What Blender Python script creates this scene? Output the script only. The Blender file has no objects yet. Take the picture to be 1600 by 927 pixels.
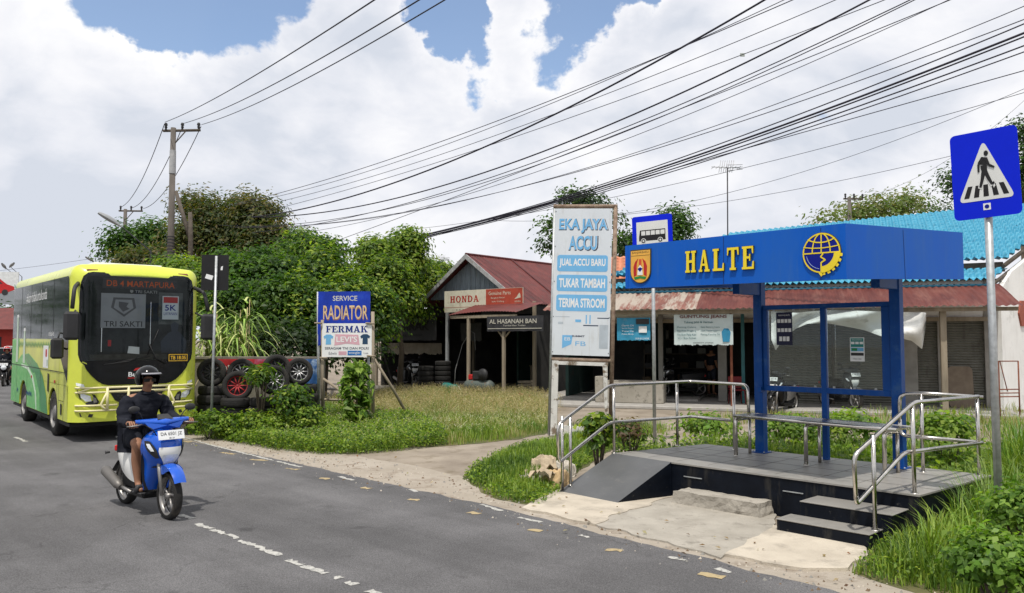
import bpy, bmesh, math, random
import numpy as np
from mathutils import Vector, Matrix, Euler, noise
random.seed(7)
R = math.radians
SC = bpy.context.scene
COL = SC.collection

# ------------------------------------------------------------------ camera
FPX = 1250.0; CY = 463.5; HOR = 530.0; CAMH = 2.0
PITCH = math.atan((HOR - CY) / FPX)
cam_d = bpy.data.cameras.new('camera'); cam = bpy.data.objects.new('camera', cam_d)
COL.objects.link(cam); SC.camera = cam
cam_d.sensor_width = 36; cam_d.lens = 36 * FPX / 1600
cam_d.clip_end = 3000; cam_d.clip_start = 0.05
cam.location = (0, 0, CAMH); cam.rotation_euler = (math.pi / 2 + PITCH, 0, 0)

def ray(px, py):
    x = (px - 800) / FPX; v = (CY - py) / FPX
    return Vector((x, math.cos(PITCH) - v * math.sin(PITCH), math.sin(PITCH) + v * math.cos(PITCH)))
def at(px, py, Y):
    d = ray(px, py); s = Y / d.y
    return Vector((d.x * s, Y, CAMH + d.z * s))
def gd(px, py, z=0.0):
    d = ray(px, py); s = (z - CAMH) / d.z
    return Vector((d.x * s, d.y * s, z))

# ------------------------------------------------------------------ light and sky
SUN_EL = R(66); SUN_AZ = R(-168)      # azimuth measured from +Y towards +X
sd = Vector((math.sin(SUN_AZ) * math.cos(SUN_EL), math.cos(SUN_AZ) * math.cos(SUN_EL), math.sin(SUN_EL)))
sun_d = bpy.data.lights.new('sun', 'SUN'); sun = bpy.data.objects.new('sun', sun_d); COL.objects.link(sun)
sun_d.energy = 3.1; sun_d.angle = R(1.2); sun_d.color = (1, .95, .87)
sun.rotation_euler = sd.to_track_quat('Z', 'Y').to_euler()
SC.view_settings.view_transform = 'Standard'; SC.view_settings.look = 'None'
SC.view_settings.exposure = 0.22; SC.view_settings.gamma = 1
W = bpy.data.worlds.new('World'); SC.world = W; W.use_nodes = True
nt = W.node_tree; nt.nodes.clear()
def N(tree, t, **k):
    n = tree.nodes.new(t)
    for a, b in k.items():
        if a.startswith('i_'): n.inputs[a[2:].replace('_', ' ')].default_value = b
        else: setattr(n, a, b)
    return n
def ramp(n, *st):
    e = n.color_ramp.elements
    while len(e) < len(st): e.new(.5)
    for k, (p, c) in enumerate(st):
        e[k].position = p
        e[k].color = (c, c, c, 1) if isinstance(c, (int, float)) else (*c, 1)
    return n
def math_(tree, op, a, b=None, c=None, clamp=False):
    m = N(tree, 'ShaderNodeMath', operation=op); m.use_clamp = clamp
    for k, v in enumerate((a, b, c)):
        if v is None: continue
        if isinstance(v, (int, float)): m.inputs[k].default_value = v
        else: tree.links.new(v, m.inputs[k])
    return m.outputs[0]
L = nt.links.new
sky = N(nt, 'ShaderNodeTexSky', sky_type='NISHITA'); sky.sun_disc = False
sky.sun_elevation = SUN_EL; sky.sun_rotation = SUN_AZ; sky.air_density = 1.0; sky.dust_density = 1.0; sky.ozone_density = 2.0
bg1 = N(nt, 'ShaderNodeBackground'); bg1.inputs[1].default_value = 0.15
tc = N(nt, 'ShaderNodeTexCoord')
sep = N(nt, 'ShaderNodeSeparateXYZ'); L(tc.outputs['Generated'], sep.inputs[0])
# clouds: three octaves of noise in the direction sphere, warped
mp = N(nt, 'ShaderNodeMapping'); L(tc.outputs['Generated'], mp.inputs[0]); mp.inputs['Scale'].default_value = (1, 1, 1.7)
mp.inputs['Location'].default_value = (0.35, 0.1, 0.55)
wn = N(nt, 'ShaderNodeTexNoise', i_Scale=3.0, i_Detail=3.0); L(mp.outputs[0], wn.inputs[0])
wv = N(nt, 'ShaderNodeVectorMath', operation='MULTIPLY_ADD'); L(wn.outputs['Color'], wv.inputs[0])
wv.inputs[1].default_value = (.22, .22, .22); L(mp.outputs[0], wv.inputs[2])
def cn(scale, det, rough, off=(0, 0, 0)):
    a = N(nt, 'ShaderNodeVectorMath', operation='ADD'); L(wv.outputs[0], a.inputs[0]); a.inputs[1].default_value = off
    n = N(nt, 'ShaderNodeTexNoise', i_Scale=scale, i_Detail=det, i_Roughness=rough); L(a.outputs[0], n.inputs[0]); return n.outputs[0]
base = cn(3.1, 12, .60)
puff = cn(9.0, 6, .6)
# openings of blue sky: soft spots in the direction sphere
def spot(px, py, rad, amp):
    d = ray(px, py).normalized()
    dp = N(nt, 'ShaderNodeVectorMath', operation='DISTANCE'); L(tc.outputs['Generated'], dp.inputs[0]); dp.inputs[1].default_value = d; L(gw.outputs[0], dp.inputs[0])
    mr = N(nt, 'ShaderNodeMapRange', interpolation_type='SMOOTHSTEP'); L(dp.outputs['Value'], mr.inputs[0])
    mr.inputs[1].default_value = 0; mr.inputs[2].default_value = rad; mr.inputs[3].default_value = amp; mr.inputs[4].default_value = 0
    return mr.outputs[0]
g1 = N(nt, 'ShaderNodeTexNoise', i_Scale=5.5, i_Detail=8.0, i_Roughness=.55); L(tc.outputs['Generated'], g1.inputs[0])
g2_ = N(nt, 'ShaderNodeVectorMath', operation='SUBTRACT'); L(g1.outputs['Color'], g2_.inputs[0]); g2_.inputs[1].default_value = (.5, .5, .5)
gw = N(nt, 'ShaderNodeVectorMath', operation='MULTIPLY_ADD'); L(g2_.outputs[0], gw.inputs[0]); gw.inputs[1].default_value = (.30, .30, .30); L(tc.outputs['Generated'], gw.inputs[2])
gap = None
for a in ((185, 40, .11, .34), (330, -45, .15, .34), (60, -25, .12, .25), (715, 45, .075, .33), (690, 0, .07, .3), (900, 10, .11, .40), (960, 60, .06, .2), (980, 40, .05, .16), (470, 235, .05, .1), (215, 80, .06, .2), (1260, 190, .08, .1), (420, 0, .1, .2)):
    s = spot(*a); gap = s if gap is None else math_(nt, 'ADD', gap, s)
cov = math_(nt, 'SUBTRACT', math_(nt, 'ADD', math_(nt, 'MULTIPLY', base, .75), math_(nt, 'MULTIPLY_ADD', puff, .3, .13)), gap)
mask = N(nt, 'ShaderNodeMapRange', interpolation_type='SMOOTHSTEP'); L(cov, mask.inputs[0])
mask.inputs[1].default_value = .40; mask.inputs[2].default_value = .485
# cloud brightness: sun side of each puff against its far side
sh1 = cn(3.0, 8, .52, (-.07, -.02, .08)); sh0 = cn(3.0, 8, .52)
rel = math_(nt, 'SUBTRACT', sh0, sh1)
thick = N(nt, 'ShaderNodeMapRange'); L(cov, thick.inputs[0]); thick.inputs[1].default_value = .42; thick.inputs[2].default_value = .8
thick.inputs[3].default_value = .15; thick.inputs[4].default_value = -.3
elv = math_(nt, 'MULTIPLY_ADD', sep.outputs[2], .22, -.05)
val = math_(nt, 'ADD', math_(nt, 'ADD', math_(nt, 'MULTIPLY_ADD', rel, 1.9, .56), thick.outputs[0]), elv)
cr = ramp(N(nt, 'ShaderNodeValToRGB'), (.22, (.64, .68, .76)), (.42, (.77, .79, .85)), (.60, (.88, .885, .92)), (.85, (1.0, .995, .985))); L(val, cr.inputs[0])
bg2 = N(nt, 'ShaderNodeBackground'); L(cr.outputs[0], bg2.inputs[0]); bg2.inputs[1].default_value = .92
# pale blue veil near the horizon comes from thin cloud
hz = N(nt, 'ShaderNodeMapRange', interpolation_type='SMOOTHSTEP'); L(sep.outputs[2], hz.inputs[0]); hz.inputs[1].default_value = 0.0; hz.inputs[2].default_value = .16
hz.inputs[3].default_value = .85; hz.inputs[4].default_value = 0
mk = math_(nt, 'MAXIMUM', math_(nt, 'MULTIPLY_ADD', mask.outputs[0], .94, .06), hz.outputs[0])
mx = N(nt, 'ShaderNodeMixShader'); L(sky.outputs[0], bg1.inputs[0])
L(mk, mx.inputs[0]); L(bg1.outputs[0], mx.inputs[1]); L(bg2.outputs[0], mx.inputs[2])
wo = N(nt, 'ShaderNodeOutputWorld'); L(mx.outputs[0], wo.inputs[0])

# ------------------------------------------------------------------ materials
MT = {}
def mat(name, col, rough=.6, metal=0.0, var=.12, vs=4.0, bump=0.0, bs=40.0, col2=None, spec=.5, wear=None, ws=3.0, wt=(.55, .68), coat=0, stretch=None):
    if spec == .5 and not metal: spec = .3
    if name in MT: return MT[name]
    m = bpy.data.materials.new(name); m.use_nodes = True; t = m.node_tree; t.nodes.clear()
    o = N(t, 'ShaderNodeOutputMaterial'); b = N(t, 'ShaderNodeBsdfPrincipled'); t.links.new(b.outputs[0], o.inputs[0])
    b.inputs['Roughness'].default_value = rough; b.inputs['Metallic'].default_value = metal
    b.inputs['Specular IOR Level'].default_value = spec; b.inputs['Coat Weight'].default_value = coat; b.inputs['Coat Roughness'].default_value = .08
    tc = N(t, 'ShaderNodeTexCoord'); vec = tc.outputs['Object']
    if stretch:
        mm = N(t, 'ShaderNodeMapping'); mm.inputs['Scale'].default_value = stretch; t.links.new(vec, mm.inputs[0]); vec = mm.outputs[0]
    n = N(t, 'ShaderNodeTexNoise', i_Scale=vs, i_Detail=7.0, i_Roughness=.6); t.links.new(vec, n.inputs[0])
    c2 = col2 if col2 else tuple(min(1, c * (1 + var)) for c in col)
    c1 = col if col2 else tuple(c * (1 - var) for c in col)
    r = ramp(N(t, 'ShaderNodeValToRGB'), (.32, c1), (.68, c2)); t.links.new(n.outputs[0], r.inputs[0]); out = r.outputs[0]
    if wear:
        n2 = N(t, 'ShaderNodeTexNoise', i_Scale=ws, i_Detail=9.0, i_Roughness=.7); t.links.new(vec, n2.inputs[0])
        r2 = ramp(N(t, 'ShaderNodeValToRGB'), (wt[0], 0.0), (wt[1], 1.0)); t.links.new(n2.outputs[0], r2.inputs[0])
        mxn = N(t, 'ShaderNodeMix', data_type='RGBA'); t.links.new(r2.outputs[0], mxn.inputs['Factor']); t.links.new(out, mxn.inputs['A']); mxn.inputs['B'].default_value = (*wear, 1)
        out = mxn.outputs['Result']
    t.links.new(out, b.inputs['Base Color'])
    rr = N(t, 'ShaderNodeMapRange'); t.links.new(n.outputs[0], rr.inputs[0]); rr.inputs[3].default_value = max(0, rough - .1); rr.inputs[4].default_value = min(1, rough + .1)
    t.links.new(rr.outputs[0], b.inputs['Roughness'])
    if bump:
        nb = N(t, 'ShaderNodeTexNoise', i_Scale=bs, i_Detail=5.0); t.links.new(vec, nb.inputs[0])
        bp = N(t, 'ShaderNodeBump'); bp.inputs['Strength'].default_value = bump; bp.inputs['Distance'].default_value = .02
        t.links.new(nb.outputs[0], bp.inputs['Height']); t.links.new(bp.outputs[0], b.inputs['Normal'])
    MT[name] = m; return m
def leafmat(name, trans=.35):
    m = bpy.data.materials.new(name); m.use_nodes = True; t = m.node_tree; t.nodes.clear()
    o = N(t, 'ShaderNodeOutputMaterial'); a = N(t, 'ShaderNodeAttribute', attribute_name='tint')
    b = N(t, 'ShaderNodeBsdfPrincipled'); b.inputs['Roughness'].default_value = .5; b.inputs['Specular IOR Level'].default_value = .35
    tr = N(t, 'ShaderNodeBsdfTranslucent'); mxs = N(t, 'ShaderNodeMixShader'); mxs.inputs[0].default_value = trans
    br = N(t, 'ShaderNodeMix', data_type='RGBA', blend_type='MULTIPLY'); br.inputs['Factor'].default_value = 1; br.inputs['B'].default_value = (1.5, 1.6, .6, 1)
    t.links.new(a.outputs['Color'], b.inputs['Base Color']); t.links.new(a.outputs['Color'], br.inputs['A']); t.links.new(br.outputs['Result'], tr.inputs[0])
    t.links.new(b.outputs[0], mxs.inputs[1]); t.links.new(tr.outputs[0], mxs.inputs[2]); t.links.new(mxs.outputs[0], o.inputs[0])
    return m
def glassmat(name, tint=(.8, .85, .85), op=.25, rough=.03, ior=1.5):
    m = bpy.data.materials.new(name); m.use_nodes = True; t = m.node_tree; t.nodes.clear()
    o = N(t, 'ShaderNodeOutputMaterial'); tr = N(t, 'ShaderNodeBsdfTransparent'); tr.inputs[0].default_value = (*tint, 1)
    g = N(t, 'ShaderNodeBsdfGlossy'); g.inputs['Roughness'].default_value = rough
    df = N(t, 'ShaderNodeBsdfDiffuse'); df.inputs[0].default_value = (.5, .55, .55, 1)
    fr = N(t, 'ShaderNodeFresnel'); fr.inputs[0].default_value = ior
    m0 = N(t, 'ShaderNodeMixShader'); m0.inputs[0].default_value = op; t.links.new(tr.outputs[0], m0.inputs[1]); t.links.new(df.outputs[0], m0.inputs[2])
    m1 = N(t, 'ShaderNodeMixShader'); t.links.new(fr.outputs[0], m1.inputs[0]); t.links.new(m0.outputs[0], m1.inputs[1]); t.links.new(g.outputs[0], m1.inputs[2])
    t.links.new(m1.outputs[0], o.inputs[0]); MT[name] = m; return m
def emimat(name, col, st=1.0):
    m = bpy.data.materials.new(name); m.use_nodes = True; t = m.node_tree; t.nodes.clear()
    o = N(t, 'ShaderNodeOutputMaterial'); e = N(t, 'ShaderNodeEmission'); e.inputs[0].default_value = (*col, 1); e.inputs[1].default_value = st
    t.links.new(e.outputs[0], o.inputs[0]); MT[name] = m; return m

# ------------------------------------------------------------------ mesh builder
class MB:
    def __init__(s, M=None): s.v = []; s.f = []; s.mi = []; s.mats = []; s.M = M or Matrix(); s.k = 0; s.sm = []
    def m(s, material):
        if material not in s.mats: s.mats.append(material)
        s.k = s.mats.index(material); return s
    def add(s, vs, fs, smooth=False):
        b = len(s.v); s.v += [s.M @ Vector(p) for p in vs]
        for f in fs: s.f.append([b + i for i in f]); s.mi.append(s.k); s.sm.append(smooth)
        return s
    def box(s, x0, x1, y0, y1, z0, z1, b=0.0):
        if x0 > x1: x0, x1 = x1, x0
        if y0 > y1: y0, y1 = y1, y0
        if z0 > z1: z0, z1 = z1, z0
        b = min(b, (x1 - x0) * .45, (y1 - y0) * .45, (z1 - z0) * .45)
        if b <= 0:
            return s.add([(x0, y0, z0), (x1, y0, z0), (x1, y1, z0), (x0, y1, z0), (x0, y0, z1), (x1, y0, z1), (x1, y1, z1), (x0, y1, z1)],
                  [(0, 3, 2, 1), (4, 5, 6, 7), (0, 1, 5, 4), (1, 2, 6, 5), (2, 3, 7, 6), (3, 0, 4, 7)])
        vs = []; 
        for sx in (0, 1):
            for sy in (0, 1):
                for sz in (0, 1):
                    X, Y, Z = (x0, x1)[sx], (y0, y1)[sy], (z0, z1)[sz]; dx, dy, dz = (b, -b)[sx], (b, -b)[sy], (b, -b)[sz]
                    vs += [(X, Y + dy, Z + dz), (X + dx, Y, Z + dz), (X + dx, Y + dy, Z)]
        def i(x, y, z, a): return (x * 4 + y * 2 + z) * 3 + a
        fs = []
        for x in (0, 1): fs.append([i(x, 0, 0, 0), i(x, 0, 1, 0), i(x, 1, 1, 0), i(x, 1, 0, 0)][::(1 if x == 0 else -1)])
        for y in (0, 1): fs.append([i(0, y, 0, 1), i(1, y, 0, 1), i(1, y, 1, 1), i(0, y, 1, 1)][::(1 if y == 0 else -1)])
        for z in (0, 1): fs.append([i(0, 0, z, 2), i(0, 1, z, 2), i(1, 1, z, 2), i(1, 0, z, 2)][::(1 if z == 0 else -1)])
        for y in (0, 1):
            for z in (0, 1): fs.append([i(0, y, z, 1), i(1, y, z, 1), i(1, y, z, 2), i(0, y, z, 2)])
        for x in (0, 1):
            for z in (0, 1): fs.append([i(x, 0, z, 0), i(x, 1, z, 0), i(x, 1, z, 2), i(x, 0, z, 2)])
        for x in (0, 1):
            for y in (0, 1): fs.append([i(x, y, 0, 0), i(x, y, 1, 0), i(x, y, 1, 1), i(x, y, 0, 1)])
        for x in (0, 1):
            for y in (0, 1):
                for z in (0, 1): fs.append([i(x, y, z, 0), i(x, y, z, 1), i(x, y, z, 2)])
        return s.add(vs, fs)
    def cbox(s, c, d, b=0.0, rot=None):
        if rot is not None:
            old = s.M; s.M = s.M @ Matrix.Translation(c) @ rot.to_4x4(); s.box(-d[0]/2, d[0]/2, -d[1]/2, d[1]/2, -d[2]/2, d[2]/2, b); s.M = old; return s
        return s.box(c[0]-d[0]/2, c[0]+d[0]/2, c[1]-d[1]/2, c[1]+d[1]/2, c[2]-d[2]/2, c[2]+d[2]/2, b)
    def tube(s, pts, r, n=8, caps=True, closed=False):
        pts = [Vector(p) for p in pts]; K = len(pts)
        rs = r if isinstance(r, (list, tuple)) else [r] * K
        vs = []; up = None
        for k in range(K):
            if closed: d = pts[(k + 1) % K] - pts[k - 1]
            else: d = pts[min(k + 1, K - 1)] - pts[max(k - 1, 0)]
            d.normalize()
            if up is None: up = Vector((0, 0, 1)) if abs(d.z) < .9 else Vector((1, 0, 0))
            a = d.cross(up)
            if a.length < 1e-4: a = d.orthogonal()
            a.normalize(); b = a.cross(d).normalized(); up = b
            for j in range(n):
                t = 2 * math.pi * j / n; vs.append(pts[k] + (a * math.cos(t) + b * math.sin(t)) * rs[k])
        fs = []
        for k in range(K if closed else K - 1):
            for j in range(n):
                q = (k + 1) % K; fs.append((k * n + j, k * n + (j + 1) % n, q * n + (j + 1) % n, q * n + j))
        s.add(vs, fs, True)
        if caps and not closed:
            b0 = len(s.v) - K * n
            s.f.append([b0 + j for j in range(n)][::-1]); s.mi.append(s.k); s.sm.append(False)
            s.f.append([b0 + (K - 1) * n + j for j in range(n)]); s.mi.append(s.k); s.sm.append(False)
        return s
    def bent(s, pts, r, n=10, rad=.06, seg=4):
        pts = [Vector(p) for p in pts]; out = [pts[0]]
        for k in range(1, len(pts) - 1):
            a, b, c = pts[k - 1], pts[k], pts[k + 1]
            q = min(rad, (a - b).length * .45, (c - b).length * .45)
            p0 = b + (a - b).normalized() * q; p2 = b + (c - b).normalized() * q
            for i in range(seg + 1):
                t = i / seg; out.append(p0 * (1 - t) ** 2 + b * 2 * t * (1 - t) + p2 * t * t)
        out.append(pts[-1]); return s.tube(out, r, n)
    def lathe(s, prof, n=24, axis='z', c=(0, 0, 0), closed=False):
        vs = []; K = len(prof)
        for (r, h) in prof:
            for j in range(n):
                t = 2 * math.pi * j / n; a, b = r * math.cos(t), r * math.sin(t)
                p = (a, b, h) if axis == 'z' else ((h, a, b) if axis == 'x' else (b, h, a))
                vs.append((p[0] + c[0], p[1] + c[1], p[2] + c[2]))
        fs = [(k * n + j, k * n + (j + 1) % n, ((k + 1) % K) * n + (j + 1) % n, ((k + 1) % K) * n + j) for k in range(K if closed else K - 1) for j in range(n)]
        return s.add(vs, fs, True)
    def prism(s, poly, d, frame=None, z0=0.0):
        """poly: 2-D outline in the frame's x, y; extruded from z0 to z0 + d along its z."""
        old = s.M
        if frame is not None: s.M = s.M @ frame
        n = len(poly)
        ar = sum(poly[i][0] * poly[(i + 1) % n][1] - poly[(i + 1) % n][0] * poly[i][1] for i in range(n))
        if ar < 0: poly = poly[::-1]
        vs = [(x, y, z0) for x, y in poly] + [(x, y, z0 + d) for x, y in poly]
        s.add(vs, [list(range(n))[::-1], list(range(n, 2 * n))] + [(i, (i + 1) % n, n + (i + 1) % n, n + i) for i in range(n)])
        s.M = old; return s
    def ball(s, c, r, n=12, sq=(1, 1, 1)):
        vs = []; h = n // 2
        for k in range(h + 1):
            p = math.pi * k / h
            for j in range(n):
                t = 2 * math.pi * j / n
                vs.append((c[0] + r * sq[0] * math.sin(p) * math.cos(t), c[1] + r * sq[1] * math.sin(p) * math.sin(t), c[2] + r * sq[2] * math.cos(p)))
        return s.add(vs, [(k * n + j, (k + 1) * n + j, (k + 1) * n + (j + 1) % n, k * n + (j + 1) % n) for k in range(h) for j in range(n)], True)
    def sheet(s, fn, nu, nv, smooth=True, two=0.0):
        vs = [fn(i / nu, j / nv) for j in range(nv + 1) for i in range(nu + 1)]
        fs = [(j * (nu + 1) + i, j * (nu + 1) + i + 1, (j + 1) * (nu + 1) + i + 1, (j + 1) * (nu + 1) + i) for j in range(nv) for i in range(nu)]
        return s.add(vs, fs, smooth)
    def text(s, txt, frame, w, h, ext=.002, bold=0.0, fit=True, arc=0, shear=0):
        tv, tf = text_mesh(txt, bold, shear)
        if not tv: return s
        xs = [p[0] for p in tv]; ys = [p[1] for p in tv]; x0, x1, y0, y1 = min(xs), max(xs), min(ys), max(ys)
        sx = w / (x1 - x0); sy = h / (y1 - y0)
        old = s.M; s.M = s.M @ frame
        s.add([((p[0] - x0) * sx - w / 2, (p[1] - y0) * sy - h / 2, ext) for p in tv], tf); s.M = old; return s
    def build(s, name, parent=None, world=False, mats=None, solid=None, bevel=None):
        me = bpy.data.meshes.new(name)
        vs = s.v
        if world and parent is not None:
            inv = wm(parent).inverted(); vs = [inv @ p for p in vs]
        me.from_pydata([tuple(p) for p in vs], [], s.f)
        for q in (mats or s.mats): me.materials.append(q)
        me.polygons.foreach_set('material_index', s.mi); me.polygons.foreach_set('use_smooth', s.sm)
        me.update()
        o = bpy.data.objects.new(name, me); COL.objects.link(o)
        if parent is not None: o.parent = parent
        return o
def split_build(mb, name, parent=None, world=False):
    """one object per connected piece"""
    par = list(range(len(mb.v)))
    def find(a):
        while par[a] != a: par[a] = par[par[a]]; a = par[a]
        return a
    for f in mb.f:
        for i in f[1:]: par[find(i)] = find(f[0])
    groups = {}
    for k, f in enumerate(mb.f): groups.setdefault(find(f[0]), []).append(k)
    for ks in groups.values():
        q = MB(); q.mats = mb.mats; ids = sorted({i for k in ks for i in mb.f[k]}); mp_ = {i: j for j, i in enumerate(ids)}
        q.v = [mb.v[i] for i in ids]; q.f = [[mp_[i] for i in mb.f[k]] for k in ks]; q.mi = [mb.mi[k] for k in ks]; q.sm = [mb.sm[k] for k in ks]; q.build(name, parent, world)
def wm(o):
    m = o.matrix_basis.copy()
    return wm(o.parent) @ m if o.parent else m
_tc = {}
def text_mesh(txt, bold=0.0, shear=0.0):
    key = (txt, bold, shear)
    if key in _tc: return _tc[key]
    cu = bpy.data.curves.new('tmp', 'FONT'); cu.body = txt; cu.offset = bold; cu.resolution_u = 3; cu.shear = shear; cu.fill_mode = 'FRONT'
    ob = bpy.data.objects.new('tmp', cu); COL.objects.link(ob)
    dg = bpy.context.evaluated_depsgraph_get(); me = bpy.data.meshes.new_from_object(ob.evaluated_get(dg))
    out = ([tuple(v.co) for v in me.vertices], [tuple(p.vertices) for p in me.polygons])
    bpy.data.objects.remove(ob); bpy.data.curves.remove(cu); bpy.data.meshes.remove(me)
    _tc[key] = out; return out
def frame(o, x, y=None):
    """matrix with origin o, x axis along x, z (out) = x cross y"""
    o, x = Vector(o), Vector(x).normalized(); y = Vector(y or (0, 0, 1)); z = x.cross(y).normalized(); y = z.cross(x)
    return Matrix(((x.x, y.x, z.x, o.x), (x.y, y.y, z.y, o.y), (x.z, y.z, z.z, o.z), (0, 0, 0, 1)))
def fr2(x, y, z=0): return Matrix.Translation((x, y, z))

_labels = set()
def tag(o, label, cat, group=None, kind=None):
    if label: o['label'] = label; _labels.add(label)
    if cat: o['category'] = cat
    if group: o['group'] = group
    if kind: o['kind'] = kind
    return o
def thing(name, label, cat, loc=(0, 0, 0), rz=0.0, group=None, kind=None):
    o = bpy.data.objects.new(name, None); COL.objects.link(o); o.location = loc; o.rotation_euler = (0, 0, rz); o.empty_display_size = .2
    return tag(o, label, cat, group, kind)
def dup(root, loc, rz, label=None, group=None):
    def cp(o, par):
        c = o.copy(); COL.objects.link(c); c.parent = par
        for ch in list(o.children): cp(ch, c)
        return c
    kids = list(root.children)
    r = root.copy(); COL.objects.link(r); r.location = loc; r.rotation_euler = (0, 0, rz)
    if label: r['label'] = label
    if group: r['group'] = group
    for ch in kids: cp(ch, r)
    return r
def struct(o, label, cat): return tag(o, label, cat, kind='structure')

# serif lettering built from strokes
def ring(cx, cy, rx, ry, tx, ty, a0=0, a1=360, n=24):
    out = []
    for i in range(n):
        t0, t1 = R(a0 + (a1 - a0) * i / n), R(a0 + (a1 - a0) * (i + 1) / n)
        out.append([(cx + rx * math.cos(t0), cy + ry * math.sin(t0)), (cx + rx * math.cos(t1), cy + ry * math.sin(t1)),
                    (cx + (rx - tx) * math.cos(t1), cy + (ry - ty) * math.sin(t1)), (cx + (rx - tx) * math.cos(t0), cy + (ry - ty) * math.sin(t0))])
    return out
def bx(x0, y0, x1, y1): return [(x0, y0), (x1, y0), (x1, y1), (x0, y1)]
SER = {
 'H': [bx(.08, 0, .3, 1), bx(.56, 0, .78, 1), bx(.3, .45, .56, .57), bx(0, 0, .38, .1), bx(0, .9, .38, 1), bx(.48, 0, .86, .1), bx(.48, .9, .86, 1)],
 'A': [[(.06, 0), (.19, 0), (.5, 1), (.36, 1)], [(.34, 1), (.52, 1), (.84, 0), (.6, 0)], bx(.2, .27, .66, .37), bx(0, 0, .28, .1), bx(.5, 0, .92, .1)],
 'L': [bx(.08, 0, .3, 1), bx(0, 0, .72, .11), bx(0, .9, .4, 1), [(.62, 0), (.74, 0), (.74, .34), (.68, .34)]],
 'T': [bx(.31, 0, .53, 1), bx(0, .89, .84, 1), [(0, .66), (.06, .66), (.13, 1), (0, 1)], [(.78, .66), (.84, .66), (.84, 1), (.71, 1)], bx(.2, 0, .64, .1)],
 'E': [bx(.08, 0, .3, 1), bx(0, .9, .74, 1), bx(0, 0, .76, .1), bx(.3, .46, .52, .56), bx(.48, .36, .55, .66), [(.68, .68), (.74, .68), (.74, 1), (.62, 1)], [(.64, 0), (.78, 0), (.78, .34), (.71, .34)]],
 'F': [bx(.08, 0, .3, 1), bx(0, .9, .74, 1), bx(0, 0, .4, .1), bx(.3, .44, .52, .56), bx(.48, .34, .56, .66), [(.66, .66), (.74, .66), (.74, 1), (.62, 1)]],
 'O': ring(.42, .5, .42, .52, .2, .13),
 'N': [bx(.1, 0, .26, 1), bx(.62, 0, .76, 1), [(.1, 1), (.3, 1), (.76, 0), (.58, 0)], bx(0, 0, .36, .1), bx(0, .9, .3, 1), bx(.52, .9, .86, 1)],
 'D': [bx(.08, 0, .3, 1), bx(0, 0, .36, .1), bx(0, .9, .36, 1)] + ring(.34, .5, .48, .5, .21, .12, -90, 90, 14),
 'R': [bx(.08, 0, .3, 1), bx(0, 0, .38, .1), bx(0, .9, .42, 1), [(.36, .5), (.56, .5), (.84, 0), (.6, 0)], bx(.56, 0, .9, .1)] + ring(.4, .72, .36, .28, .19, .1, -90, 90, 12),
 'M': [bx(.08, 0, .26, 1), bx(.78, 0, .98, 1), [(.08, 1), (.32, 1), (.6, .2), (.48, .1)], [(.78, 1), (.98, 1), (.6, .1), (.48, .16)], bx(0, 0, .34, .1), bx(0, .9, .26, 1), bx(.7, 0, 1.06, .1), bx(.8, .9, 1.06, 1)],
 'K': [bx(.08, 0, .3, 1), bx(0, 0, .38, .1), bx(0, .9, .38, 1), [(.3, .36), (.36, .55), (.8, 1), (.62, 1)], [(.38, .56), (.52, .66), (.88, 0), (.62, 0)], bx(.52, .9, .9, 1), bx(.54, 0, .94, .1)],
 'G': ring(.42, .5, .42, .52, .2, .13, 50, 330, 20) + [bx(.5, .36, .86, .48), bx(.64, 0, .82, .4)],
 'U': [bx(.1, .3, .3, 1), bx(.6, .3, .74, 1), bx(0, .9, .4, 1), bx(.5, .9, .84, 1)] + ring(.42, .34, .32, .36, .2, .14, 180, 360, 12),
 'B': [bx(.08, 0, .3, 1), bx(0, 0, .4, .1), bx(0, .9, .4, 1)] + ring(.4, .73, .32, .27, .18, .1, -90, 90, 10) + ring(.4, .28, .38, .28, .2, .1, -90, 90, 10),
 'S': ring(.4, .73, .32, .28, .16, .1, 20, 270, 14) + ring(.4, .27, .34, .28, .17, .1, -160, 90, 14),
 'I': [bx(.12, 0, .34, 1), bx(0, 0, .46, .1), bx(0, .9, .46, 1)],
 'J': [bx(.34, .25, .54, 1), bx(.2, .9, .64, 1)] + ring(.29, .27, .25, .28, .18, .12, 180, 360, 10),
 'P': [bx(.08, 0, .3, 1), bx(0, 0, .4, .1), bx(0, .9, .4, 1)] + ring(.4, .7, .36, .3, .19, .11, -90, 90, 12),
 ' ': []}
def serif(mb, txt, frm, w, h, depth=.004, gap=.16, z0=0.0):
    wid = {c: (max([p[0] for q in SER[c] for p in q]) if SER[c] else .4) for c in set(txt)}
    tot = sum(wid[c] for c in txt) + gap * (len(txt) - 1); sx = w / tot; x = -w / 2; k = 0
    for c in txt:
        for q in SER[c]:
            mb.prism([(x + p[0] * sx, (p[1] - .5) * h) for p in q], depth + .0002 * (k % 9), frm, z0); k += 1
        x += (wid[c] + gap) * sx
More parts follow.
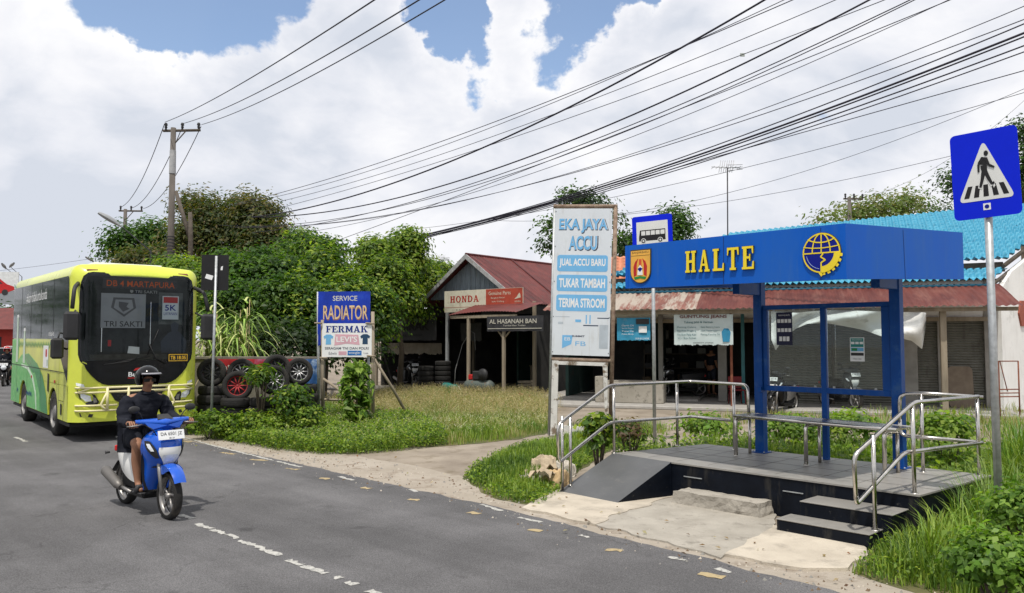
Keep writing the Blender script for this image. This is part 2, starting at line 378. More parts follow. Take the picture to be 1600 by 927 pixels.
# ------------------------------------------------------------------ palette
asphalt = mat('asphalt', (.118, .115, .118), .88, var=.2, vs=.35, bump=.5, bs=140, col2=(.145, .142, .145), wear=(.18, .176, .172), ws=60, wt=(.56, .8))
def asphalt_nodes(m):
    t = m.node_tree; b = [n for n in t.nodes if n.type == 'BSDF_PRINCIPLED'][0]; tc = [n for n in t.nodes if n.type == 'TEX_COORD'][0]
    src = b.inputs['Base Color'].links[0].from_socket
    mp = N(t, 'ShaderNodeMapping'); mp.inputs['Rotation'].default_value = (0, 0, R(-46)); t.links.new(tc.outputs['Object'], mp.inputs[0])
    mp2 = N(t, 'ShaderNodeMapping'); mp2.inputs['Scale'].default_value = (.9, .06, 1); t.links.new(mp.outputs[0], mp2.inputs[0])
    n1 = N(t, 'ShaderNodeTexNoise', i_Scale=1.0, i_Detail=5.0, i_Roughness=.6); t.links.new(mp2.outputs[0], n1.inputs[0])          # long wheel-track streaks
    r1 = ramp(N(t, 'ShaderNodeValToRGB'), (.35, .72), (.65, 1.10)); t.links.new(n1.outputs[0], r1.inputs[0])
    n2 = N(t, 'ShaderNodeTexNoise', i_Scale=.55, i_Detail=8.0, i_Roughness=.62); t.links.new(tc.outputs['Object'], n2.inputs[0]); r2 = ramp(N(t, 'ShaderNodeValToRGB'), (.42, .80), (.60, 1.06)); t.links.new(n2.outputs[0], r2.inputs[0])
    n3 = N(t, 'ShaderNodeTexNoise', i_Scale=95.0, i_Detail=3.0, i_Roughness=.7); t.links.new(tc.outputs['Object'], n3.inputs[0]); r3 = ramp(N(t, 'ShaderNodeValToRGB'), (.33, .55), (.5, 1.0), (.68, 1.6)); t.links.new(n3.outputs[0], r3.inputs[0])
    wn = N(t, 'ShaderNodeTexNoise', i_Scale=2.2, i_Detail=6.0); t.links.new(tc.outputs['Object'], wn.inputs[0]); wa = N(t, 'ShaderNodeVectorMath', operation='MULTIPLY_ADD'); t.links.new(wn.outputs['Color'], wa.inputs[0]); wa.inputs[1].default_value = (.9, .9, 0); t.links.new(tc.outputs['Object'], wa.inputs[2])
    vo = N(t, 'ShaderNodeTexVoronoi', feature='DISTANCE_TO_EDGE', i_Scale=.55); t.links.new(wa.outputs[0], vo.inputs[0]); rc = ramp(N(t, 'ShaderNodeValToRGB'), (.003, .72), (.007, 1.0)); t.links.new(vo.outputs[0], rc.inputs[0])
    nm = N(t, 'ShaderNodeTexNoise', i_Scale=.35, i_Detail=2.0); t.links.new(tc.outputs['Object'], nm.inputs[0]); rm = ramp(N(t, 'ShaderNodeValToRGB'), (.56, 1.0), (.62, 0.0)); t.links.new(nm.outputs[0], rm.inputs[0])
    ck = math_(t, 'MAXIMUM', rc.outputs[0], rm.outputs[0])
    ns = N(t, 'ShaderNodeTexNoise', i_Scale=1.7, i_Detail=4.0); t.links.new(tc.outputs['Object'], ns.inputs[0]); rs_ = ramp(N(t, 'ShaderNodeValToRGB'), (.27, .62), (.36, 1.0)); t.links.new(ns.outputs[0], rs_.inputs[0])   # oil spots
    f = math_(t, 'MULTIPLY', math_(t, 'MULTIPLY', r1.outputs[0], r2.outputs[0]), math_(t, 'MULTIPLY', r3.outputs[0], math_(t, 'MULTIPLY', ck, rs_.outputs[0])))
    vm = N(t, 'ShaderNodeVectorMath', operation='SCALE'); t.links.new(src, vm.inputs[0]); t.links.new(f, vm.inputs['Scale']); t.links.new(vm.outputs[0], b.inputs['Base Color'])
asphalt_nodes(asphalt)
def streaks(m, col, amt=.5, sx=7.0, lo=.55, hi=.75):
    t = m.node_tree; b = [n for n in t.nodes if n.type == 'BSDF_PRINCIPLED'][0]; tc = [n for n in t.nodes if n.type == 'TEX_COORD'][0]; src = b.inputs['Base Color'].links[0].from_socket
    mp = N(t, 'ShaderNodeMapping'); mp.inputs['Scale'].default_value = (sx, sx, .8); t.links.new(tc.outputs['Object'], mp.inputs[0]); n = N(t, 'ShaderNodeTexNoise', i_Scale=1.6, i_Detail=6.0, i_Roughness=.65); t.links.new(mp.outputs[0], n.inputs[0])
    n2 = N(t, 'ShaderNodeTexNoise', i_Scale=1.2, i_Detail=5.0); t.links.new(tc.outputs['Object'], n2.inputs[0])
    r = ramp(N(t, 'ShaderNodeValToRGB'), (lo, 0.0), (hi, 1.0)); t.links.new(n.outputs[0], r.inputs[0]); f = math_(t, 'MULTIPLY', math_(t, 'MULTIPLY', r.outputs[0], n2.outputs[0]), amt * 2)
    mx_ = N(t, 'ShaderNodeMix', data_type='RGBA'); t.links.new(f, mx_.inputs['Factor']); t.links.new(src, mx_.inputs['A']); mx_.inputs['B'].default_value = (*col, 1); t.links.new(mx_.outputs['Result'], b.inputs['Base Color'])
dirt = mat('dirt', (.20, .165, .13), .95, bump=.6, bs=14, vs=.9, col2=(.32, .275, .22), wear=(.15, .12, .08), ws=2.5, wt=(.52, .72))
sand = mat('sand', (.29, .25, .20), .95, bump=.6, bs=30, vs=1.5, col2=(.40, .355, .30), wear=(.20, .16, .12), ws=3, wt=(.5, .68))
turf = mat('turf', (.055, .075, .02), .95, bump=.6, bs=20, vs=2, col2=(.15, .13, .06))
pale_conc = mat('pale_concrete', (.42, .37, .30), .85, bump=.4, bs=35, vs=1.8, col2=(.56, .50, .41), wear=(.26, .23, .19), ws=2.2, wt=(.5, .72))
cement = mat('cement', (.30, .275, .235), .9, bump=.6, bs=22, vs=3, col2=(.40, .37, .32), wear=(.22, .20, .17), ws=5)
conc = mat('concrete', (.30, .29, .27), .85, bump=.3, bs=40, vs=4, col2=(.40, .38, .35))
tile_top = mat('platform_tile', (.235, .225, .21), .42, bump=.08, bs=60, vs=2.2, col2=(.30, .285, .26), wear=(.15, .145, .135), ws=2.5, wt=(.5, .75))
tile_ramp = mat('ramp_tile', (.085, .088, .092), .4, bump=.1, bs=60, vs=2.2, col2=(.115, .117, .12), wear=(.16, .155, .15), ws=7, wt=(.58, .8))
tile_black = mat('black_tile', (.005, .007, .012), .35, spec=.12, vs=5, var=.3, wear=(.10, .095, .085), ws=14, wt=(.62, .78), bump=.05)
steel = mat('stainless_steel', (.60, .57, .53), .24, metal=1, vs=12, var=.12, wear=(.35, .3, .25), ws=9, wt=(.6, .8))
galv = mat('galvanised_steel', (.40, .42, .43), .5, metal=.55, vs=18, var=.2, wear=(.28, .22, .17), ws=7, wt=(.66, .8))
acp_blue = mat('blue_panel', (.004, .098, .49), .5, var=.06, vs=1.5, spec=.15, wear=(.022, .115, .40), ws=1.3, wt=(.45, .8), stretch=(1, 1, .35))
blue_paint = mat('blue_paint', (.003, .06, .27), .45, spec=.2, var=.15, vs=3, wear=(.03, .10, .28), ws=6)
navy = mat('navy', (.005, .012, .22), .5, var=.05, spec=.15)
gold = mat('gold_letter', (.80, .62, .03), .4, var=.06)
gold_side = mat('gold_edge', (.06, .05, .02), .5)
white = mat('white_paint', (.75, .76, .76), .5, var=.04, vs=2)
offwhite = mat('off_white_banner', (.62, .66, .70), .6, var=.05, vs=1.5)
black = mat('black', (.012, .012, .013), .5, var=.2)
black_gloss = mat('black_gloss', (.006, .006, .007), .2, var=.1)
dark = mat('dark_plastic', (.03, .03, .032), .55, var=.2)
rubber = mat('rubber', (.022, .021, .020), .85, var=.25, bump=.3, bs=60, wear=(.07, .06, .05), ws=4)
sign_blue = mat('sign_blue', (.003, .018, .60), .5, var=.05, vs=2, spec=.12)
sign_white = mat('sign_white', (.66, .67, .65), .45, var=.03, coat=.2)
rust_pipe = mat('rusty_pipe', (.16, .10, .07), .75, metal=.2, vs=9, col2=(.34, .26, .19), bump=.2, wear=(.10, .05, .03), ws=12)
wood_old = mat('old_wood', (.22, .18, .13), .85, vs=7, col2=(.34, .29, .22), bump=.35, bs=25, stretch=(1, 1, .15))
wood_dark = mat('dark_wood', (.06, .05, .04), .85, vs=7, col2=(.12, .10, .08), bump=.3, bs=25)
rust = mat('rust', (.16, .05, .03), .85, vs=6, col2=(.26, .10, .06), bump=.2)
lightblue = mat('pale_blue_print', (.15, .40, .66), .6, var=.06)
red = mat('red_paint', (.45, .02, .02), .4, var=.1)
yellow = mat('yellow_paint', (.75, .45, .03), .5, var=.1)
green = mat('green_paint', (.02, .22, .05), .5, var=.1)
acrylic = glassmat('acrylic', (.86, .92, .92), .05, .03, 1.35)

streaks(acp_blue, (.05, .14, .36), .35); streaks(blue_paint, (.06, .10, .22), .4); streaks(offwhite, (.36, .33, .27), .45, 5.0); streaks(galv, (.16, .12, .09), .4, 30.0); streaks(tile_black, (.07, .065, .055), .5, 4.0)
# ------------------------------------------------------------------ ground, road, kerbside
gm = MB().m(dirt)
def gfn(u, v):
    x = -700 + 1400 * u; y = -60 + 1500 * v; return (x, y, 0)
gm.sheet(gfn, 8, 8)
struct(gm.build('ground'), 'packed brown dirt ground reaching out to the horizon', 'ground')
EDGE = [(18, -11.5), (9, -1), (2.67, 6.3), (.15, 9.26), (-3.28, 12.8), (-6.33, 15.8), (-10.2, 20), (-15, 26), (-22, 37), (-35, 58), (-60, 98), (-110, 170), (-330, 500)]
def resample(pl, step, jit, seed=0, far=30):
    out = []
    for i in range(len(pl) - 1):
        a, b = Vector(pl[i]), Vector(pl[i + 1]); n = max(1, int((b - a).length / step)) if min(a.length, b.length) < far else 1
        nr = Vector((-(b - a).y, (b - a).x)).normalized()
        for k in range(n):
            p = a.lerp(b, k / n); j = noise.noise((p.x * 1.7 + seed, p.y * 1.7, seed)) * jit + noise.noise((p.x * 7, p.y * 7 + seed, 1)) * jit * .5
            out.append(p + nr * j)
    out.append(Vector(pl[-1])); return out
def off(pl, d):
    out = []
    for i in range(len(pl)):
        a = Vector(pl[max(0, i - 1)]); b = Vector(pl[min(len(pl) - 1, i + 1)]); t = (b - a).normalized()
        out.append(Vector(pl[i]) + Vector((t.y, -t.x)) * d)      # + to the right of travel (shop side)
    return out
def strip(name, A, B, z, m):
    mb = MB().m(m); n = len(A); vs = [(p.x, p.y, z) for p in A] + [(p.x, p.y, z) for p in B]
    mb.add(vs, [(i, i + 1, n + i + 1, n + i) for i in range(n - 1)]); return mb.build(name)
ed = resample(EDGE, .12, .07)
rp_ = [(p.x, p.y) for p in ed] + [(p.x, p.y) for p in off(EDGE, -14)][::-1]
rm_ = MB().m(asphalt).add([(x, y, .008) for x, y in rp_], [list(range(len(rp_)))])
struct(rm_.build('road'), 'worn grey asphalt road sweeping past the bus stop', 'road')
e2 = resample(EDGE, .12, 0)
edo = [p + Vector((noise.noise((p.x * .9, p.y * .9, 5)), noise.noise((p.x * .9, p.y * .9, 9)))) * .4 for p in off(e2, 1.15)]
struct(strip('road_shoulder', off(e2, -.12), edo, .004, sand), 'sandy strip of shoulder between asphalt and verge', 'road shoulder')
def flat(name, pts, z, m, th=0, label=None, cat=None, jit=0.0):
    pl = []
    for i in range(len(pts)):
        a, b = Vector(pts[i]), Vector(pts[(i + 1) % len(pts)]); n = max(1, int((b - a).length / .12)) if jit else 1
        for k in range(n):
            p = a.lerp(b, k / n); pl.append((p.x + jit * noise.noise((p.x * 3, p.y * 3, 2)), p.y + jit * noise.noise((p.x * 3, p.y * 3, 7))))
    mb = MB().m(m)
    if th: mb.prism(pl, th, None, z - th)
    else: mb.add([(x, y, z) for x, y in pl], [list(range(len(pl)))])
    o = mb.build(name); return struct(o, label, cat) if label else o
def P2(*pp): return [gd(x, y).to_2d() for x, y in pp]
flat('apron', P2((816, 797), (852, 777), (875, 767), (965, 786), (1052, 777), (1020, 792), (985, 800), (932, 824), (880, 812)), .03, pale_conc, .06, 'pale concrete slab at the foot of the black ramp', 'pavement', .11)
flat('apron_patch', P2((926, 822), (984, 798), (1050, 776), (1215, 800), (1208, 828), (1150, 866), (1128, 874), (1040, 850)), .022, cement, .05, 'grey cement patch under the loose concrete block', 'pavement', .14)
flat('apron_slab', P2((1136, 871), (1160, 852), (1206, 826), (1356, 852), (1352, 872), (1318, 894), (1250, 893)), .032, pale_conc, .06, 'pale concrete slab below the two black steps', 'pavement', .11)
# markings: worn paint flecks
def flecks(name, segs, m, w, label, z=.0125):
    mb = MB().m(m); rn = random.Random(3)
    for a, b in segs:
        A, B = gd(*a).to_2d(), gd(*b).to_2d(); t = (B - A); Ln = t.length; t.normalize(); nr = Vector((-t.y, t.x)); n = max(3, int(Ln / .045))
        up = [A + t * Ln * i / n + nr * w * (.5 - .45 * rn.random() ** 2) for i in range(n + 1)]; dn = [A + t * Ln * i / n - nr * w * (.5 - .45 * rn.random() ** 2) for i in range(n + 1)]
        mb.add([(p.x, p.y, z) for p in up + dn], [(i, i + 1, n + 2 + i, n + 1 + i) for i in range(n)])
    o = mb.build(name); return struct(o, label, 'road marking')
paintw = mat('road_paint', (.44, .43, .40), .8, var=.1, vs=20, wear=(.2, .2, .19), ws=35, wt=(.5, .6))
painty = mat('road_paint_yellow', (.38, .30, .17), .8, var=.1, vs=20, wear=(.25, .2, .12), ws=30, wt=(.55, .65))
flecks('centre_line', [((281, 806), (300, 812)), ((307, 820), (330, 828)), ((333, 829), (352, 836)), ((354, 837), (372, 843)), ((375, 846), (438, 870)), ((450, 877), (472, 885)), ((473, 886), (510, 898)), ((524, 903), (532, 906)), ((543, 911), (556, 916)), ((576, 925), (620, 944)), ((24, 684), (40, 691))], paintw, .10, 'broken worn white centre line on the asphalt')
flecks('edge_line', [((276, 681), (330, 696.5)), ((330, 696.5), (392, 712)), ((392, 712), (428, 721)), ((432, 722), (470, 731)), ((530, 746), (552, 752)), ((640, 766), (652, 770)), ((752, 790), (784, 800)), ((812, 810), (846, 818)), ((905, 838), (920, 842)), ((1045, 872), (1070, 878)), ((1120, 890), (1142, 897))], paintw, .085, 'faded white edge line along the kerbless roadside')
flecks('yellow_marking', [((283, 690), (298, 692)), ((346, 708), (366, 711)), ((392, 719), (418, 721)), ((446, 733), (466, 735)), ((500, 748), (514, 750)), ((566, 763), (578, 765)), ((640, 781), (656, 783)), ((733, 802), (748, 805)), ((826, 829), (846, 832)), ((948, 860), (972, 863)), ((1092, 898), (1131, 905))], painty, .13, 'scattered worn yellow paint dashes near the road edge')
# small scraps of litter and gravel on the shoulder: stuff
mb = MB(); rn = random.Random(11); gr = [mat('grit_pale', (.5, .45, .38), .9), mat('grit_brown', (.16, .11, .07), .9), mat('grit_grey', (.25, .24, .22), .9)]
for i in range(1500):
    t = rn.random(); k = rn.randrange(1, 5); a = Vector(EDGE[k]); b = Vector(EDGE[k + 1]); p = a.lerp(b, t); q = (b - a).normalized(); p += Vector((q.y, -q.x)) * (rn.gauss(.35, .4))
    r = .006 + .016 * rn.random() ** 3; mb.m(gr[rn.randrange(3)])
    mb.add([(p.x + r * rn.uniform(.6, 1.3) * math.cos(w * 1.57), p.y + r * rn.uniform(.6, 1.3) * math.sin(w * 1.57), .005) for w in range(4)] + [(p.x, p.y, .008 + r)], [(0, 1, 4), (1, 2, 4), (2, 3, 4), (3, 0, 4)])
tag(mb.build('gravel'), 'loose grit and scraps scattered along the sandy shoulder', 'gravel', kind='stuff')

# ------------------------------------------------------------------ halte platform
SO = Vector((2.02, 10.2, 0)); SU = Vector((.690, -.724, 0)); SW = Vector((.724, .690, 0)); SANG = math.atan2(SU.y, SU.x)
def S(u, w, z): return SO + SU * u + SW * w + Vector((0, 0, z))
PZ = .45
plat = thing('bus_stop_platform', 'raised platform with grey top, black tiled sides, ramp and two steps', 'platform', SO, SANG)
# local coordinates of the platform thing = (u, w, z)
mb = MB().m(tile_black)
out = [(-1.01, .09), (0, 0), (2.95, 0), (3.09, 1.80), (-.66, 1.80)]
mb.prism(out, PZ - .018, None, 0)
mb.build('base', plat)
mb = MB().m(tile_top); inn = [(-1.02, .08), (0, -.012), (2.962, -.012), (3.102, 1.812), (-.67, 1.812)]
mb.prism(inn, .018, None, PZ - .018); mb.build('top', plat)
mb = MB().m(mat('grout', (.13, .125, .115), .8))
for k in range(9): mb.box(-.9 + k * .45, -.893 + k * .45, .11, 1.78, PZ, PZ + .0015)
for k in range(3): mb.box(-.7, 3.0, .42 + .45 * k, .427 + .45 * k, PZ + .0004, PZ + .0019)
mb.build('tile_joint', plat)
mb = MB().m(tile_ramp)
a, b, c, d = (-1.19, -.81, .03), (-.204, -.837, .03), (0, -.014, PZ), (-1.02, .077, PZ)
mb.add([a, b, c, d], [(0, 1, 2, 3)])
mb.m(tile_black).add([b, (0, -.014, 0), c, (b[0], b[1], 0), a, (a[0], a[1], 0), d, (d[0], d[1], 0)], [(0, 3, 1, 2), (0, 4, 5, 3), (4, 6, 7, 5)]); mb.build('ramp', plat)
for (u0, u1, w0, w1, z) in ((1.81, 2.757, -.735, -.425, .15), (1.913, 2.85, -.42, -.014, .30)):
    mb = MB().m(tile_black).box(u0, u1, w0, w1 + .0, 0, z - .012, .004); mb.m(tile_top).box(u0 - .006, u1 + .006, w0 - .006, w1, z - .012, z, .004); mb.build('step', plat)
mb = MB().m(galv); mb.box(.18, .44, -.012, -.001, .29, .30); mb.box(1.50, 1.74, -.012, -.001, .29, .30); split_build(mb, 'vent_slot', plat)

# ------------------------------------------------------------------ shelter
shel = thing('bus_shelter', 'blue steel bus shelter with HALTE letters and city crest on its canopy', 'bus shelter', S(1.25, 1.6, PZ), SANG)
mb = MB().m(blue_paint)
for u in (.346, 2.17):
    p = MB(SO_M := Matrix.Translation(SO) @ Matrix.Rotation(SANG, 4, 'Z')).m(blue_paint).box(u - .062, u + .062, 1.54, 1.665, PZ, 3.0, .006)
    p.box(u - .1, u + .1, 1.50, 1.705, PZ, PZ + .012, .003); p.build('pillar', shel, True)
p = MB(SO_M).m(blue_paint).box(1.225, 1.295, 1.565, 1.635, PZ, 2.40, .004); p.build('centre_post', shel, True)
fr = MB(SO_M).m(blue_paint)
fr.box(.41, 2.106, 1.57, 1.63, 2.40, 2.46, .004); fr.box(.41, 2.106, 1.57, 1.63, 1.30, 1.37, .004)
fr.box(.41, .475, 1.568, 1.632, 1.37, 2.40, .004); fr.box(2.00, 2.106, 1.568, 1.632, 1.37, 2.40, .004)
fr.box(.36, .41, 1.50, 1.54, 1.28, 1.35); fr.build('screen_frame', shel, True)
for u in (.346, 2.17):
    bt = MB(SO_M).m(galv)
    for du in (-.082, .082):
        for w_ in (1.52, 1.685): bt.lathe([(.011, 0), (.011, .012), (0, .014)], 8, c=(u + du, w_, PZ + .012))
    split_build(bt, 'anchor_bolt', shel, True)
for u0, u1 in ((.49, 1.215), (1.305, 1.99)):
    g = MB(SO_M).m(acrylic).box(u0, u1, 1.595, 1.601, 1.385, 2.385); pane = g.build('glazing', shel, True)
    c = MB(SO_M).m(galv)
    for uu in (u0 + .08, (u0 + u1) / 2, u1 - .08):
        for zz in (1.375, 2.395): c.box(uu - .015, uu + .015, 1.583, 1.594, zz - .02, zz + .02, .002)
    split_build(c, 'clip', pane, True)
# canopy
cL, cC, cR = at(977, 451, 10.25), at(1322, 436, 8.0), at(1506, 436.5, 9.44)
tL, tC, tR = at(977, 384.5, 10.25), at(1321.5, 349, 8.0), at(1504.5, 363.5, 9.44)
for a, b in ((cL, tL), (cC, tC), (cR, tR)): a.x = b.x = (a.x + b.x) / 2
cB = cL + (cR - cC); tB = tL + (tR - tC)
can = MB().m(acp_blue)
def fascia(a, b, ta, tb, th=.05):
    n = (b - a).cross(Vector((0, 0, 1))).normalized() * -th     # inward
    return [a, b, tb, ta, a + n, b + n, tb + n, ta + n], [(0, 1, 2, 3), (5, 4, 7, 6), (0, 4, 5, 1), (3, 2, 6, 7), (0, 3, 7, 4), (1, 5, 6, 2)]
canopy = None
for q in ((cL, cC, tL, tC), (cC, cR, tC, tR), (cB, cL, tB, tL)): can.add(*fascia(*q))
canopy = can.build('canopy_fascia', shel, True)
zt = Vector((0, 0, -.10)); zb = Vector((0, 0, -.16)); ins = .06
def insd(p): c = (tL + tR) / 2; v = (c - p); v.z = 0; return p + v.normalized() * ins
q = [insd(p) for p in (tL, tC, tR, tB)]
rf = MB().m(mat('canopy_soffit', (.05, .07, .10), .6)).add([p + zt for p in q] + [p + zb for p in q], [(0, 1, 2, 3), (7, 6, 5, 4), (0, 4, 5, 1), (1, 5, 6, 2), (2, 6, 7, 3), (3, 7, 4, 0)])
rf.build('roof_slab', shel, True)
bm_ = MB(SO_M).m(blue_paint)
for u in (.346, 2.17): bm_.box(u - .05, u + .05, -.25, 1.54, 2.76, 2.88, .004); bm_.box(u - .05, u + .05, 1.0, 1.54, 2.60, 2.76, .004)
bm_.box(.0, 2.6, .6, .66, 2.885, 2.95); bm_.build('roof_beam', shel, True)
# front fascia frame of reference
FF = frame(cL, cC - cL); FLEN = (cC - cL).length
def fpx(px):
    d = ray(px, 400); e = (cC - cL)
    den = d.x * e.y - d.y * e.x; t = (cL.y * d.x - cL.x * d.y) / -den if False else (cL.x * d.y - cL.y * d.x) / (d.x * e.y - d.y * e.x) * 1.0
    return t * e.length
seam = MB().m(mat('seam', (.003, .03, .16), .6))
for px in (1130, 1282): 
    u = fpx(px); seam.prism([(u - .004, .004), (u + .004, .004), (u + .004, .54), (u - .004, .54)], .0022, FF, .0005)
GF = frame(cC, cR - cC); seam.prism([(1.13 - .004, .004), (1.13 + .004, .004), (1.13 + .004, .535), (1.13 - .004, .535)], .0022, GF, .0005)
split_build(seam, 'panel_seam', shel, True)
u0, u1 = fpx(1070), fpx(1182)
for k, ch in enumerate('HALTE'):
    w = (u1 - u0) / 5; c = u0 + w * (k + .5); hz_ = .012 * (2 - k)
    m1 = MB().m(gold_side); F = FF @ fr2(c, .282, .004); serif(m1, ch, F, w * .79, .262, .018); m1.m(gold); serif(m1, ch, F, w * .77, .255, .004, z0=.0195)
    m1.build('letter_' + ch.lower(), shel, True)
# transport emblem
lg = MB(); uc = fpx(1284); F = FF @ fr2(uc, .278, .006); r = .205
circ = lambda rr, n=48, a0=0, a1=360: [(rr * math.cos(R(a0 + (a1 - a0) * i / n)), rr * math.sin(R(a0 + (a1 - a0) * i / n))) for i in range(n + (a1 - a0 != 360))]
lg.m(gold_side).prism(circ(r * 1.03), .012, F, -.006); lg.m(navy).prism(circ(r), .004, F, .006); 
lg.m(gold)
def band(pts, w, z):
    for i in range(len(pts) - 1):
        a, b = Vector(pts[i]), Vector(pts[i + 1]); t = (b - a).normalized() * w * .15; n = Vector((-(b - a).y, (b - a).x)).normalized() * w / 2
        lg.prism([tuple(a - t + n), tuple(b + t + n), tuple(b + t - n), tuple(a - t - n)], .002 + .0001 * (i % 5), F, z)
band(circ(r * .97, 48) + [(r * .97, 0)], .014, .0105)
band([(-r, 0), (r, 0)], .013, .0108); band([(0, 0), (0, r)], .012, .0112)
band([(r * .48 * math.cos(R(t)), r * .98 * math.sin(R(t))) for t in range(0, 181, 12)], .012, .0116)
band([(x * r, (.52 + (.35 * x * x)) * r) for x in (-.72, -.5, -.25, 0, .25, .5, .72)], .012, .012)
band([(x * r, (.24 + (.10 * x * x)) * r) for x in (-.95, -.5, 0, .5, .95)], .010, .0124)
lg.m(gold).prism(circ(r * 1.0, 16, -88, 0)[:] + circ(r * .68, 16, -4, -86), .004, F, .0128)
for k in range(6):
    a = R(-8 - 15 * k); c = Vector((math.cos(a), math.sin(a))); n = Vector((-c.y, c.x)) * .018
    lg.prism([tuple(c * r * .96 - n), tuple(c * r * 1.12 - n * .8), tuple(c * r * 1.12 + n * .8), tuple(c * r * .96 + n)], .004, F, .009)
lg.prism([(-.03, -r), (.03, -r), (0, -r - .04)], .006, F, .007)
band([(0, -r * .95), (0, -.1), (.045, -.075), (-.005, -.04), (.02, -.01)], .014, .0132)
lg.m(mat('emblem_stripe', (.35, .45, .7), .5)); band([(r * .8 * math.cos(R(t)), r * .8 * math.sin(R(t))) for t in range(190, 265, 12)], .005, .012)
lg.build('emblem', shel, True)
# city crest
cm = MB(); ua, ub = fpx(985.5), fpx(1017.5); uc = (ua + ub) / 2; hw = (ub - ua) / 2; F = FF @ fr2(uc, .27, .003)
def shield(s): return [(-hw * s, .215 * (s if s < 1 else 1)), (hw * s, .215 * (s if s < 1 else 1))] + [(hw * s * math.cos(R(t)), -.06 + .155 * s * math.sin(R(t))) for t in range(0, -181, -15)]
cm.m(gold_side).prism(shield(1.0), .012, F, 0); cm.m(mat('crest_orange', (.75, .40, .07), .5)).prism(shield(.93), .003, F, .012)
cm.m(black); F2 = F @ fr2(0, .172, .0156); cm.text('BANJARBARU', F2, hw * 1.6, .036, 0); cm.prism(bx(-hw * .9, .135, hw * .9, .139), .002, F, .0145)
cm.m(red)
for sx in (-1, 1): cm.prism([(sx * hw * .62, -.13), (sx * hw * .66, .0), (sx * hw * .5, .06), (sx * hw * .2, .10), (sx * hw * .34, .03), (sx * hw * .36, -.11)], .002, F, .0152)
cm.m(mat('crest_red', (.6, .08, .03), .5)).prism(bx(-hw * .12, -.0, hw * .12, .09), .002, F, .0162)
cm.m(white).prism([(-hw * .26, -.11), (hw * .26, -.11), (hw * .2, -.02), (0, .02), (-hw * .2, -.02)], .002, F, .0170)
cm.m(navy).prism([(-hw * .26, -.03), (0, -.07), (hw * .26, -.03), (0, -.012)], .001, F, .0192)
cm.m(green).prism([(-hw * .6, -.135), (-hw * .5, -.165), (0, -.15), (hw * .5, -.165), (hw * .6, -.135), (0, -.122)], .002, F, .0172)
cm.build('crest', shel, True)

# bench
ben = thing('bench', 'stainless steel tube bench in front of the shelter screen', 'bench', S(.9, 1.0, PZ), SANG)
bA, bB = at(1145, 650, 10.76), at(1400, 671.5, 9.05); bB.z = bA.z; bd = (bB - bA).normalized(); bw = Vector((-bd.y, bd.x, 0)); bw = bw if bw.y > 0 else -bw
mb = MB().m(steel)
mb.tube([bA + bw * .02, bB + bw * .02], .022, 10); mb.tube([bA + bw * .42, bB + bw * .42], .022, 10)
for k in range(5):
    o0 = .055 + .07 * k; q0_, q1_ = bA + bw * o0, bB + bw * o0; z_ = Vector((0, 0, .016)); w_ = bw * .058
    mb.add([q0_ + z_, q1_ + z_, q1_ + w_ + z_, q0_ + w_ + z_, q0_, q1_, q1_ + w_, q0_ + w_], [(0, 1, 2, 3), (7, 6, 5, 4), (0, 4, 5, 1), (2, 6, 7, 3), (1, 5, 6, 2), (0, 3, 7, 4)])
for t in (.0, .99): mb.tube([bA.lerp(bB, t) + bw * .0, bA.lerp(bB, t) + bw * .42], .012, 6)
mb.build('seat', ben, True)
for t in (.01, .48, .93):
    c = bA.lerp(bB, t); z = Vector((0, 0, -.045)); fl = lambda p: Vector((p.x, p.y, PZ))
    m1 = MB().m(steel); p0 = c + bw * .03; m1.bent([fl(p0), p0 + z, p0 + bw * .30 + z], .025, 10, .06); m1.bent([fl(p0 + bw * .31), p0 + bw * .31 + z * 1.3], .022, 8)
    m1.lathe([(.034, 0), (.034, .006), (.0, .006)], 12, c=(p0.x, p0.y, PZ)); m1.build('leg', ben, True)

# railings
def railing(name, label, paths, posts, base, rad=.0215):
    t = thing(name, label, 'handrail', base, 0)
    for pth in paths: MB().m(steel).bent(pth, rad, 12, .09, 5).build('rail', t, True)
    for a, b in posts:
        m1 = MB().m(steel).tube([a, b], rad * .95, 12); m1.lathe([(.04, 0), (.04, .006), (.0, .006)], 12, c=(a.x, a.y, a.z)); m1.build('post', t, True)
    return t
def post(px, py_t, py_b, d, z=None):
    b = at(px, py_b, d)
    if z is not None: b.z = z
    t = at(px, py_t, d); t.x = b.x; return b, t
zA = PZ
p_a = post(891.5, 648, 752, 10.55, .10); p_b = post(959.5, 605, 704, 11.0, PZ); p_c = post(1058.5, 599, 695, 11.75, PZ); p_d = post(1147.5, 601, 702, 11.35, PZ)
topz = p_b[1].z
lt = [at(872.3, 718, 10.25), at(871.5, 664, 10.25), at(952.5, 602.5, 10.95), at(1077.5, 596, 11.85), at(1168, 601.5, 11.1), at(1170, 645, 11.0)]
lb = [at(872.3, 712, 10.25), at(874.5, 722.5, 10.27), at(952.5, 660.5, 10.95), at(1078.5, 651, 11.85), at(1142, 657, 11.4)]
railing('ramp_railing', 'stainless steel double handrail beside the black ramp', [lt, lb], [p_a, p_b, p_c, p_d, post(878.5, 650, 714, 10.5, .02)], p_b[0])
f_a = post(1367.5, 680, 823, 7.86, .15); f_b = post(1429, 629, 768, 8.14, PZ); f_c = post(1530, 620, 738, 9.2, PZ); f_d = post(1442.5, 616, 737, 9.45, PZ)
rt = [at(1337.5, 780, 7.75), at(1334, 712, 7.75), at(1427.5, 629, 8.14), at(1528, 619.5, 9.2)]
rb = [at(1337.5, 775, 7.75), at(1338.5, 788, 7.76), at(1412.5, 707.5, 8.1), at(1534, 692, 9.25)]
r2 = [at(1406, 660, 9.62), at(1405.5, 616, 9.62), at(1450, 615, 9.4), at(1536, 621, 9.2)]
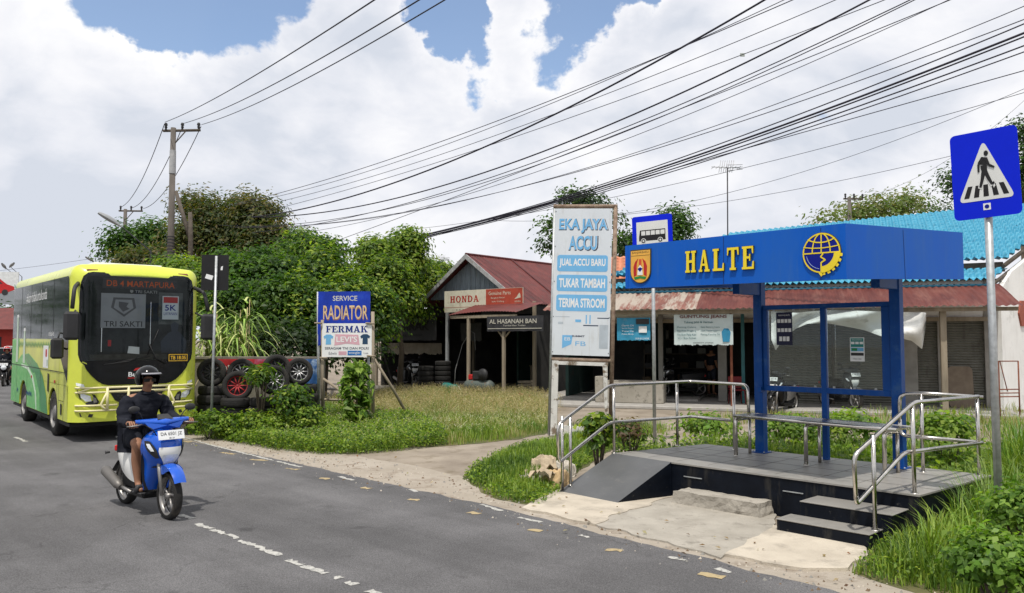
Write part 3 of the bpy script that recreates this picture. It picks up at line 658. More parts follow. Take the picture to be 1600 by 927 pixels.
r3 = [at(1406, 655, 9.62), at(1406.5, 681, 9.62), at(1450, 684, 9.4), at(1536, 692, 9.25)]
railing('step_railing', 'stainless steel handrail beside the two black steps', [rt, rb, r2, r3], [f_a, f_b, f_c, f_d], f_b[0])

# posters behind the acrylic
def poster(name, u0, u1, z0, z1, label, fill, draw):
    F = Matrix.Translation(S(0, 1.5935, 0)) @ Matrix.Rotation(SANG, 4, 'Z') @ Matrix.Rotation(math.pi / 2, 4, 'X')
    m1 = MB().m(fill); m1.prism(bx(u0, z0, u1, z1), .002, F, 0); draw(m1, F, u0, u1, z0, z1)
    t = thing(name, label, 'poster', S((u0 + u1) / 2, 1.592, z0), SANG); m1.build('sheet', t, True); return t
def dr1(m1, F, u0, u1, z0, z1):
    w, h = u1 - u0, z1 - z0; m1.m(white)
    m1.text('INFORMASI RUTE', F @ fr2((u0 + u1) / 2, z1 - h * .09, .003), w * .7, h * .045, 0)
    for r_ in range(3):
        for c in range(4 if r_ < 2 else 3): 
            x = u0 + w * (.08 + c * .225 + (.1 if r_ == 2 else 0)); y = z1 - h * (.32 + r_ * .28); m1.prism(bx(x, y, x + w * .18, y + h * (.11 if r_ < 2 else .14)), .001, F, .0025)
def dr2(m1, F, u0, u1, z0, z1):
    w, h = u1 - u0, z1 - z0
    m1.m(mat('poster_green', (.02, .22, .20), .5)).prism(bx(u0 + .01, z0 + h * .60, u1 - .01, z1 - .01), .001, F, .0025); m1.m(white); m1.text('PENGUMUMAN', F @ fr2((u0 + u1) / 2, z1 - h * .1, .0042), w * .7, h * .05, 0)
    for c in range(3): m1.prism(bx(u0 + w * (.08 + c * .3), z0 + h * .72, u0 + w * (.32 + c * .3), z0 + h * .82), .001, F, .0035)
    m1.m(lightblue).prism(bx(u0 + .01, z0 + h * .42, u1 - .01, z0 + h * .57), .001, F, .0025); m1.m(green).prism(bx(u0 + .02, z0 + h * .44, u0 + w * .5, z0 + h * .55), .001, F, .0036)
    m1.m(dark).prism(bx(u0 + .01, z0 + h * .24, u1 - .01, z0 + h * .36), .001, F, .0025); m1.m(black).text('TRAYEK', F @ fr2((u0 + u1) / 2, z0 + h * .1, .003), w * .6, h * .05, 0)
poster('poster', .60, .83, 1.92, 2.36, 'dark navy poster with white boxes on left pane of shelter', mat('poster_navy', (.012, .014, .05), .5), dr1)
poster('poster', 1.60, 1.78, 1.72, 2.02, 'small white and green notice on right pane of shelter', white, dr2)

# loose concrete block
mb = MB().m(cement); rn = random.Random(5)
A = gd(1049.5, 788); Bc = gd(1186, 812.5); uu = (Bc - A); ln = uu.length; uu.normalize(); ww = Vector((-uu.y, uu.x, 0)); 
def blk(i, j, k):
    x, y, z = i / 14, j / 5, k / 3
    p = A + uu * ln * x + ww * .42 * y + Vector((0, 0, .165 * z + .005))
    nz = noise.noise_vector((x * 3.1, y * 2.2, z * 1.3)) * .02 + noise.noise_vector((x * 14, y * 9, z * 5)) * .012
    if k == 3 and j == 5: nz.z -= .03 * abs(noise.noise((x * 9, 0, 0))) * 2
    if i in (0, 14): nz += uu * (.02 if i == 0 else -.02) * (z > .5)
    return p + nz
for (a, b, f) in ((14, 3, lambda u, v: blk(round(u * 14), 0, round(v * 3))), (14, 3, lambda u, v: blk(14 - round(u * 14), 5, round(v * 3))), (5, 3, lambda u, v: blk(14, round(u * 5), round(v * 3))), (5, 3, lambda u, v: blk(0, 5 - round(u * 5), round(v * 3))), (14, 5, lambda u, v: blk(round(u * 14), round(v * 5), 3))):
    mb.sheet(f, a, b, False)
tag(mb.build('concrete_block'), 'rough grey concrete slab used as a step before the black platform', 'concrete block')

# crumpled sacks and rubble beside the ramp foot
sack = [mat('sack_tan', (.42, .34, .24), .9, vs=8, bump=.3), mat('sack_grey', (.30, .27, .24), .9, vs=8, bump=.3), mat('sack_ochre', (.50, .36, .2), .9, vs=10)]
def crumple(name, px, py, w, h, m, label, seed):
    p = gd(px, py); b = MB().m(m)
    def f(u, v):
        a = u * 2 * math.pi; r = (1 - .98 * v ** 1.5); n = noise.noise((math.cos(a) * 1.6 + seed, math.sin(a) * 1.6, v * 2.5)) ; n2 = noise.noise((math.cos(a) * 5 + seed, math.sin(a) * 5, v * 6))
        rr = (max(r, 0) ** .8 + n * .28 * (1 - v) + n2 * .12 * (1 - v)) * w / 2
        return (p.x + rr * math.cos(a), p.y + rr * math.sin(a) * .8, max(.004, h * math.sin(min(1, v * 1.15) * 1.57) * (1 + n * .6 * (1 - v) + n2 * .45 * (1 - v) + .25 * noise.noise((math.cos(a) * r * 4 + seed, math.sin(a) * r * 4, 3)))))
    b.sheet(f, 34, 12, False); return tag(b.build(name), label, 'rubbish', 'rubbish heap beside the ramp')
crumple('rubbish_sack', 830, 756, .46, .13, sack[1], 'flat grey crumpled sack at the left of the rubbish by the ramp', 1)
crumple('rubbish_sack', 850, 742, .40, .26, sack[0], 'folded upright tan sack at the back of the rubbish by the ramp', 7)
crumple('rubbish_sack', 872, 762, .44, .22, sack[2], 'bulky ochre sack nearest the foot of the ramp', 13)
crumple('rubbish_sack', 880, 744, .40, .20, mat('sack_white', (.50, .46, .40), .9, vs=8), 'small whitish crumpled sack behind the ochre sack', 22)
crumple('rubbish_sack', 818, 750, .30, .07, sack[0], 'thin tan scrap of sacking lying flat on the grass edge', 31)
sc2 = MB().m(sack[0])
for k, (px, py, a_) in enumerate(((838, 750, .4), (858, 756, 1.6), (846, 764, 2.6))):
    p = gd(px, py); ca, sa = math.cos(a_), math.sin(a_)
    sc2.sheet(lambda u, v: (p.x + ((u - .5) * .34) * ca - (v - .5) * .22 * sa, p.y + ((u - .5) * .34) * sa + (v - .5) * .22 * ca, .14 + .05 * k + .09 * noise.noise((u * 3 + k, v * 3, 1)) + .05 * noise.noise((u * 9, v * 9 + k, 4)) + .10 * (u - .4) ** 2 * 4 * (1 if k % 2 else -.4)), 12, 8, False)
tag(sc2.build('cardboard_scraps'), 'torn tan cardboard scraps lying on top of the rubbish by the ramp', 'rubbish', kind='stuff')

# ------------------------------------------------------------------ road signs on poles
def rrect(w, h, r, n=5, cx=0, cy=0):
    out = []
    for (x, y, a) in ((w / 2 - r, h / 2 - r, 0), (-w / 2 + r, h / 2 - r, 90), (-w / 2 + r, -h / 2 + r, 180), (w / 2 - r, -h / 2 + r, 270)):
        for k in range(n + 1): t = R(a + 90 * k / n); out.append((cx + x + r * math.cos(t), cy + y + r * math.sin(t)))
    return out
# pedestrian crossing sign
TL, TR_, BR_, BL_ = at(1485.8, 214, 7.42), at(1589.6, 193.6, 7.02), at(1597.4, 333.4, 7.02), at(1489.7, 346.4, 7.42)
cz = (TL + TR_ + BR_ + BL_) / 4; xd = ((TR_ - TL) + (BR_ - BL_)); yd = ((TL - BL_) + (TR_ - BR_)); sw = xd.length / 2; sh = yd.length / 2
F = frame(cz, xd, yd)
foot = at(1560, 760, 7.3); foot.z = 0
cs = thing('crossing_sign', 'blue square pedestrian crossing sign on tall grey pole at right', 'road sign', foot, 0)
m1 = MB().m(sign_blue).prism(rrect(sw, sh, .045), .003, F, 0); m1.m(galv).prism(rrect(sw * .99, sh * .99, .045), .002, F, -.003); pl = m1.build('sign_plate', cs, True)
m1 = MB().m(sign_white); s = sw / 1.0
FP = F.copy(); kx, ky = .84 / .86, .69 * sh / (.74 * s); F = F @ fr2(0, .39 * sh - .43 * s * ky) @ Matrix.Diagonal((kx, ky, 1, 1))
tri = [(-.36 * s, -.22 * s), (.36 * s, -.22 * s), (0, .40 * s)]
def rtri(T, r):
    out = []
    for i in range(3):
        p, a, b = Vector(T[i]), Vector(T[i - 1]), Vector(T[(i + 1) % 3]); u = (a - p).normalized(); v = (b - p).normalized()
        p0, p2 = p + u * r, p + v * r
        for k in range(6): t = k / 5; out.append(tuple(p0 * (1 - t) ** 2 + p * 2 * t * (1 - t) + p2 * t * t))
    return out
m1.prism(rtri([(-.43 * s, -.31 * s), (.43 * s, -.31 * s), (0, .43 * s)], .05), .0015, F, .004); m1.build('triangle', pl, True)
m1 = MB().m(black)
for i, x in enumerate((-.30, -.15, 0, .15, .30)):
    k = x * .22; m1.prism([((x - .04) * s, -.265 * s), ((x + .04) * s, -.265 * s), ((x + .035 - k * 1.0) * s, -.12 * s), ((x - .035 - k * 1.0) * s, -.12 * s)], .001, F, .006)
def limb(pts, ws, z):
    for i in range(len(pts) - 1):
        a, b = Vector(pts[i]) * s, Vector(pts[i + 1]) * s; n = Vector((-(b - a).y, (b - a).x)).normalized() * s
        m1.prism([tuple(a + n * ws[i]), tuple(a - n * ws[i]), tuple(b - n * ws[i + 1]), tuple(b + n * ws[i + 1])], .001, F, z + .0003 * i)
m1.m(sign_white); limb([(-.01, .03), (-.05, -.06), (-.085, -.165)], (.045, .04, .03), .0072); limb([(.02, .03), (.06, -.05), (.11, -.14), (.14, -.13)], (.045, .04, .035, .02), .0075)
m1.m(black); m1.prism([((.035 + .033 * math.cos(R(t))) * s, (.262 + .033 * math.sin(R(t))) * s) for t in range(0, 360, 20)], .001, F, .0085)
limb([(.01, .215), (-.01, .12), (.0, .02)], (.045, .05, .04), .0085); limb([(-.02, .03), (-.045, -.06), (-.08, -.15)], (.032, .025, .018), .0092); limb([(.015, .03), (.055, -.05), (.10, -.125), (.135, -.105)], (.03, .025, .018, .012), .0099)
limb([(-.02, .21), (-.085, .14), (-.09, .04)], (.022, .018, .014), .0106); limb([(.03, .2), (.07, .11), (.15, .075)], (.022, .018, .012), .0112)
m1.build('pedestrian_symbol', pl, True)
F = FP
yk = -.375 * sh; m1 = MB().m(white).prism(bx(-.055 * s, yk - .055 * s, .055 * s, yk + .055 * s), .001, F, .004); m1.m(navy).prism([(.035 * s * math.cos(R(t)), yk + .035 * s * math.sin(R(t))) for t in range(0, 360, 20)], .001, F, .0055); m1.build('sticker', pl, True)
ptop = F @ Vector((.01, .2, -.035))
m1 = MB().m(galv).tube([foot, Vector((ptop.x, ptop.y, ptop.z))], .033, 14); m1.build('pole', cs, True)
m1 = MB().m(galv)
for yy in (-.28, .22): m1.prism(bx(-.09, yy - .015, .09, yy + .015), .03, F, -.034)
split_build(m1, 'bracket', cs, True)
# bus stop sign
sc_ = (at(988, 340, 15.1) + at(1050.5, 333, 14.7)) / 2; xd = at(1050.5, 340, 14.7) - at(988, 346.5, 15.1); sw = xd.length; F = frame(sc_ + Vector((0, 0, -sw * .5)), xd)
foot = gd(1018, 700); bs_ = thing('bus_stop_sign', 'blue square bus stop sign with bus pictogram behind the canopy', 'road sign', foot, 0)
m1 = MB().m(sign_blue).prism(rrect(sw, sw, .05), .003, F, 0); pl = m1.build('sign_plate', bs_, True)
m1 = MB().m(sign_white).prism(bx(-sw * .39, -sw * .40, sw * .39, sw * .36), .0015, F, .004); m1.build('white_field', pl, True)
m1 = MB().m(black); s = sw
m1.prism([(-.33 * s, -.10 * s), (.33 * s, -.10 * s), (.33 * s, .16 * s), (-.30 * s, .16 * s), (-.33 * s, 0)], .001, F, .006)
m1.m(sign_white)
for k in range(5): m1.prism(bx((-.27 + k * .12) * s, .035 * s, (-.17 + k * .12) * s, .135 * s), .0006, F, .0071)
for x in (-.22, .2):
    m1.m(sign_white).prism([((x + .065 * math.cos(R(t))) * s, (-.10 + .065 * math.sin(R(t))) * s) for t in range(0, 360, 18)], .0006, F, .0074); m1.m(black).prism([((x + .05 * math.cos(R(t))) * s, (-.10 + .05 * math.sin(R(t))) * s) for t in range(0, 360, 18)], .0006, F, .0081)
    m1.m(sign_white).prism([((x + .025 * math.cos(R(t))) * s, (-.10 + .025 * math.sin(R(t))) * s) for t in range(0, 360, 30)], .0006, F, .0088)
m1.build('bus_symbol', pl, True)
pt = F @ Vector((0, .2, -.04)); foot.x = pt.x * foot.y / pt.y if False else foot.x
m1 = MB().m(galv).tube([Vector((pt.x, pt.y, 0)), pt], .033, 14); m1.build('pole', bs_, True); bs_.location = (pt.x, pt.y, 0)
inv_fix = None
for c in bs_.children: c.location = (foot.x - pt.x, foot.y - pt.y, 0)
# ------------------------------------------------------------------ people
def skin_grow(name, J, E, material, parent, root=None, sub=2):
    keys = list(J); idx = {k: i for i, k in enumerate(keys)}
    if root: keys.remove(root); keys.insert(0, root); idx = {k: i for i, k in enumerate(keys)}
    me = bpy.data.meshes.new(name); me.from_pydata([tuple(J[k][0]) for k in keys], [(idx[a], idx[b]) for a, b in E], [])
    o = bpy.data.objects.new(name, me); COL.objects.link(o)
    md = o.modifiers.new('skin', 'SKIN'); md.use_smooth_shade = True; md.branch_smoothing = .6
    for i, k in enumerate(keys):
        r = J[k][1]; sv = me.skin_vertices[0].data[i]; sv.radius = (r, r) if not isinstance(r, tuple) else r; sv.use_root = (i == 0)
    s = o.modifiers.new('sub', 'SUBSURF'); s.levels = sub; s.render_levels = sub
    dg = bpy.context.evaluated_depsgraph_get(); nm = bpy.data.meshes.new_from_object(o.evaluated_get(dg)); nm.name = name
    nm.materials.clear(); nm.materials.append(material)
    for p in nm.polygons: p.use_smooth = True; p.material_index = 0
    o.modifiers.clear(); o.data = nm; bpy.data.meshes.remove(me); o.parent = parent
    return o
skin_m = mat('skin', (.30, .15, .09), .55, var=.1, vs=9)
cloth_black = mat('black_cloth', (.008, .009, .014), .8, spec=.1, vs=5, col2=(.020, .022, .030), bump=1.0, bs=11)
helm = mat('helmet_black', (.005, .005, .006), .16, var=.1, coat=.12, spec=.25)
helm_red = mat('helmet_red', (.45, .02, .02), .2, var=.1, coat=.6)
V = Vector
def rider(name, label, root_loc, rz, jacket=cloth_black, shorts=cloth_black, hm=helm, lower=None, sandals=True, glasses=True):
    t = thing(name, label, 'person', root_loc, rz)
    J = {'pel': (V((0, .24, .86)), .135), 'waist': (V((0, .19, .98)), .125), 'chest': (V((0, .13, 1.17)), .14), 'shb': (V((0, .11, 1.30)), .11),
         'neck': (V((0, .07, 1.385)), .055), 'jaw': (V((0, .045, 1.445)), .066), 'head': (V((0, .045, 1.52)), .088), 'top': (V((0, .05, 1.59)), .075)}
    E = [('pel', 'waist'), ('waist', 'chest'), ('chest', 'shb'), ('shb', 'neck'), ('neck', 'jaw'), ('jaw', 'head'), ('head', 'top')]
    for s, n in ((-1, 'r'), (1, 'l')):
        J['sh' + n] = (V((s * .185, .11, 1.30)), .062); J['el' + n] = (V((s * .27, .03, 1.07)), .043); J['wr' + n] = (V((s * .315, -.27, 1.045)), .028)
        J['pa' + n] = (V((s * .32, -.345, 1.065)), .032)
        E += [('shb', 'sh' + n), ('sh' + n, 'el' + n), ('el' + n, 'wr' + n), ('wr' + n, 'pa' + n)]
        for k in range(4):
            x = s * (.285 + .023 * k); L_ = (.9, 1, .96, .8)[k]
            J['f%d%sa' % (k, n)] = (V((x, -.385, 1.075)), .0105); J['f%d%sb' % (k, n)] = (V((x, -.412, 1.055 - .005 * k)), .0098); J['f%d%sc' % (k, n)] = (V((x, -.408, 1.055 - .034 * L_)), .009); J['f%d%sd' % (k, n)] = (V((x, -.388, 1.05 - .04 * L_)), .008)
            E += [('pa' + n, 'f%d%sa' % (k, n)), ('f%d%sa' % (k, n), 'f%d%sb' % (k, n)), ('f%d%sb' % (k, n), 'f%d%sc' % (k, n)), ('f%d%sc' % (k, n), 'f%d%sd' % (k, n))]
        J['t1' + n] = (V((s * .285, -.34, 1.035)), .0125); J['t2' + n] = (V((s * .268, -.37, 1.018)), .0105); J['t3' + n] = (V((s * .262, -.392, 1.02)), .009)
        E += [('pa' + n, 't1' + n), ('t1' + n, 't2' + n), ('t2' + n, 't3' + n)]
        J['hip' + n] = (V((s * .09, .2, .84)), .1); J['kn' + n] = (V((s * .185, -.17, .80)), .062); J['cf' + n] = (V((s * .175, -.12, .60)), .056); J['an' + n] = (V((s * .155, -.14, .35)), .034)
        J['ft' + n] = (V((s * .16, -.20, .315)), .036); J['to' + n] = (V((s * .17, -.29, .295)), .028)
        E += [('pel', 'hip' + n), ('hip' + n, 'kn' + n), ('kn' + n, 'cf' + n), ('cf' + n, 'an' + n), ('an' + n, 'ft' + n), ('ft' + n, 'to' + n)]
    J['nose'] = (V((0, -.052, 1.495)), .014); E.append(('head', 'nose'))
    skin_grow('body', J, E, skin_m, t, 'pel')
    jj = {'pel': (V((0, .25, .84)), (.19, .165)), 'waist': (V((0, .19, .98)), (.185, .16)), 'chest': (V((0, .12, 1.16)), (.20, .175)), 'shb': (V((0, .11, 1.30)), (.15, .125)), 'co0': (V((0, .085, 1.36)), (.105, .10)), 'col': (V((0, .07, 1.415)), (.085, .085))}
    je = [('pel', 'waist'), ('waist', 'chest'), ('chest', 'shb'), ('shb', 'co0'), ('co0', 'col')]
    for s, n in ((-1, 'r'), (1, 'l')):
        jj['sh' + n] = (V((s * .19, .11, 1.29)), .092); jj['md' + n] = (V((s * .235, .07, 1.18)), .088); jj['el' + n] = (V((s * .275, .03, 1.07)), .080); jj['fa' + n] = (V((s * .30, -.13, 1.05)), .062); jj['wr' + n] = (V((s * .315, -.25, 1.045)), .048)
        je += [('shb', 'sh' + n), ('sh' + n, 'md' + n), ('md' + n, 'el' + n), ('el' + n, 'fa' + n), ('fa' + n, 'wr' + n)]
    if not glasses and False: pass
    j = skin_grow('jacket', jj, je, jacket, t, 'pel', 3)
    for v in j.data.vertices: v.co += noise.noise_vector(Vector((v.co.x * 9, v.co.y * 9, v.co.z * 22))) * .017 + noise.noise_vector(v.co * 6) * .02
    sj = {'pel': (V((0, .25, .84)), .17)}; se = []
    for s, n in ((-1, 'r'), (1, 'l')):
        sj['hip' + n] = (V((s * .10, .18, .84)), .115); sj['th' + n] = (V((s * .145, .02, .82)), .10); sj['kn' + n] = (V((s * .175, -.12, .805)), .086); se += [('pel', 'hip' + n), ('hip' + n, 'th' + n), ('th' + n, 'kn' + n)]
        if lower: sj['sk' + n] = (V((s * .175, -.13, .62)), .075); sj['cu' + n] = (V((s * .155, -.13, .4)), .06); se += [('kn' + n, 'sk' + n), ('sk' + n, 'cu' + n)]
    skin_grow('shorts' if not lower else 'trousers', sj, se, shorts, t, 'pel')
    # open-face helmet: shell with an opening for the face
    b = MB().m(hm); c = V((0, .05, 1.545)); 
    vs = []; fs = []; n = 40; h = 20; ok = {}
    for k in range(h + 1):
        ph = math.pi * k / h
        for q in range(n):
            th = 2 * math.pi * q / n; d = V((math.sin(ph) * math.sin(th), -math.sin(ph) * math.cos(th), math.cos(ph)))
            vs.append(c + V((d.x * .137, d.y * .155, d.z * .145)))
            ok[(k, q)] = not (abs(((th + math.pi) % (2 * math.pi)) - math.pi) < R(58) and ph > R(72)) and ph < R(128)
    for k in range(h):
        for q in range(n):
            if ok[(k, q)] and ok[(k + 1, (q + 1) % n)]: fs.append((k * n + q, (k + 1) * n + q, (k + 1) * n + (q + 1) % n, k * n + (q + 1) % n))
    b.add(vs, fs, True)
    b.m(mat('visor_grey', (.25, .25, .27), .3)); b.sheet(lambda u, v: c + V((math.sin((u - .5) * 1.7) * (.139 + .012 * v), -math.cos((u - .5) * 1.7) * (.157 + .022 * v), .052 - .012 * v)), 10, 3)
    b.m(black); 
    hl = b.build('helmet', t)
    mod = hl.modifiers.new('s', 'SOLIDIFY'); mod.thickness = .012
    if glasses:
        g = MB().m(black_gloss)
        for s in (-1, 1): g.sheet(lambda u, v: V((s * (.008 + .062 * u), -.047 + .02 * u * u, 1.537 - .034 * v - .004 * u)), 6, 3)
        g.tube([(-.07, -.025, 1.535), (-.03, -.05, 1.537), (.03, -.05, 1.537), (.07, -.025, 1.535)], .004, 6); g.build('sunglasses', t)
    lp = MB().m(mat('lips', (.16, .06, .05), .5)); lp.tube([(-.022, -.026, 1.455), (0, -.034, 1.457), (.022, -.026, 1.455)], .005, 6); lp.build('mouth', t)
    sh = MB().m(dark if sandals else black)
    for s in (-1, 1):
        sh.sheet(lambda u, v: V((s * .165 + (u - .5) * .1 * (1 - .25 * abs(2 * v - 1)), -.33 + .24 * v, .272)), 4, 6); sh.tube([(s * .165 - .05, -.25, .275), (s * .165 - .03, -.25, .335), (s * .165 + .03, -.25, .335), (s * .165 + .05, -.25, .275)], .013, 6)
    o = sh.build('sandals', t); m_ = o.modifiers.new('s', 'SOLIDIFY'); m_.thickness = .018
    return t

# ------------------------------------------------------------------ scooter
sc_blue = mat('scooter_blue', (.006, .085, .50), .22, var=.05, coat=.6)
sc_white = mat('scooter_white', (.80, .80, .78), .3, var=.05, coat=.4)
lens = mat('lamp_lens', (.74, .77, .80), .1, var=.15, vs=30, coat=.8)
chrome = mat('chrome', (.7, .7, .7), .15, metal=1)
alu = mat('dull_aluminium', (.28, .27, .26), .45, metal=.7, vs=10)
skin_dummy = None
def wheel(parent, y, r=.285, w=.05, spokes=5, disc=True, rim=alu, name='wheel'):
    t = MB().m(rubber); t.lathe([(r - .055, -w), (r - .02, -w * 1.05), (r - .004, -w * .6), (r, 0), (r - .004, w * .6), (r - .02, w * 1.05), (r - .055, w)], 36, 'x', (0, y, r)); tyre = t.build('tyre', parent)
    q = MB().m(rim); q.lathe([(r - .05, -w * .8), (r - .07, -w * .5), (r - .075, 0), (r - .07, w * .5), (r - .05, w * .8)], 36, 'x', (0, y, r)); q.lathe([(.0, -w), (.035, -w), (.035, w), (0, w)], 14, 'x', (0, y, r))
    for k in range(spokes):
        a = 2 * math.pi * k / spokes + .3; q.tube([(0, y + .03 * math.cos(a), r + .03 * math.sin(a)), (0, y + (r - .07) * math.cos(a + .15), r + (r - .07) * math.sin(a + .15))], [.016, .011], 6)
    if disc: q.lathe([(.05, w + .01), (.11, w + .01), (.11, w + .014), (.05, w + .014)], 24, 'x', (0, y, r))
    q.build('rim', tyre)
    return tyre
LV = [(.99, .10, -.50, -.42), (.95, .17, -.57, -.39), (.88, .235, -.635, -.36), (.78, .245, -.665, -.34), (.70, .225, -.655, -.33), (.62, .195, -.60, -.32), (.54, .19, -.50, -.31), (.42, .19, -.41, -.30), (.30, .17, -.35, -.28)]
def apr(t, z, o=0.0):
    for i in range(len(LV) - 1):
        if LV[i][0] >= z >= LV[i + 1][0]: break
    f = (LV[i][0] - z) / (LV[i][0] - LV[i + 1][0]); a = [LV[i][k] * (1 - f) + LV[i + 1][k] * f for k in range(1, 4)]
    ang = t * math.pi / 2
    return V((math.sin(ang) * (a[0] * .88 + o), a[2] + (a[1] - a[2] - o) * max(0, math.cos(ang)) ** .8, z))
def scooter(name, label, loc, rz, body=sc_blue, side=sc_white, fender=None, plate='DA 6501 JZ', roundlamp=False, cat='scooter', group=None, mirror_both=True):
    t = thing(name, label, cat, loc, rz, group); fender = fender or body
    b = MB().m(body)
    b.sheet(lambda u, v: apr(u * 2 - 1, .99 - .69 * v), 18, 16)
    b.m(dark).sheet(lambda u, v: V(((u * 2 - 1) * (.16 + .05 * math.sin(v * 3.1)), -.335 + .03 * v + .04 * (abs(u * 2 - 1)) * -1, .99 - .69 * v)), 8, 6)
    front = b.build('front_shield', t)
    l = MB()
    if roundlamp:
        l.m(dark).lathe([(.12, 0), (.12, .03), (.0, .05)], 24, 'y', (0, -.70, .80)); l.m(lens).lathe([(.105, 0), (.09, -.02), (.0, -.03)], 24, 'y', (0, -.705, .80))
    else:
        def patch(m_, rows, o):
            K = 8; l.m(m_).add([apr(t0 + (t1 - t0) * i / K, z, o) for z, t0, t1 in rows for i in range(K + 1)], [(j * (K + 1) + i, j * (K + 1) + i + 1, (j + 1) * (K + 1) + i + 1, (j + 1) * (K + 1) + i) for j in range(len(rows) - 1) for i in range(K)], True)
        patch(sc_white, [(.835, -.42, -.30), (.80, -.46, .0), (.80, -.46, .0)][:0] + [(.80, -.36, .36), (.76, -.38, .38), (.72, -.36, .36), (.68, -.30, .30), (.64, -.24, .24), (.60, -.18, .18)], .012)
        patch(lens, [(.72, -.24, .24), (.69, -.29, .29), (.65, -.24, .24), (.605, -.16, .16)], .020); l.m(dark); patch(dark, [(.585, -.5, .5), (.565, -.6, .6)], .008)
        for s in (-1, 1):
            patch(dark, [(z, s * a_, s * b_) for z, a_, b_ in ((.87, .66, .86), (.82, .52, .82), (.77, .43, .74), (.72, .40, .62), (.68, .36, .48))], .011)
            patch(lens, [(z, s * a_, s * b_) for z, a_, b_ in ((.84, .64, .76), (.80, .56, .70), (.76, .50, .60))], .017)
    l.build('headlight', t)
    f = MB().m(fender)
    yF = -.64
    f.sheet(lambda u, v: V(((v - .5) * (.15 - .05 * abs(u - .4)), yF - (.315 + .012 * (1 - (2 * v - 1) ** 2)) * math.cos(R(28 + 112 * u)), .285 + (.315 + .02 * (1 - (2 * v - 1) ** 2)) * math.sin(R(28 + 112 * u)))), 14, 6)
    f.sheet(lambda u, v: V((-.078 * 1, yF - (.318 - .10 * v * math.sin(math.pi * u)) * math.cos(R(60 + 70 * u)), .285 + (.318 - .10 * v * math.sin(math.pi * u)) * math.sin(R(60 + 70 * u)))), 8, 3)
    f.sheet(lambda u, v: V((.078 * 1, yF - (.318 - .10 * v * math.sin(math.pi * u)) * math.cos(R(60 + 70 * u)), .285 + (.318 - .10 * v * math.sin(math.pi * u)) * math.sin(R(60 + 70 * u)))), 8, 3)
    f.build('front_fender', t)
    wheel(t, yF, .262, .043); wheel(t, .60, .262, .05, disc=False)
    k = MB().m(alu)
    for s in (-1, 1): k.tube([(s * .085, yF, .275), (s * .08, -.50, .72)], [.022, .026], 8)
    k.build('fork', t)
    h = MB().m(body)
    h.sheet(lambda u, v: V(((u * 2 - 1) * .30, -.42 + .10 * math.cos(v * 2 * math.pi) * (1 - .75 * abs(2 * u - 1)) - .02 + .05 * abs(2 * u - 1), 1.055 + .055 * math.sin(v * 2 * math.pi) * (1 - .55 * abs(2 * u - 1)) + .02 * abs(2 * u - 1))), 16, 14)
    h.m(body).add([(-.16, -.50, .99), (.16, -.50, .99), (.22, -.46, 1.07), (0, -.55, 1.035), (-.22, -.46, 1.07)], [(0, 1, 3), (1, 2, 3), (0, 3, 4)])
    h.m(dark).add([(-.09, -.49, 1.10), (.09, -.49, 1.10), (.06, -.40, 1.15), (-.06, -.40, 1.15)], [(0, 1, 2, 3)])
    h.build('handlebar_cover', t)
    for s in (-1, 1):
        g = MB().m(rubber).tube([(s * .24, -.385, 1.062), (s * .375, -.375, 1.06)], .018, 10); g.m(alu).tube([(s * .23, -.43, 1.05), (s * .30, -.45, 1.04), (s * .40, -.43, 1.035)], [.009, .008, .006], 6); g.build('grip', t)
        mt = MB().m(dark).tube([(s * .20, -.38, 1.08), (s * .25, -.40, 1.17), (s * .29, -.40, 1.20)], .007, 6)
        mt.ball((s * .315, -.405, 1.215), .052, 14, (1.25, .35, .8)); mt.build('mirror', t)
    cb = MB().m(black)
    for s in (-1, 1): cb.tube([(s * .22, -.43, 1.05), (s * .16, -.52, 1.0), (s * .10, -.55, .90)], .006, 5)
    cb.tube([(.06, -.62, .62), (.09, -.68, .5), (.075, -.66, .32)], .007, 5); cb.build('brake_cable', t)
    p = MB().m(white).cbox((0, -.655, .935), (.29, .006, .105), .002, Matrix.Rotation(R(-18), 3, 'X'))
    F = Matrix.Translation((0, -.6595, .937)) @ Matrix.Rotation(R(-18), 4, 'X') @ Matrix.Rotation(math.pi / 2, 4, 'X'); p.m(dark).text(plate, F @ fr2(0, .008), .235, .048, .001); p.text('08 29', F @ fr2(0, -.035), .06, .016, .001); p.build('licence_plate', t)
    s_ = MB().m(black).box(-.15, .15, -.33, .08, .245, .275, .01); s_.box(-.12, .12, -.2, .45, .18, .25, .02); s_.box(-.02 - .08, .06 + .03, .1, .5, .25, .42, .02); s_.build('footboard', t)
    def sp(u, v, s): 
        y = -.02 + .80 * u; hw = .15 * math.sin(math.pi * min(1, .25 + u * .7)) ** .6; top = .70 + .06 * u; bot = .33 + .28 * u * u
        z = bot + (top - bot) * v; return V((s * (hw * (.8 + .2 * math.sin(v * 3.14))), y, z))
    r_ = MB().m(side)
    r_.sheet(lambda u, v: sp(u, v, -1), 12, 6); r_.sheet(lambda u, v: sp(1 - u, v, 1), 12, 6); r_.add([sp(1, 0, -1), sp(1, 0, 1), sp(1, 1, 1), sp(1, 1, -1)], [(0, 1, 2, 3)])
    r_.m(dark).add([sp(0, 0, -1), sp(0, 0, 1), sp(0, 1, 1), sp(0, 1, -1)], [(3, 2, 1, 0)]); r_.build('rear_body', t)
    se = MB().m(mat('seat_vinyl', (.015, .015, .016), .5, bump=.1)); se.sheet(lambda u, v: V(((.145 - .04 * abs(2 * u - 1) ** 2) * math.cos(v * 2 * math.pi), -.02 + .76 * u, .745 + .03 * u + .045 * math.sin(v * 2 * math.pi) * (1 - abs(2 * u - 1) ** 4) + (.03 if u > .6 else 0)))
                                             , 14, 14); se.build('seat', t)
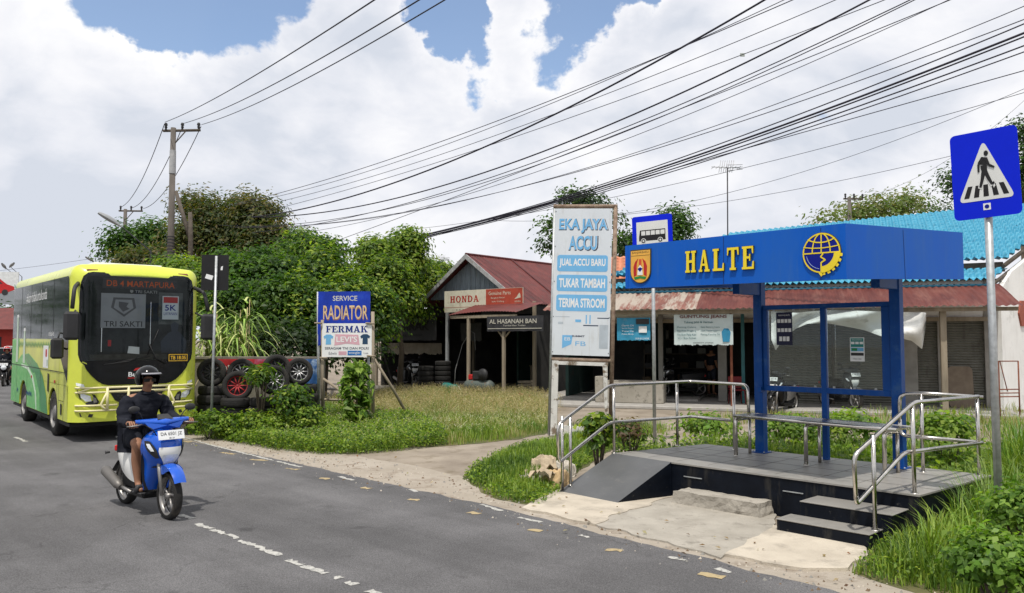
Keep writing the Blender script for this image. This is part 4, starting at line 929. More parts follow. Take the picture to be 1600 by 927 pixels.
    e = MB().m(alu).tube([(-.13, .1, .22), (-.16, .35, .26)], .02, 8); e.m(mat('exhaust', (.16, .15, .14), .5, metal=.5)).tube([(-.165, .33, .25), (-.17, .42, .28), (-.185, .78, .40), (-.187, .84, .42)], [.035, .058, .062, .03], 14); e.build('exhaust', t)
    tl = MB().m(red).cbox((0, .80, .66), (.16, .04, .07), .01); tl.m(dark).add([(-.08, .70, .52), (.08, .70, .52), (.08, .92, .36), (-.08, .92, .36)], [(0, 1, 2, 3)]); tl.tube([(-.15, .76, .62), (-.2, .78, .62)], [.012, .02], 6); tl.build('tail_light', t)
    return t
sp0, sp1 = gd(264, 812), gd(203, 789)
yb = (sp1 - sp0); yb.z = 0; yb.normalize(); ang = math.atan2(-yb.x, yb.y)
o0 = sp0 + yb * .64
scooter('scooter', 'blue and white scooter ridden along the centre line towards the camera', o0, ang)
rider('person', 'person in black jacket and black helmet with sunglasses riding the blue scooter', o0, ang)
# second rider behind the bus
q0 = gd(9, 603); 
scooter('scooter', 'black scooter with round white headlamp beyond the rear of the bus', q0, R(24), black_gloss, dark, roundlamp=True, plate='KT 21')
rider('person', 'person in red helmet riding the black scooter beyond the bus', q0, R(24), cloth_black, cloth_black, helm_red, True, glasses=False)
q1 = gd(22, 598); 
scooter('scooter', 'dark scooter mostly hidden behind the rear corner of the bus', q1, R(25), dark, dark, plate='DA 55')
rider('person', 'person in black helmet mostly hidden behind the rear corner of the bus', q1, R(25), mat('blue_cloth', (.02, .04, .12), .8), cloth_black, helm, True, glasses=False)

# ------------------------------------------------------------------ bus
FL = V((-8.4, 15.3, 0)); BANG = math.atan2(.633, .774)
bus = thing('bus', 'yellow and green city bus approaching in the near lane behind the scooter', 'bus', FL, BANG)
BW, BL, ZB, ZT = 2.38, 7.5, .40, 3.46
b_yel = mat('bus_yellow', (.60, .66, .075), .3, var=.04, coat=.4, wear=(.50, .51, .09), ws=2.5, wt=(.55, .9))
b_grn = mat('bus_green', (.008, .25, .06), .3, var=.1, coat=.4)
b_lgrn = mat('bus_light_green', (.05, .40, .09), .35, vs=9, col2=(.20, .55, .16), coat=.2, wear=(.40, .66, .36), ws=7, wt=(.54, .66))
b_blk = mat('bus_black', (.005, .006, .008), .15, var=.1, spec=.3)
b_side = mat('bus_side_glass', (.004, .008, .009), .08, var=.1, spec=.08)
streaks(b_yel, (.30, .29, .14), .30, 5.0, .58, .8); streaks(b_lgrn, (.10, .20, .08), .35, 4.0)
cream = mat('guard_cream', (.72, .66, .38), .4, var=.06)
def fy(a): a = max(0, a); return .24 * (1 - min(1, a / .30)) ** 2
b = MB().m(b_yel)
def sec(y, ins, top, zb, n=6):
    """rounded section: only the upper half of the shell from zb up"""
    x0, x1, z1, r = ins, BW - ins, top, .24
    pts = [(x0, y, zb), (x0, y, 1.35), (x0, y, z1 - r)]
    for k in range(1, n + 1): a = R(90 * k / n); pts.append((x0 + r * .8 * (1 - math.cos(a)), y, z1 - r + r * math.sin(a)))
    q = [(BW - p[0], p[1], p[2]) for p in pts][::-1]
    mid = [(x0 + r * .8 + (x1 - x0 - r * 1.6) * k / 6, y, z1 + .05 * math.sin(math.pi * k / 6)) for k in range(1, 6)]
    return pts + mid + q
secs = [sec(fy(a), a, ZT - a * .9 + .0, ZB) for a in (.26, .2, .14, .09, .05, .02, 0)] + [sec(y, 0, ZT + .012 * y, ZB) for y in (.4, 1, 3, 5, BL - .15)] + [sec(BL, .1, ZT + .05, ZB)]
# the lower side below the belt is cut for the wheels: shell from z = 1.05 up, skirts apart
for i in range(len(secs)):
    secs[i] = [(x, y, max(z, 1.08)) if i > 6 else (x, y, z) for x, y, z in secs[i]]
n = len(secs[0]); vs = [p for s in secs for p in s]
fs = [(i * n + k, i * n + k + 1, (i + 1) * n + k + 1, (i + 1) * n + k) for i in range(len(secs) - 1) for k in range(n - 1)]
b.add(vs, fs, True)
b.add(secs[0], [list(range(n))]); b.add(secs[-1], [list(range(n))[::-1]])
WY = (1.75, 5.55)
def skirt(x, th):
    out = [(.24, ZB), ]
    for wy in WY: out += [(wy - .52, ZB)] + [(wy - .52 * math.cos(R(t)), .50 + .50 * math.sin(R(t))) for t in range(0, 181, 15)] + [(wy + .52, ZB)]
    out += [(BL, ZB), (BL, 1.10), (.24, 1.10)]
    F = Matrix(((0, 0, 1, x), (1, 0, 0, 0), (0, 1, 0, 0), (0, 0, 0, 1)))
    b.prism(out, th, F, 0)
skirt(0, .03); skirt(BW - .03, .03)
b.box(.0, BW, BL - .05, BL, ZB, 1.08); b.m(black).box(.05, BW - .05, .3, BL - .06, .30, .36)
for wy in WY:
    for x in (.33, BW - .36): b.box(x, x + .03, wy - .6, wy + .6, .35, 1.08)
b.m(mat('roof_white', (.66, .66, .58), .4)).box(.5, BW - .5, .9, 6.6, ZT + .02, ZT + .12, .04)
body = b.build('body', bus)
SXF = lambda dx: Matrix(((0, 0, -1, -dx), (-1, 0, 0, 0), (0, 1, 0, 0), (0, 0, 0, 1)))     # side plane: local x = -y (towards the front)
def side(m1, poly, m, z): m1.m(m).prism([(-y, zz) for y, zz in poly], .0012, SXF(z), 0)
sw_ = MB(); side(sw_, [(.42, 3.2), (.5, 3.24), (BL - .02, 3.32), (BL - .02, 2.02), (1.15, 2.0), (1.05, 1.62), (.34, 1.15), (.34, 2.6)], b_side, .004)
sw_.build('side_window_band', bus)
sg = MB()
side(sg, [(BL - .5, 3.42), (BL, 3.42), (BL, 2.02), (BL - .5, 2.02)][:0] or [(BL - .42, 3.33), (BL - .01, 3.46), (BL - .01, 3.34), (BL - .42, 3.325)], b_grn, .006)
side(sg, [(1.15, 1.99), (BL, 2.0), (BL, 1.36), (1.15, 1.33)], mat('bus_lime', (.58, .62, .10), .3, var=.25, vs=1.2, coat=.4), .002)
side(sg, [(6.3, 2.0), (BL, 2.0), (BL, 1.36), (6.5, 1.36)], b_lgrn, .0035)
cur = [(6.9, 1.36), (5.9, 1.62), (4.9, 1.66), (4.0, 1.5), (3.2, 1.25), (2.7, .95), (2.45, .6), (2.42, ZB + .01)]
side(sg, cur + [(2.29, ZB + .01), (4.9, ZB + .01)][:1] + [(3.6, ZB + .01), (4.98, ZB + .01), (5.0, .6), (5.12, .85), (5.4, 1.0), (5.7, 1.0), (5.98, .85), (6.1, .6), (6.12, ZB + .01), (BL, ZB + .01), (BL, 1.34)], b_lgrn, .0035)
side(sg, [(4.5, 1.55), (3.7, 1.45), (3.0, 1.2), (2.5, .8), (2.30, ZB + .01), (3.1, ZB + .01), (3.3, .8), (3.9, 1.2)], b_grn, .005)
side(sg, [(5.6, 1.6), (4.9, 1.66), (4.1, 1.5), (3.4, 1.3), (4.2, 1.22), (5.1, 1.42)][::1], b_grn, .0062)
side(sg, [(5.9, 1.40), (4.9, 1.36), (4.2, 1.15), (3.75, .8), (3.6, ZB + .02), (3.7, ZB + .02), (3.9, .8), (4.35, 1.1), (5.0, 1.28), (5.9, 1.33)], mat('bus_pale', (.6, .75, .6), .35), .0074)
for k in range(26): # woven zigzag band
    y = 1.3 + k * .2; side(sg, [(y, 1.84), (y + .1, 1.95), (y + .2, 1.84), (y + .2, 1.79), (y + .1, 1.90), (y, 1.79)], b_grn, .006)
    if 5.9 > y > 4.2 and not 4.9 < y < 6.2 or y > 6.2: side(sg, [(y, .70), (y + .1, .79), (y + .2, .70), (y + .2, .66), (y + .1, .75), (y, .66)], navy, .0086)
for y0, zt in ((6.5, 2.55), (5.4, 2.2)):
    side(sg, [(y0, 1.42), (y0 + .32, 1.42), (y0 + .26, zt), (y0 + .06, zt)], mat('bus_tower', (.55, .66, .55), .4), .0086); side(sg, [(y0, zt), (y0 + .32, zt), (y0 + .28, zt + .07), (y0 + .04, zt + .07)], white, .0086)
side(sg, [(2.35, 1.86), (2.95, 1.86), (2.95, 1.38), (2.35, 1.38)], white, .0086); side(sg, [(2.5, 1.78), (2.68, 1.78), (2.68, 1.62), (2.5, 1.62)], red, .0098); side(sg, [(2.42, 1.56), (2.5, 1.56), (2.5, 1.42), (2.42, 1.42)], b_grn, .0098)
sg.build('side_graphics', bus)
tx = MB().m(white); tx.text('#kamitidakuntukanda', SXF(.006) @ fr2(-4.1, 2.98), 2.7, .26, 0, shear=.2); tx.text('trisakti', SXF(.006) @ fr2(-2.1, 2.12), .6, .10, 0); tx.build('side_lettering', bus)
sl = MB().m(dark); side(sl, [(.36, 1.345), (BL, 1.365), (BL, 1.350), (.36, 1.330)], dark, .0098)
side(sl, [(1.12, 1.33), (1.135, 1.33), (1.135, ZB), (1.12, ZB)], dark, .0098); side(sl, [(.62, 1.33), (.635, 1.33), (.635, ZB), (.62, ZB)], dark, .0098); side(sl, [(.62, .78), (1.12, .78), (1.12, .77), (.62, .77)], dark, .011); side(sl, [(.78, .72), (.92, .72), (.92, .5), (.78, .5)], dark, .011)
side(sl, [(2.2, 1.26), (2.36, 1.28), (2.36, .9), (2.2, .88)], dark, .011)
for y in (1.5, 4.3): sl.m(red); side(sl, [(y, 1.16), (y + .14, 1.16), (y + .14, 1.10), (y, 1.10)], red, .011)
sl.build('side_trim', bus)
dj = MB().m(dark)
for y in (1.3, 3.2, 5.0, 6.6): side(dj, [(y, ZB), (y + .012, ZB), (y + .012, 1.34), (y, 1.34)], dark, .0122)
for y in (1.9, 3.3, 4.7, 6.1): side(dj, [(y, 2.03), (y + .02, 2.03), (y + .02, 3.28), (y, 3.27)], black, .0075)
dj.build('panel_joint', bus)
# wheels
def bwheel(x, y, side_):
    w = MB().m(rubber); w.lathe([(.30, 0), (.44, .0), (.475, .04), (.48, .12), (.475, .22), (.44, .25), (.3, .25)], 36, 'x', (x, y, .48)); o = w.build('wheel', bus)
    r_ = MB().m(alu); f = x - .004 if side_ < 0 else x + .254; g = 1 if side_ < 0 else -1
    r_.lathe([(.31, f), (.29, f + g * .05), (.16, f + g * .09), (.15, f + g * .03), (.09, f), (.0, f - g * .01)], 30, 'x', (0, y, .48)) 
    for k in range(8): a = k * math.pi / 4; r_.lathe([(.0, f + g * .02), (.016, f + g * .02), (.016, f + g * .05)], 6, 'x', (0, y + .125 * math.cos(a), .48 + .125 * math.sin(a)))
    r_.build('rim', o)
for y in WY: bwheel(.02, y, -1); bwheel(BW - .27, y, 1)
# front: everything follows the curve fy()
def fs_(x, z, o): 
    a = min(x, BW - x, (ZT - z) / .9 if z > 3.0 else 9); return V((x, fy(a) - o, z))
def fsheet(m1, zs, o, nx=22):
    rows = [[fs_(x0 + (x1 - x0) * i / nx, z, o) for i in range(nx + 1)] for z, x0, x1 in zs]
    m1.add([p for r_ in rows for p in r_], [(j * (nx + 1) + i, (j + 1) * (nx + 1) + i, (j + 1) * (nx + 1) + i + 1, j * (nx + 1) + i + 1) for j in range(len(rows) - 1) for i in range(nx)], True)
wsz = [(3.31, .34, BW - .34), (3.29, .25, BW - .25), (3.22, .17, BW - .17), (3.1, .135, BW - .135), (2.9, .12, BW - .12), (2.4, .115, BW - .115), (1.9, .115, BW - .115), (1.7, .12, BW - .12), (1.58, .15, BW - .15), (1.50, .22, BW - .22)]
m1 = MB().m(b_blk); fsheet(m1, wsz + [(1.42, .25, BW - .25), (1.3, .34, BW - .34), (1.18, .46, BW - .46), (1.12, .56, BW - .56), (1.10, .66, BW - .66)], .010); m1.build('windscreen_surround', bus)
ins_ = MB().m(mat('cab_dark', (.022, .026, .026), .7, var=.7, vs=3.5)); fsheet(ins_, [(z, x0 + .05, x1 - .05) for z, x0, x1 in wsz if 1.55 < z < 3.25] , .014)
FR = lambda x, z, o: Matrix(((1, 0, 0, x), (0, 0, -1, -o), (0, 1, 0, z), (0, 0, 0, 1)))
ins_.m(mat('cab_dash', (.06, .06, .055), .7, var=.4, vs=9)).prism(bx(.30, 1.60, BW - .30, 1.70), .002, FR(0, 0, .016)); ins_.m(mat('cab_grey', (.09, .10, .10), .7, var=.5, vs=6)).prism(bx(1.55, 2.3, 2.02, 2.95), .001, FR(0, 0, .016))
ins_.m(mat('driver_shape', (.05, .06, .08), .8)).prism([(1.62, 1.72), (2.10, 1.72), (2.12, 1.95), (2.0, 2.12), (1.93, 2.16), (1.95, 2.30), (1.87, 2.36), (1.79, 2.30), (1.81, 2.16), (1.74, 2.12), (1.60, 1.95)], .001, FR(0, 0, .0172))
for x in (.8, 1.02, 1.35): ins_.m(mat('seat_dark', (.035, .04, .04), .8)).prism([(x - .09, 1.72), (x + .09, 1.72), (x + .08, 2.0), (x, 2.06), (x - .08, 2.0)], .001, FR(0, 0, .018))
ins_.m(chrome); ins_.prism(bx(.50, 1.75, .512, 2.65), .001, FR(0, 0, .0185)); ins_.prism(bx(1.395, 1.9, 1.405, 2.75), .001, FR(0, 0, .0185))
ins_.m(red).prism(bx(.62, 1.86, .68, 1.98), .001, FR(0, 0, .02)); ins_.m(white).prism([(.98, 1.72), (1.2, 1.70), (1.2, 1.84), (1.0, 1.86)], .001, FR(0, 0, .02))
ins_.build('cab_interior', bus)
bn = MB().m(mat('banner_grey', (.30, .31, .33), .6, var=.1)).prism(bx(.48, 2.22, 1.30, 2.90), .0012, FR(0, 0, .0205)); bn.m(dark); bn.text('TRI SAKTI', FR(.89, 2.30, .0225), .70, .11, 0, bold=.01)
bn.m(mat('banner_mark', (.10, .10, .11), .6)); bn.prism([(.70, 2.82), (1.08, 2.82), (1.12, 2.62), (.90, 2.44), (.66, 2.62)], .001, FR(0, 0, .0222)); bn.m(mat('banner_grey', (0, 0, 0))); bn.prism([(.74, 2.78), (1.04, 2.78), (1.07, 2.62), (.90, 2.49), (.71, 2.62)], .001, FR(0, 0, .0233)); bn.m(mat('banner_mark', (0, 0, 0))); bn.prism([(.80, 2.74), (.98, 2.72), (.94, 2.64), (1.0, 2.6), (.88, 2.54), (.80, 2.64)], .001, FR(0, 0, .0244)); bn.build('banner', bus)
bn = MB().m(offwhite).prism(bx(1.62, 2.40, 1.94, 2.88), .0012, FR(0, 0, .0205)); bn.m(red).prism(bx(1.64, 2.74, 1.92, 2.86), .001, FR(0, 0, .022)); bn.m(navy); bn.text('5K', FR(1.78, 2.64, .023), .22, .12, 0, bold=.01); bn.text('LAYANAN', FR(1.78, 2.52, .023), .26, .06, 0); bn.build('route_notice', bus)
dd = MB().m(mat('display_black', (.03, .03, .032), .3)).prism(bx(.50, 3.00, 1.90, 3.20), .003, FR(0, 0, .022)); dd.m(emimat('display_amber', (.62, .13, .04), .24)); dd.text('DB 4 MARTAPURA', FR(1.21, 3.10, .0265), 1.28, .12, 0, bold=.008)
dd.m(mat('display_grey', (.28, .28, .28), .6)); dd.text('TRI SAKTI', FR(1.30, 2.95, .0215), .42, .06, 0, bold=.01); dd.prism([(1.0, 2.98), (1.06, 2.98), (1.06, 2.94), (1.03, 2.915), (1.0, 2.94)], .001, FR(0, 0, .0215)); dd.build('destination_display', bus)
gl = glassmat('windscreen_glass', (.86, .9, .9), .0, .02, 1.3)
g = MB().m(gl); fsheet(g, [(z, x0 + .03, x1 - .03) for z, x0, x1 in wsz if 1.52 < z < 3.3], .036); g.build('windscreen', bus)
w = MB().m(black)
w.tube([(.55, -.045, 1.5), (1.0, -.05, 1.56), (1.15, -.05, 1.62)], .012, 6); w.tube([(.8, -.05, 1.55), (1.4, -.05, 1.66)], .009, 6); w.tube([(1.7, -.045, 1.5), (1.5, -.05, 1.62), (1.38, -.05, 1.9)], .012, 6); w.tube([(1.35, -.05, 1.68), (1.55, -.05, 2.2)], .009, 6); w.build('wiper', bus)
pp = MB().m(black).prism(bx(1.75, 1.54, 2.14, 1.70), .006, FR(0, 0, .037)); pp.m(yellow); pp.text('TB 18.05', FR(1.945, 1.62, .044), .30, .075, 0, bold=.01)
for q in (bx(1.76, 1.55, 2.13, 1.56), bx(1.76, 1.68, 2.13, 1.69), bx(1.76, 1.56, 1.77, 1.68), bx(2.12, 1.56, 2.13, 1.68)): pp.prism(q, .001, FR(0, 0, .0435))
pp.build('fleet_plate', bus)
lt_ = MB().m(white); lt_.text('Bus', FR(1.12, 1.30, .014), .22, .09, 0, bold=.012); lt_.m(red); lt_.prism([(1.10, 1.37), (1.26, 1.40), (1.30, 1.44), (1.14, 1.42)], .001, FR(0, 0, .013)); lt_.prism(bx(1.0, 1.22, 1.24, 1.235), .001, FR(0, 0, .013)); lt_.build('front_lettering', bus)
gr_ = MB().m(black)
gr_.prism([(.62, 1.08), (BW - .62, 1.08), (BW - .78, .80), (BW - .9, .74), (.9, .74), (.78, .80)], .006, FR(0, 0, .002)); gr_.m(dark)
for r_ in range(5):
    for c in range(11):
        x = .84 + c * .07 + (.035 if r_ % 2 else 0); z = .79 + r_ * .05
        gr_.prism([(x + .026 * math.cos(R(t)), z + .022 * math.sin(R(t))) for t in range(0, 360, 60)], .006, FR(0, 0, .009))
gr_.m(black).prism([(.80, .56), (BW - .80, .56), (BW - .95, .48), (.95, .48)], .004, FR(0, 0, .002)); gr_.build('grille', bus)
for s in (0, 1):
    X = lambda x: x if s == 0 else BW - x
    h = MB().m(dark); P_ = [(.12, 1.02), (.42, .92), (.50, .78), (.44, .70), (.30, .72), (.16, .86)]
    def quad(m1, P_, o): m1.add([fs_(X(x), z, o) for x, z in P_], [list(range(len(P_)))[::(1 if s else -1)]])
    quad(h, P_, .012); h.m(lens); quad(h, [(.17, .97), (.34, .90), (.36, .80), (.26, .80), (.18, .88)], .018); h.m(alu); quad(h, [(.38, .88), (.44, .86), (.46, .78), (.40, .76)], .018); h.build('headlight', bus)
    h = MB().m(lens); quad(h, [(.10, 1.16), (.22, 1.13), (.24, 1.07), (.11, 1.10)], .012); h.build('daytime_lamp', bus)
    h = MB().m(dark); quad(h, [(.16, .58), (.40, .55), (.38, .49), (.18, .51)], .010); h.build('fog_lamp_recess', bus)
gb = MB().m(cream); r_ = .021
def G(*p): return [V((x, y, z)) for x, y, z in p]
for z, (xa, xb) in ((1.06, (.62, 1.76)), (.98, (.62, 1.76))): gb.tube(G((xa, -.10, z), (xb, -.10, z)), r_, 8)
for x in (.62, 1.00, 1.38, 1.76): gb.tube(G((x, -.10, 1.06), (x, -.11, .64)), r_ * 1.25, 8)
for s in (0, 1):
    X = lambda x: x if s == 0 else BW - x
    for z in (1.06, .97, .72, .62): gb.bent(G((X(1.0 if z > .9 else .8), -.10, z), (X(.32), -.08, z), (X(.12), .04, z - .0), (X(.10), .10, z)), r_ * .9, 8, .05)
    gb.bent(G((X(.62), -.10, .98), (X(.50), -.10, .72), (X(.62), -.1, .62)), r_, 8, .05)
    gb.bent(G((X(.34), -.08, 1.06), (X(.12), .03, .97)), r_ * .8, 6)
gb.build('bull_bar', bus)
for s in (0, 1):
    X = lambda x: x if s == 0 else BW - x
    mr = MB().m(dark).bent(G((X(.10), .12, 3.08), (X(-.02), -.18, 2.98), (X(-.07), -.30, 2.58)), .038, 10, .12); mr.box(X(-.07) - .14, X(-.07) + .14, -.36, -.24, 1.98, 2.52, .05)
    mr.tube(G((X(.06), .1, 2.55), (X(-.05), -.26, 2.42)), .02, 6); mr.build('mirror', bus)
mr = MB().m(dark).box(-.30, -.08, .28, .42, 1.62, 2.02, .04); mr.tube(G((.0, .5, 2.1), (-.15, .38, 2.12), (-.18, .35, 2.0)), .018, 6); mr.tube(G((.0, .5, 1.8), (-.12, .38, 1.85)), .018, 6); mr.build('side_mirror', bus)
for x in (.34, BW - .34): MB().m(mat('clearance_lens', (.20, .05, .02), .3, coat=.6)).cbox((x, .12, ZT - .12), (.22, .10, .05), .02).build('clearance_lamp', bus)
# ------------------------------------------------------------------ helpers for facades seen at a pixel
def vp(px, py, O, D):
    """pixel -> (distance along the vertical plane through O with direction D, height)"""
    d = ray(px, py); t = (O.x * d.y - O.y * d.x) / (D.y * d.x - D.x * d.y); p = O + D * t; s = p.y / d.y
    return t, CAMH + d.z * s
def PF(O, D): return frame((O.x, O.y, 0), (D.x, D.y, 0))
metal_red = mat('red_metal_roof', (.10, .022, .020), .55, vs=2.2, col2=(.16, .04, .035), wear=(.09, .05, .04), ws=4, stretch=(1, 1, 1))
metal_rust = mat('rusty_metal_roof', (.085, .020, .017), .65, vs=1.6, col2=(.15, .042, .032), wear=(.20, .085, .065), ws=1.1, wt=(.5, .72), stretch=(2.2, .5, .5))
metal_pale = mat('weathered_metal_roof', (.13, .04, .03), .65, vs=2.2, col2=(.26, .12, .09), wear=(.36, .31, .26), ws=1.3, wt=(.44, .54), stretch=(2.6, .4, .4))
plank = mat('grey_planks', (.16, .19, .22), .8, vs=5, col2=(.26, .30, .34), bump=.3, stretch=(6, 6, .5), wear=(.12, .10, .09), ws=3)
barge = mat('barge_board', (.26, .27, .28), .7, vs=8, col2=(.42, .42, .42), wear=(.2, .17, .14), ws=6)
murk = mat('gloom_wall', (.030, .030, .032), .9, vs=2, col2=(.06, .058, .055))  # gloom of the open interiors put into the wall colour
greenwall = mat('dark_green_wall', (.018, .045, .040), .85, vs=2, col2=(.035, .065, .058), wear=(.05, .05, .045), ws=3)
tile_blue = mat('blue_roof_tile', (.045, .28, .43), .55, vs=2.5, col2=(.09, .38, .54), wear=(.03, .16, .27), ws=9)
tile_or = mat('orange_roof_tile', (.50, .17, .09), .7, vs=3, col2=(.62, .27, .16), wear=(.25, .11, .07), ws=6)
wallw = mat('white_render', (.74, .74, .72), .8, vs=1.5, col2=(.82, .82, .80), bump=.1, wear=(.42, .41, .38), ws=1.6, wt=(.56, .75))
shut = mat('roller_shutter', (.13, .13, .11), .6, vs=3, col2=(.19, .185, .16), wear=(.12, .11, .09), ws=4)
cloth_tarp = mat('white_tarpaulin', (.58, .58, .56), .7, vs=3, col2=(.70, .70, .68), wear=(.40, .38, .34), ws=3)

streaks(wallw, (.42, .40, .36), .22, 3.0, .5, .7); streaks(shut, (.06, .05, .04), .6, 4.0); streaks(metal_red, (.05, .03, .028), .5, 2.0)
# ------------------------------------------------------------------ workshop with the gable
GO = Vector((-1.5, 30.0, 0)); GX = Vector((.769, -.639, 0)); GA = math.atan2(GX.y, GX.x)
wk = thing('workshop', 'open fronted tyre workshop with dark red metal gable roof and interior coloured dark as shade', 'workshop', GO, GA)
def local(m1, name, mats=None): return m1.build(name, wk)
EZ, RZ, HW, LEN = 3.32, 5.16, 2.62, 8.5
rf = MB().m(metal_red)
def roofside(s, k=0):
    def f(u, v):
        y = -.35 + (LEN + .35) * u; x = s * (HW + .08) * v; z = RZ - (RZ - EZ + .06) * v + .012 * math.sin(y * 42); return (x, y, z + .004 * k)
    rf.sheet(f, 150, 5, True)
roofside(1); roofside(-1)
rf.m(mat('ridge_cap', (.09, .02, .02), .6)).tube([(0, -.36, RZ + .01), (0, LEN, RZ + .01)], .05, 8)
for y in (2.3, 5.0): rf.sheet(lambda u, v: (1.0 * u * HW, y + .12 * (v - .5), RZ + .03 - (RZ - EZ) * u), 4, 1)
local(rf, 'roof')
bb = MB().m(barge)
for s in (-1, 1):
    bb.add([(0, -.38, RZ + .02), (s * (HW + .12), -.38, EZ - .08), (s * (HW + .12), -.38, EZ - .24), (0, -.38, RZ - .17), (0, -.34, RZ + .02), (s * (HW + .12), -.34, EZ - .08), (s * (HW + .12), -.34, EZ - .24), (0, -.34, RZ - .17)], [(0, 1, 2, 3), (7, 6, 5, 4), (0, 4, 5, 1), (3, 2, 6, 7), (1, 5, 6, 2)])
local(bb, 'barge_board')
gb_ = MB().m(plank)
gb_.add([(-2.25, .05, EZ + .2), (2.25, .05, EZ + .2), (2.25, .05, EZ + .26), (0, .05, RZ - .12), (-2.25, .05, EZ + .26)], [(0, 1, 2, 3, 4)])
for k in range(16): x = -1.8 + k * .24; h = (RZ - .16) - abs(x) * (RZ - EZ) / HW; gb_.box(x - .006, x + .006, .035, .046, EZ + .22, h)
local(gb_, 'gable_boarding')
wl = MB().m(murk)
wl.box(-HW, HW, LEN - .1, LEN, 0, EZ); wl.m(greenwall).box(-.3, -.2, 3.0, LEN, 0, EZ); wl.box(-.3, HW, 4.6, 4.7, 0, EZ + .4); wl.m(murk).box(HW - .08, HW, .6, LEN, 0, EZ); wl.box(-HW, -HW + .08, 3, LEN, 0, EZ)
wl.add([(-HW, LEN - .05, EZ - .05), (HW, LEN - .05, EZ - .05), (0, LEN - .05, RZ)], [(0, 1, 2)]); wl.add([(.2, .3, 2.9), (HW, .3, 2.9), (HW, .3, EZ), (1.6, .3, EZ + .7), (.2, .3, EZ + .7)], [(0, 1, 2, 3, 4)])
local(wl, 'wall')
po = MB().m(wood_old)
def wpost(px, yb, y0, w=.10, mm=None, zt=EZ):
    u, _ = vp(px, 500, GO - Vector((-GX.y, GX.x, 0)) * -y0, GX); m1 = MB().m(mm or wood_old).box(u - w / 2, u + w / 2, y0 - w / 2, y0 + w / 2, 0, zt, .01); local(m1, 'post')
for px, y0, zt in ((699, .0, EZ + .3), (835, .0, EZ), (589, .2, 2.85), (598, 1.5, 2.6), (640, 2.5, 3.0), (740, 3.0, EZ)): wpost(px, 0, y0, .11, galv if px == 699 else wood_old, zt)
# side lean-to on the left
lt2 = MB().m(metal_rust); lt2.sheet(lambda u, v: (-HW + .1 - 2.9 * v, -.2 + 4.5 * u, EZ - .12 - .36 * v + .01 * math.sin(u * 120)), 60, 3); lt2.build('side_roof', wk)
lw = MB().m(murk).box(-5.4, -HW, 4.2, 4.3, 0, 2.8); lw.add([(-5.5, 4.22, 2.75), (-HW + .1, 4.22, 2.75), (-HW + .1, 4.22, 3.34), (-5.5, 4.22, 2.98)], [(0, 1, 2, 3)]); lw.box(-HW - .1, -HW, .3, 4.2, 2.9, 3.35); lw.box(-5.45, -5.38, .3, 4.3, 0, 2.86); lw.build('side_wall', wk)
# right awning
aw = MB().m(metal_red); aw.sheet(lambda u, v: (.55 + 3.1 * u, -.35 - 1.5 * v, 3.28 - .42 * v - .02 + .012 * math.sin(u * 150) + .1 * math.sin(u * 2.6) * v), 80, 4); aw.m(wood_old).box(.6, 3.6, -1.8, -1.72, 2.72, 2.82); aw.build('awning', wk)
for x in (1.45, 3.05):
    MB().m(wood_old).box(x - .05, x + .05, -1.80, -1.70, 0, 2.75, .01).build('awning_post', wk)
m1 = MB().m(wood_old).tube([(3.05, -1.75, 2.0), (2.5, -1.75, 2.6)], .03, 6); m1.tube([(3.05, -1.75, 2.0), (3.5, -1.75, 2.45)], .03, 6); m1.build('brace', wk)
fl = MB().m(mat('oily_concrete', (.13, .12, .11), .8, vs=2, col2=(.24, .22, .19), wear=(.06, .055, .05), ws=2)).box(-5.6, 4.0, -2.4, LEN, .0, .06); fl.build('floor', wk)
# honda sign board
def board(name, label, cat, px0, py0, px1, py1, O, D, fill, draw, th=.03, back=None, posts=None, group=None):
    a, z1 = vp(px0, py0, O, D); b, _ = vp(px1, py0, O, D); _, z0 = vp(px0, py1, O, D); F = PF(O, D); c = F @ Vector(((a + b) / 2, z0, 0))
    t = thing(name, label, cat, c, math.atan2(D.y, D.x), group)
    m1 = MB().m(fill).prism(bx(a, z0, b, z1), th, F, -th); draw(m1, F, a, b, z0, z1); m1.build('panel', t, True); return t
sign_cream = mat('sign_cream', (.58, .55, .44), .6, var=.1, vs=3, wear=(.4, .33, .24), ws=5)
sign_red = mat('sign_red', (.36, .06, .035), .6, var=.15, vs=3, wear=(.3, .14, .1), ws=4)
def d_honda(m1, F, a, b, z0, z1):
    w, h = b - a, z1 - z0; xm = a + w * .55
    m1.m(sign_red).prism(bx(xm, z0 + h * .24, b - .01, z1 - .01), .004, F, .001); m1.prism(bx(a + .01, z0 + h * .215, xm, z0 + h * .23), .003, F, .001)
    m1.m(mat('honda_red', (.35, .03, .02), .6)); serif(m1, 'HONDA', F @ fr2(a + w * .27, z0 + h * .60), w * .38, h * .30, .004)
    m1.m(sign_cream); m1.text('Genuine Parts', F @ fr2(a + w * .72, z0 + h * .80), w * .27, h * .16, .007); m1.text('Bengkel Motor', F @ fr2(a + w * .70, z0 + h * .58), w * .17, h * .09, .007); m1.text('Suku Cadang', F @ fr2(a + w * .70, z0 + h * .42), w * .15, h * .09, .007)
    for k in range(4): m1.prism([(a + w * (.90 + k * .012), z0 + h * (.50 + k * .04)), (a + w * (.975), z0 + h * (.56 + k * .05)), (a + w * .96, z0 + h * (.78 - k * .02)), (a + w * (.93 + k * .01), z0 + h * (.60 + k * .04))], .0015, F, .006 + .0012 * k)
    m1.text('HONDA', F @ fr2(a + w * .94, z0 + h * .40), w * .07, h * .07, .007)
    m1.m(dark); m1.text('Jl. A. Yani Km 31 No 88 RT 32 Banjarbaru', F @ fr2(a + w * .48, z0 + h * .10), w * .64, h * .08, .003)
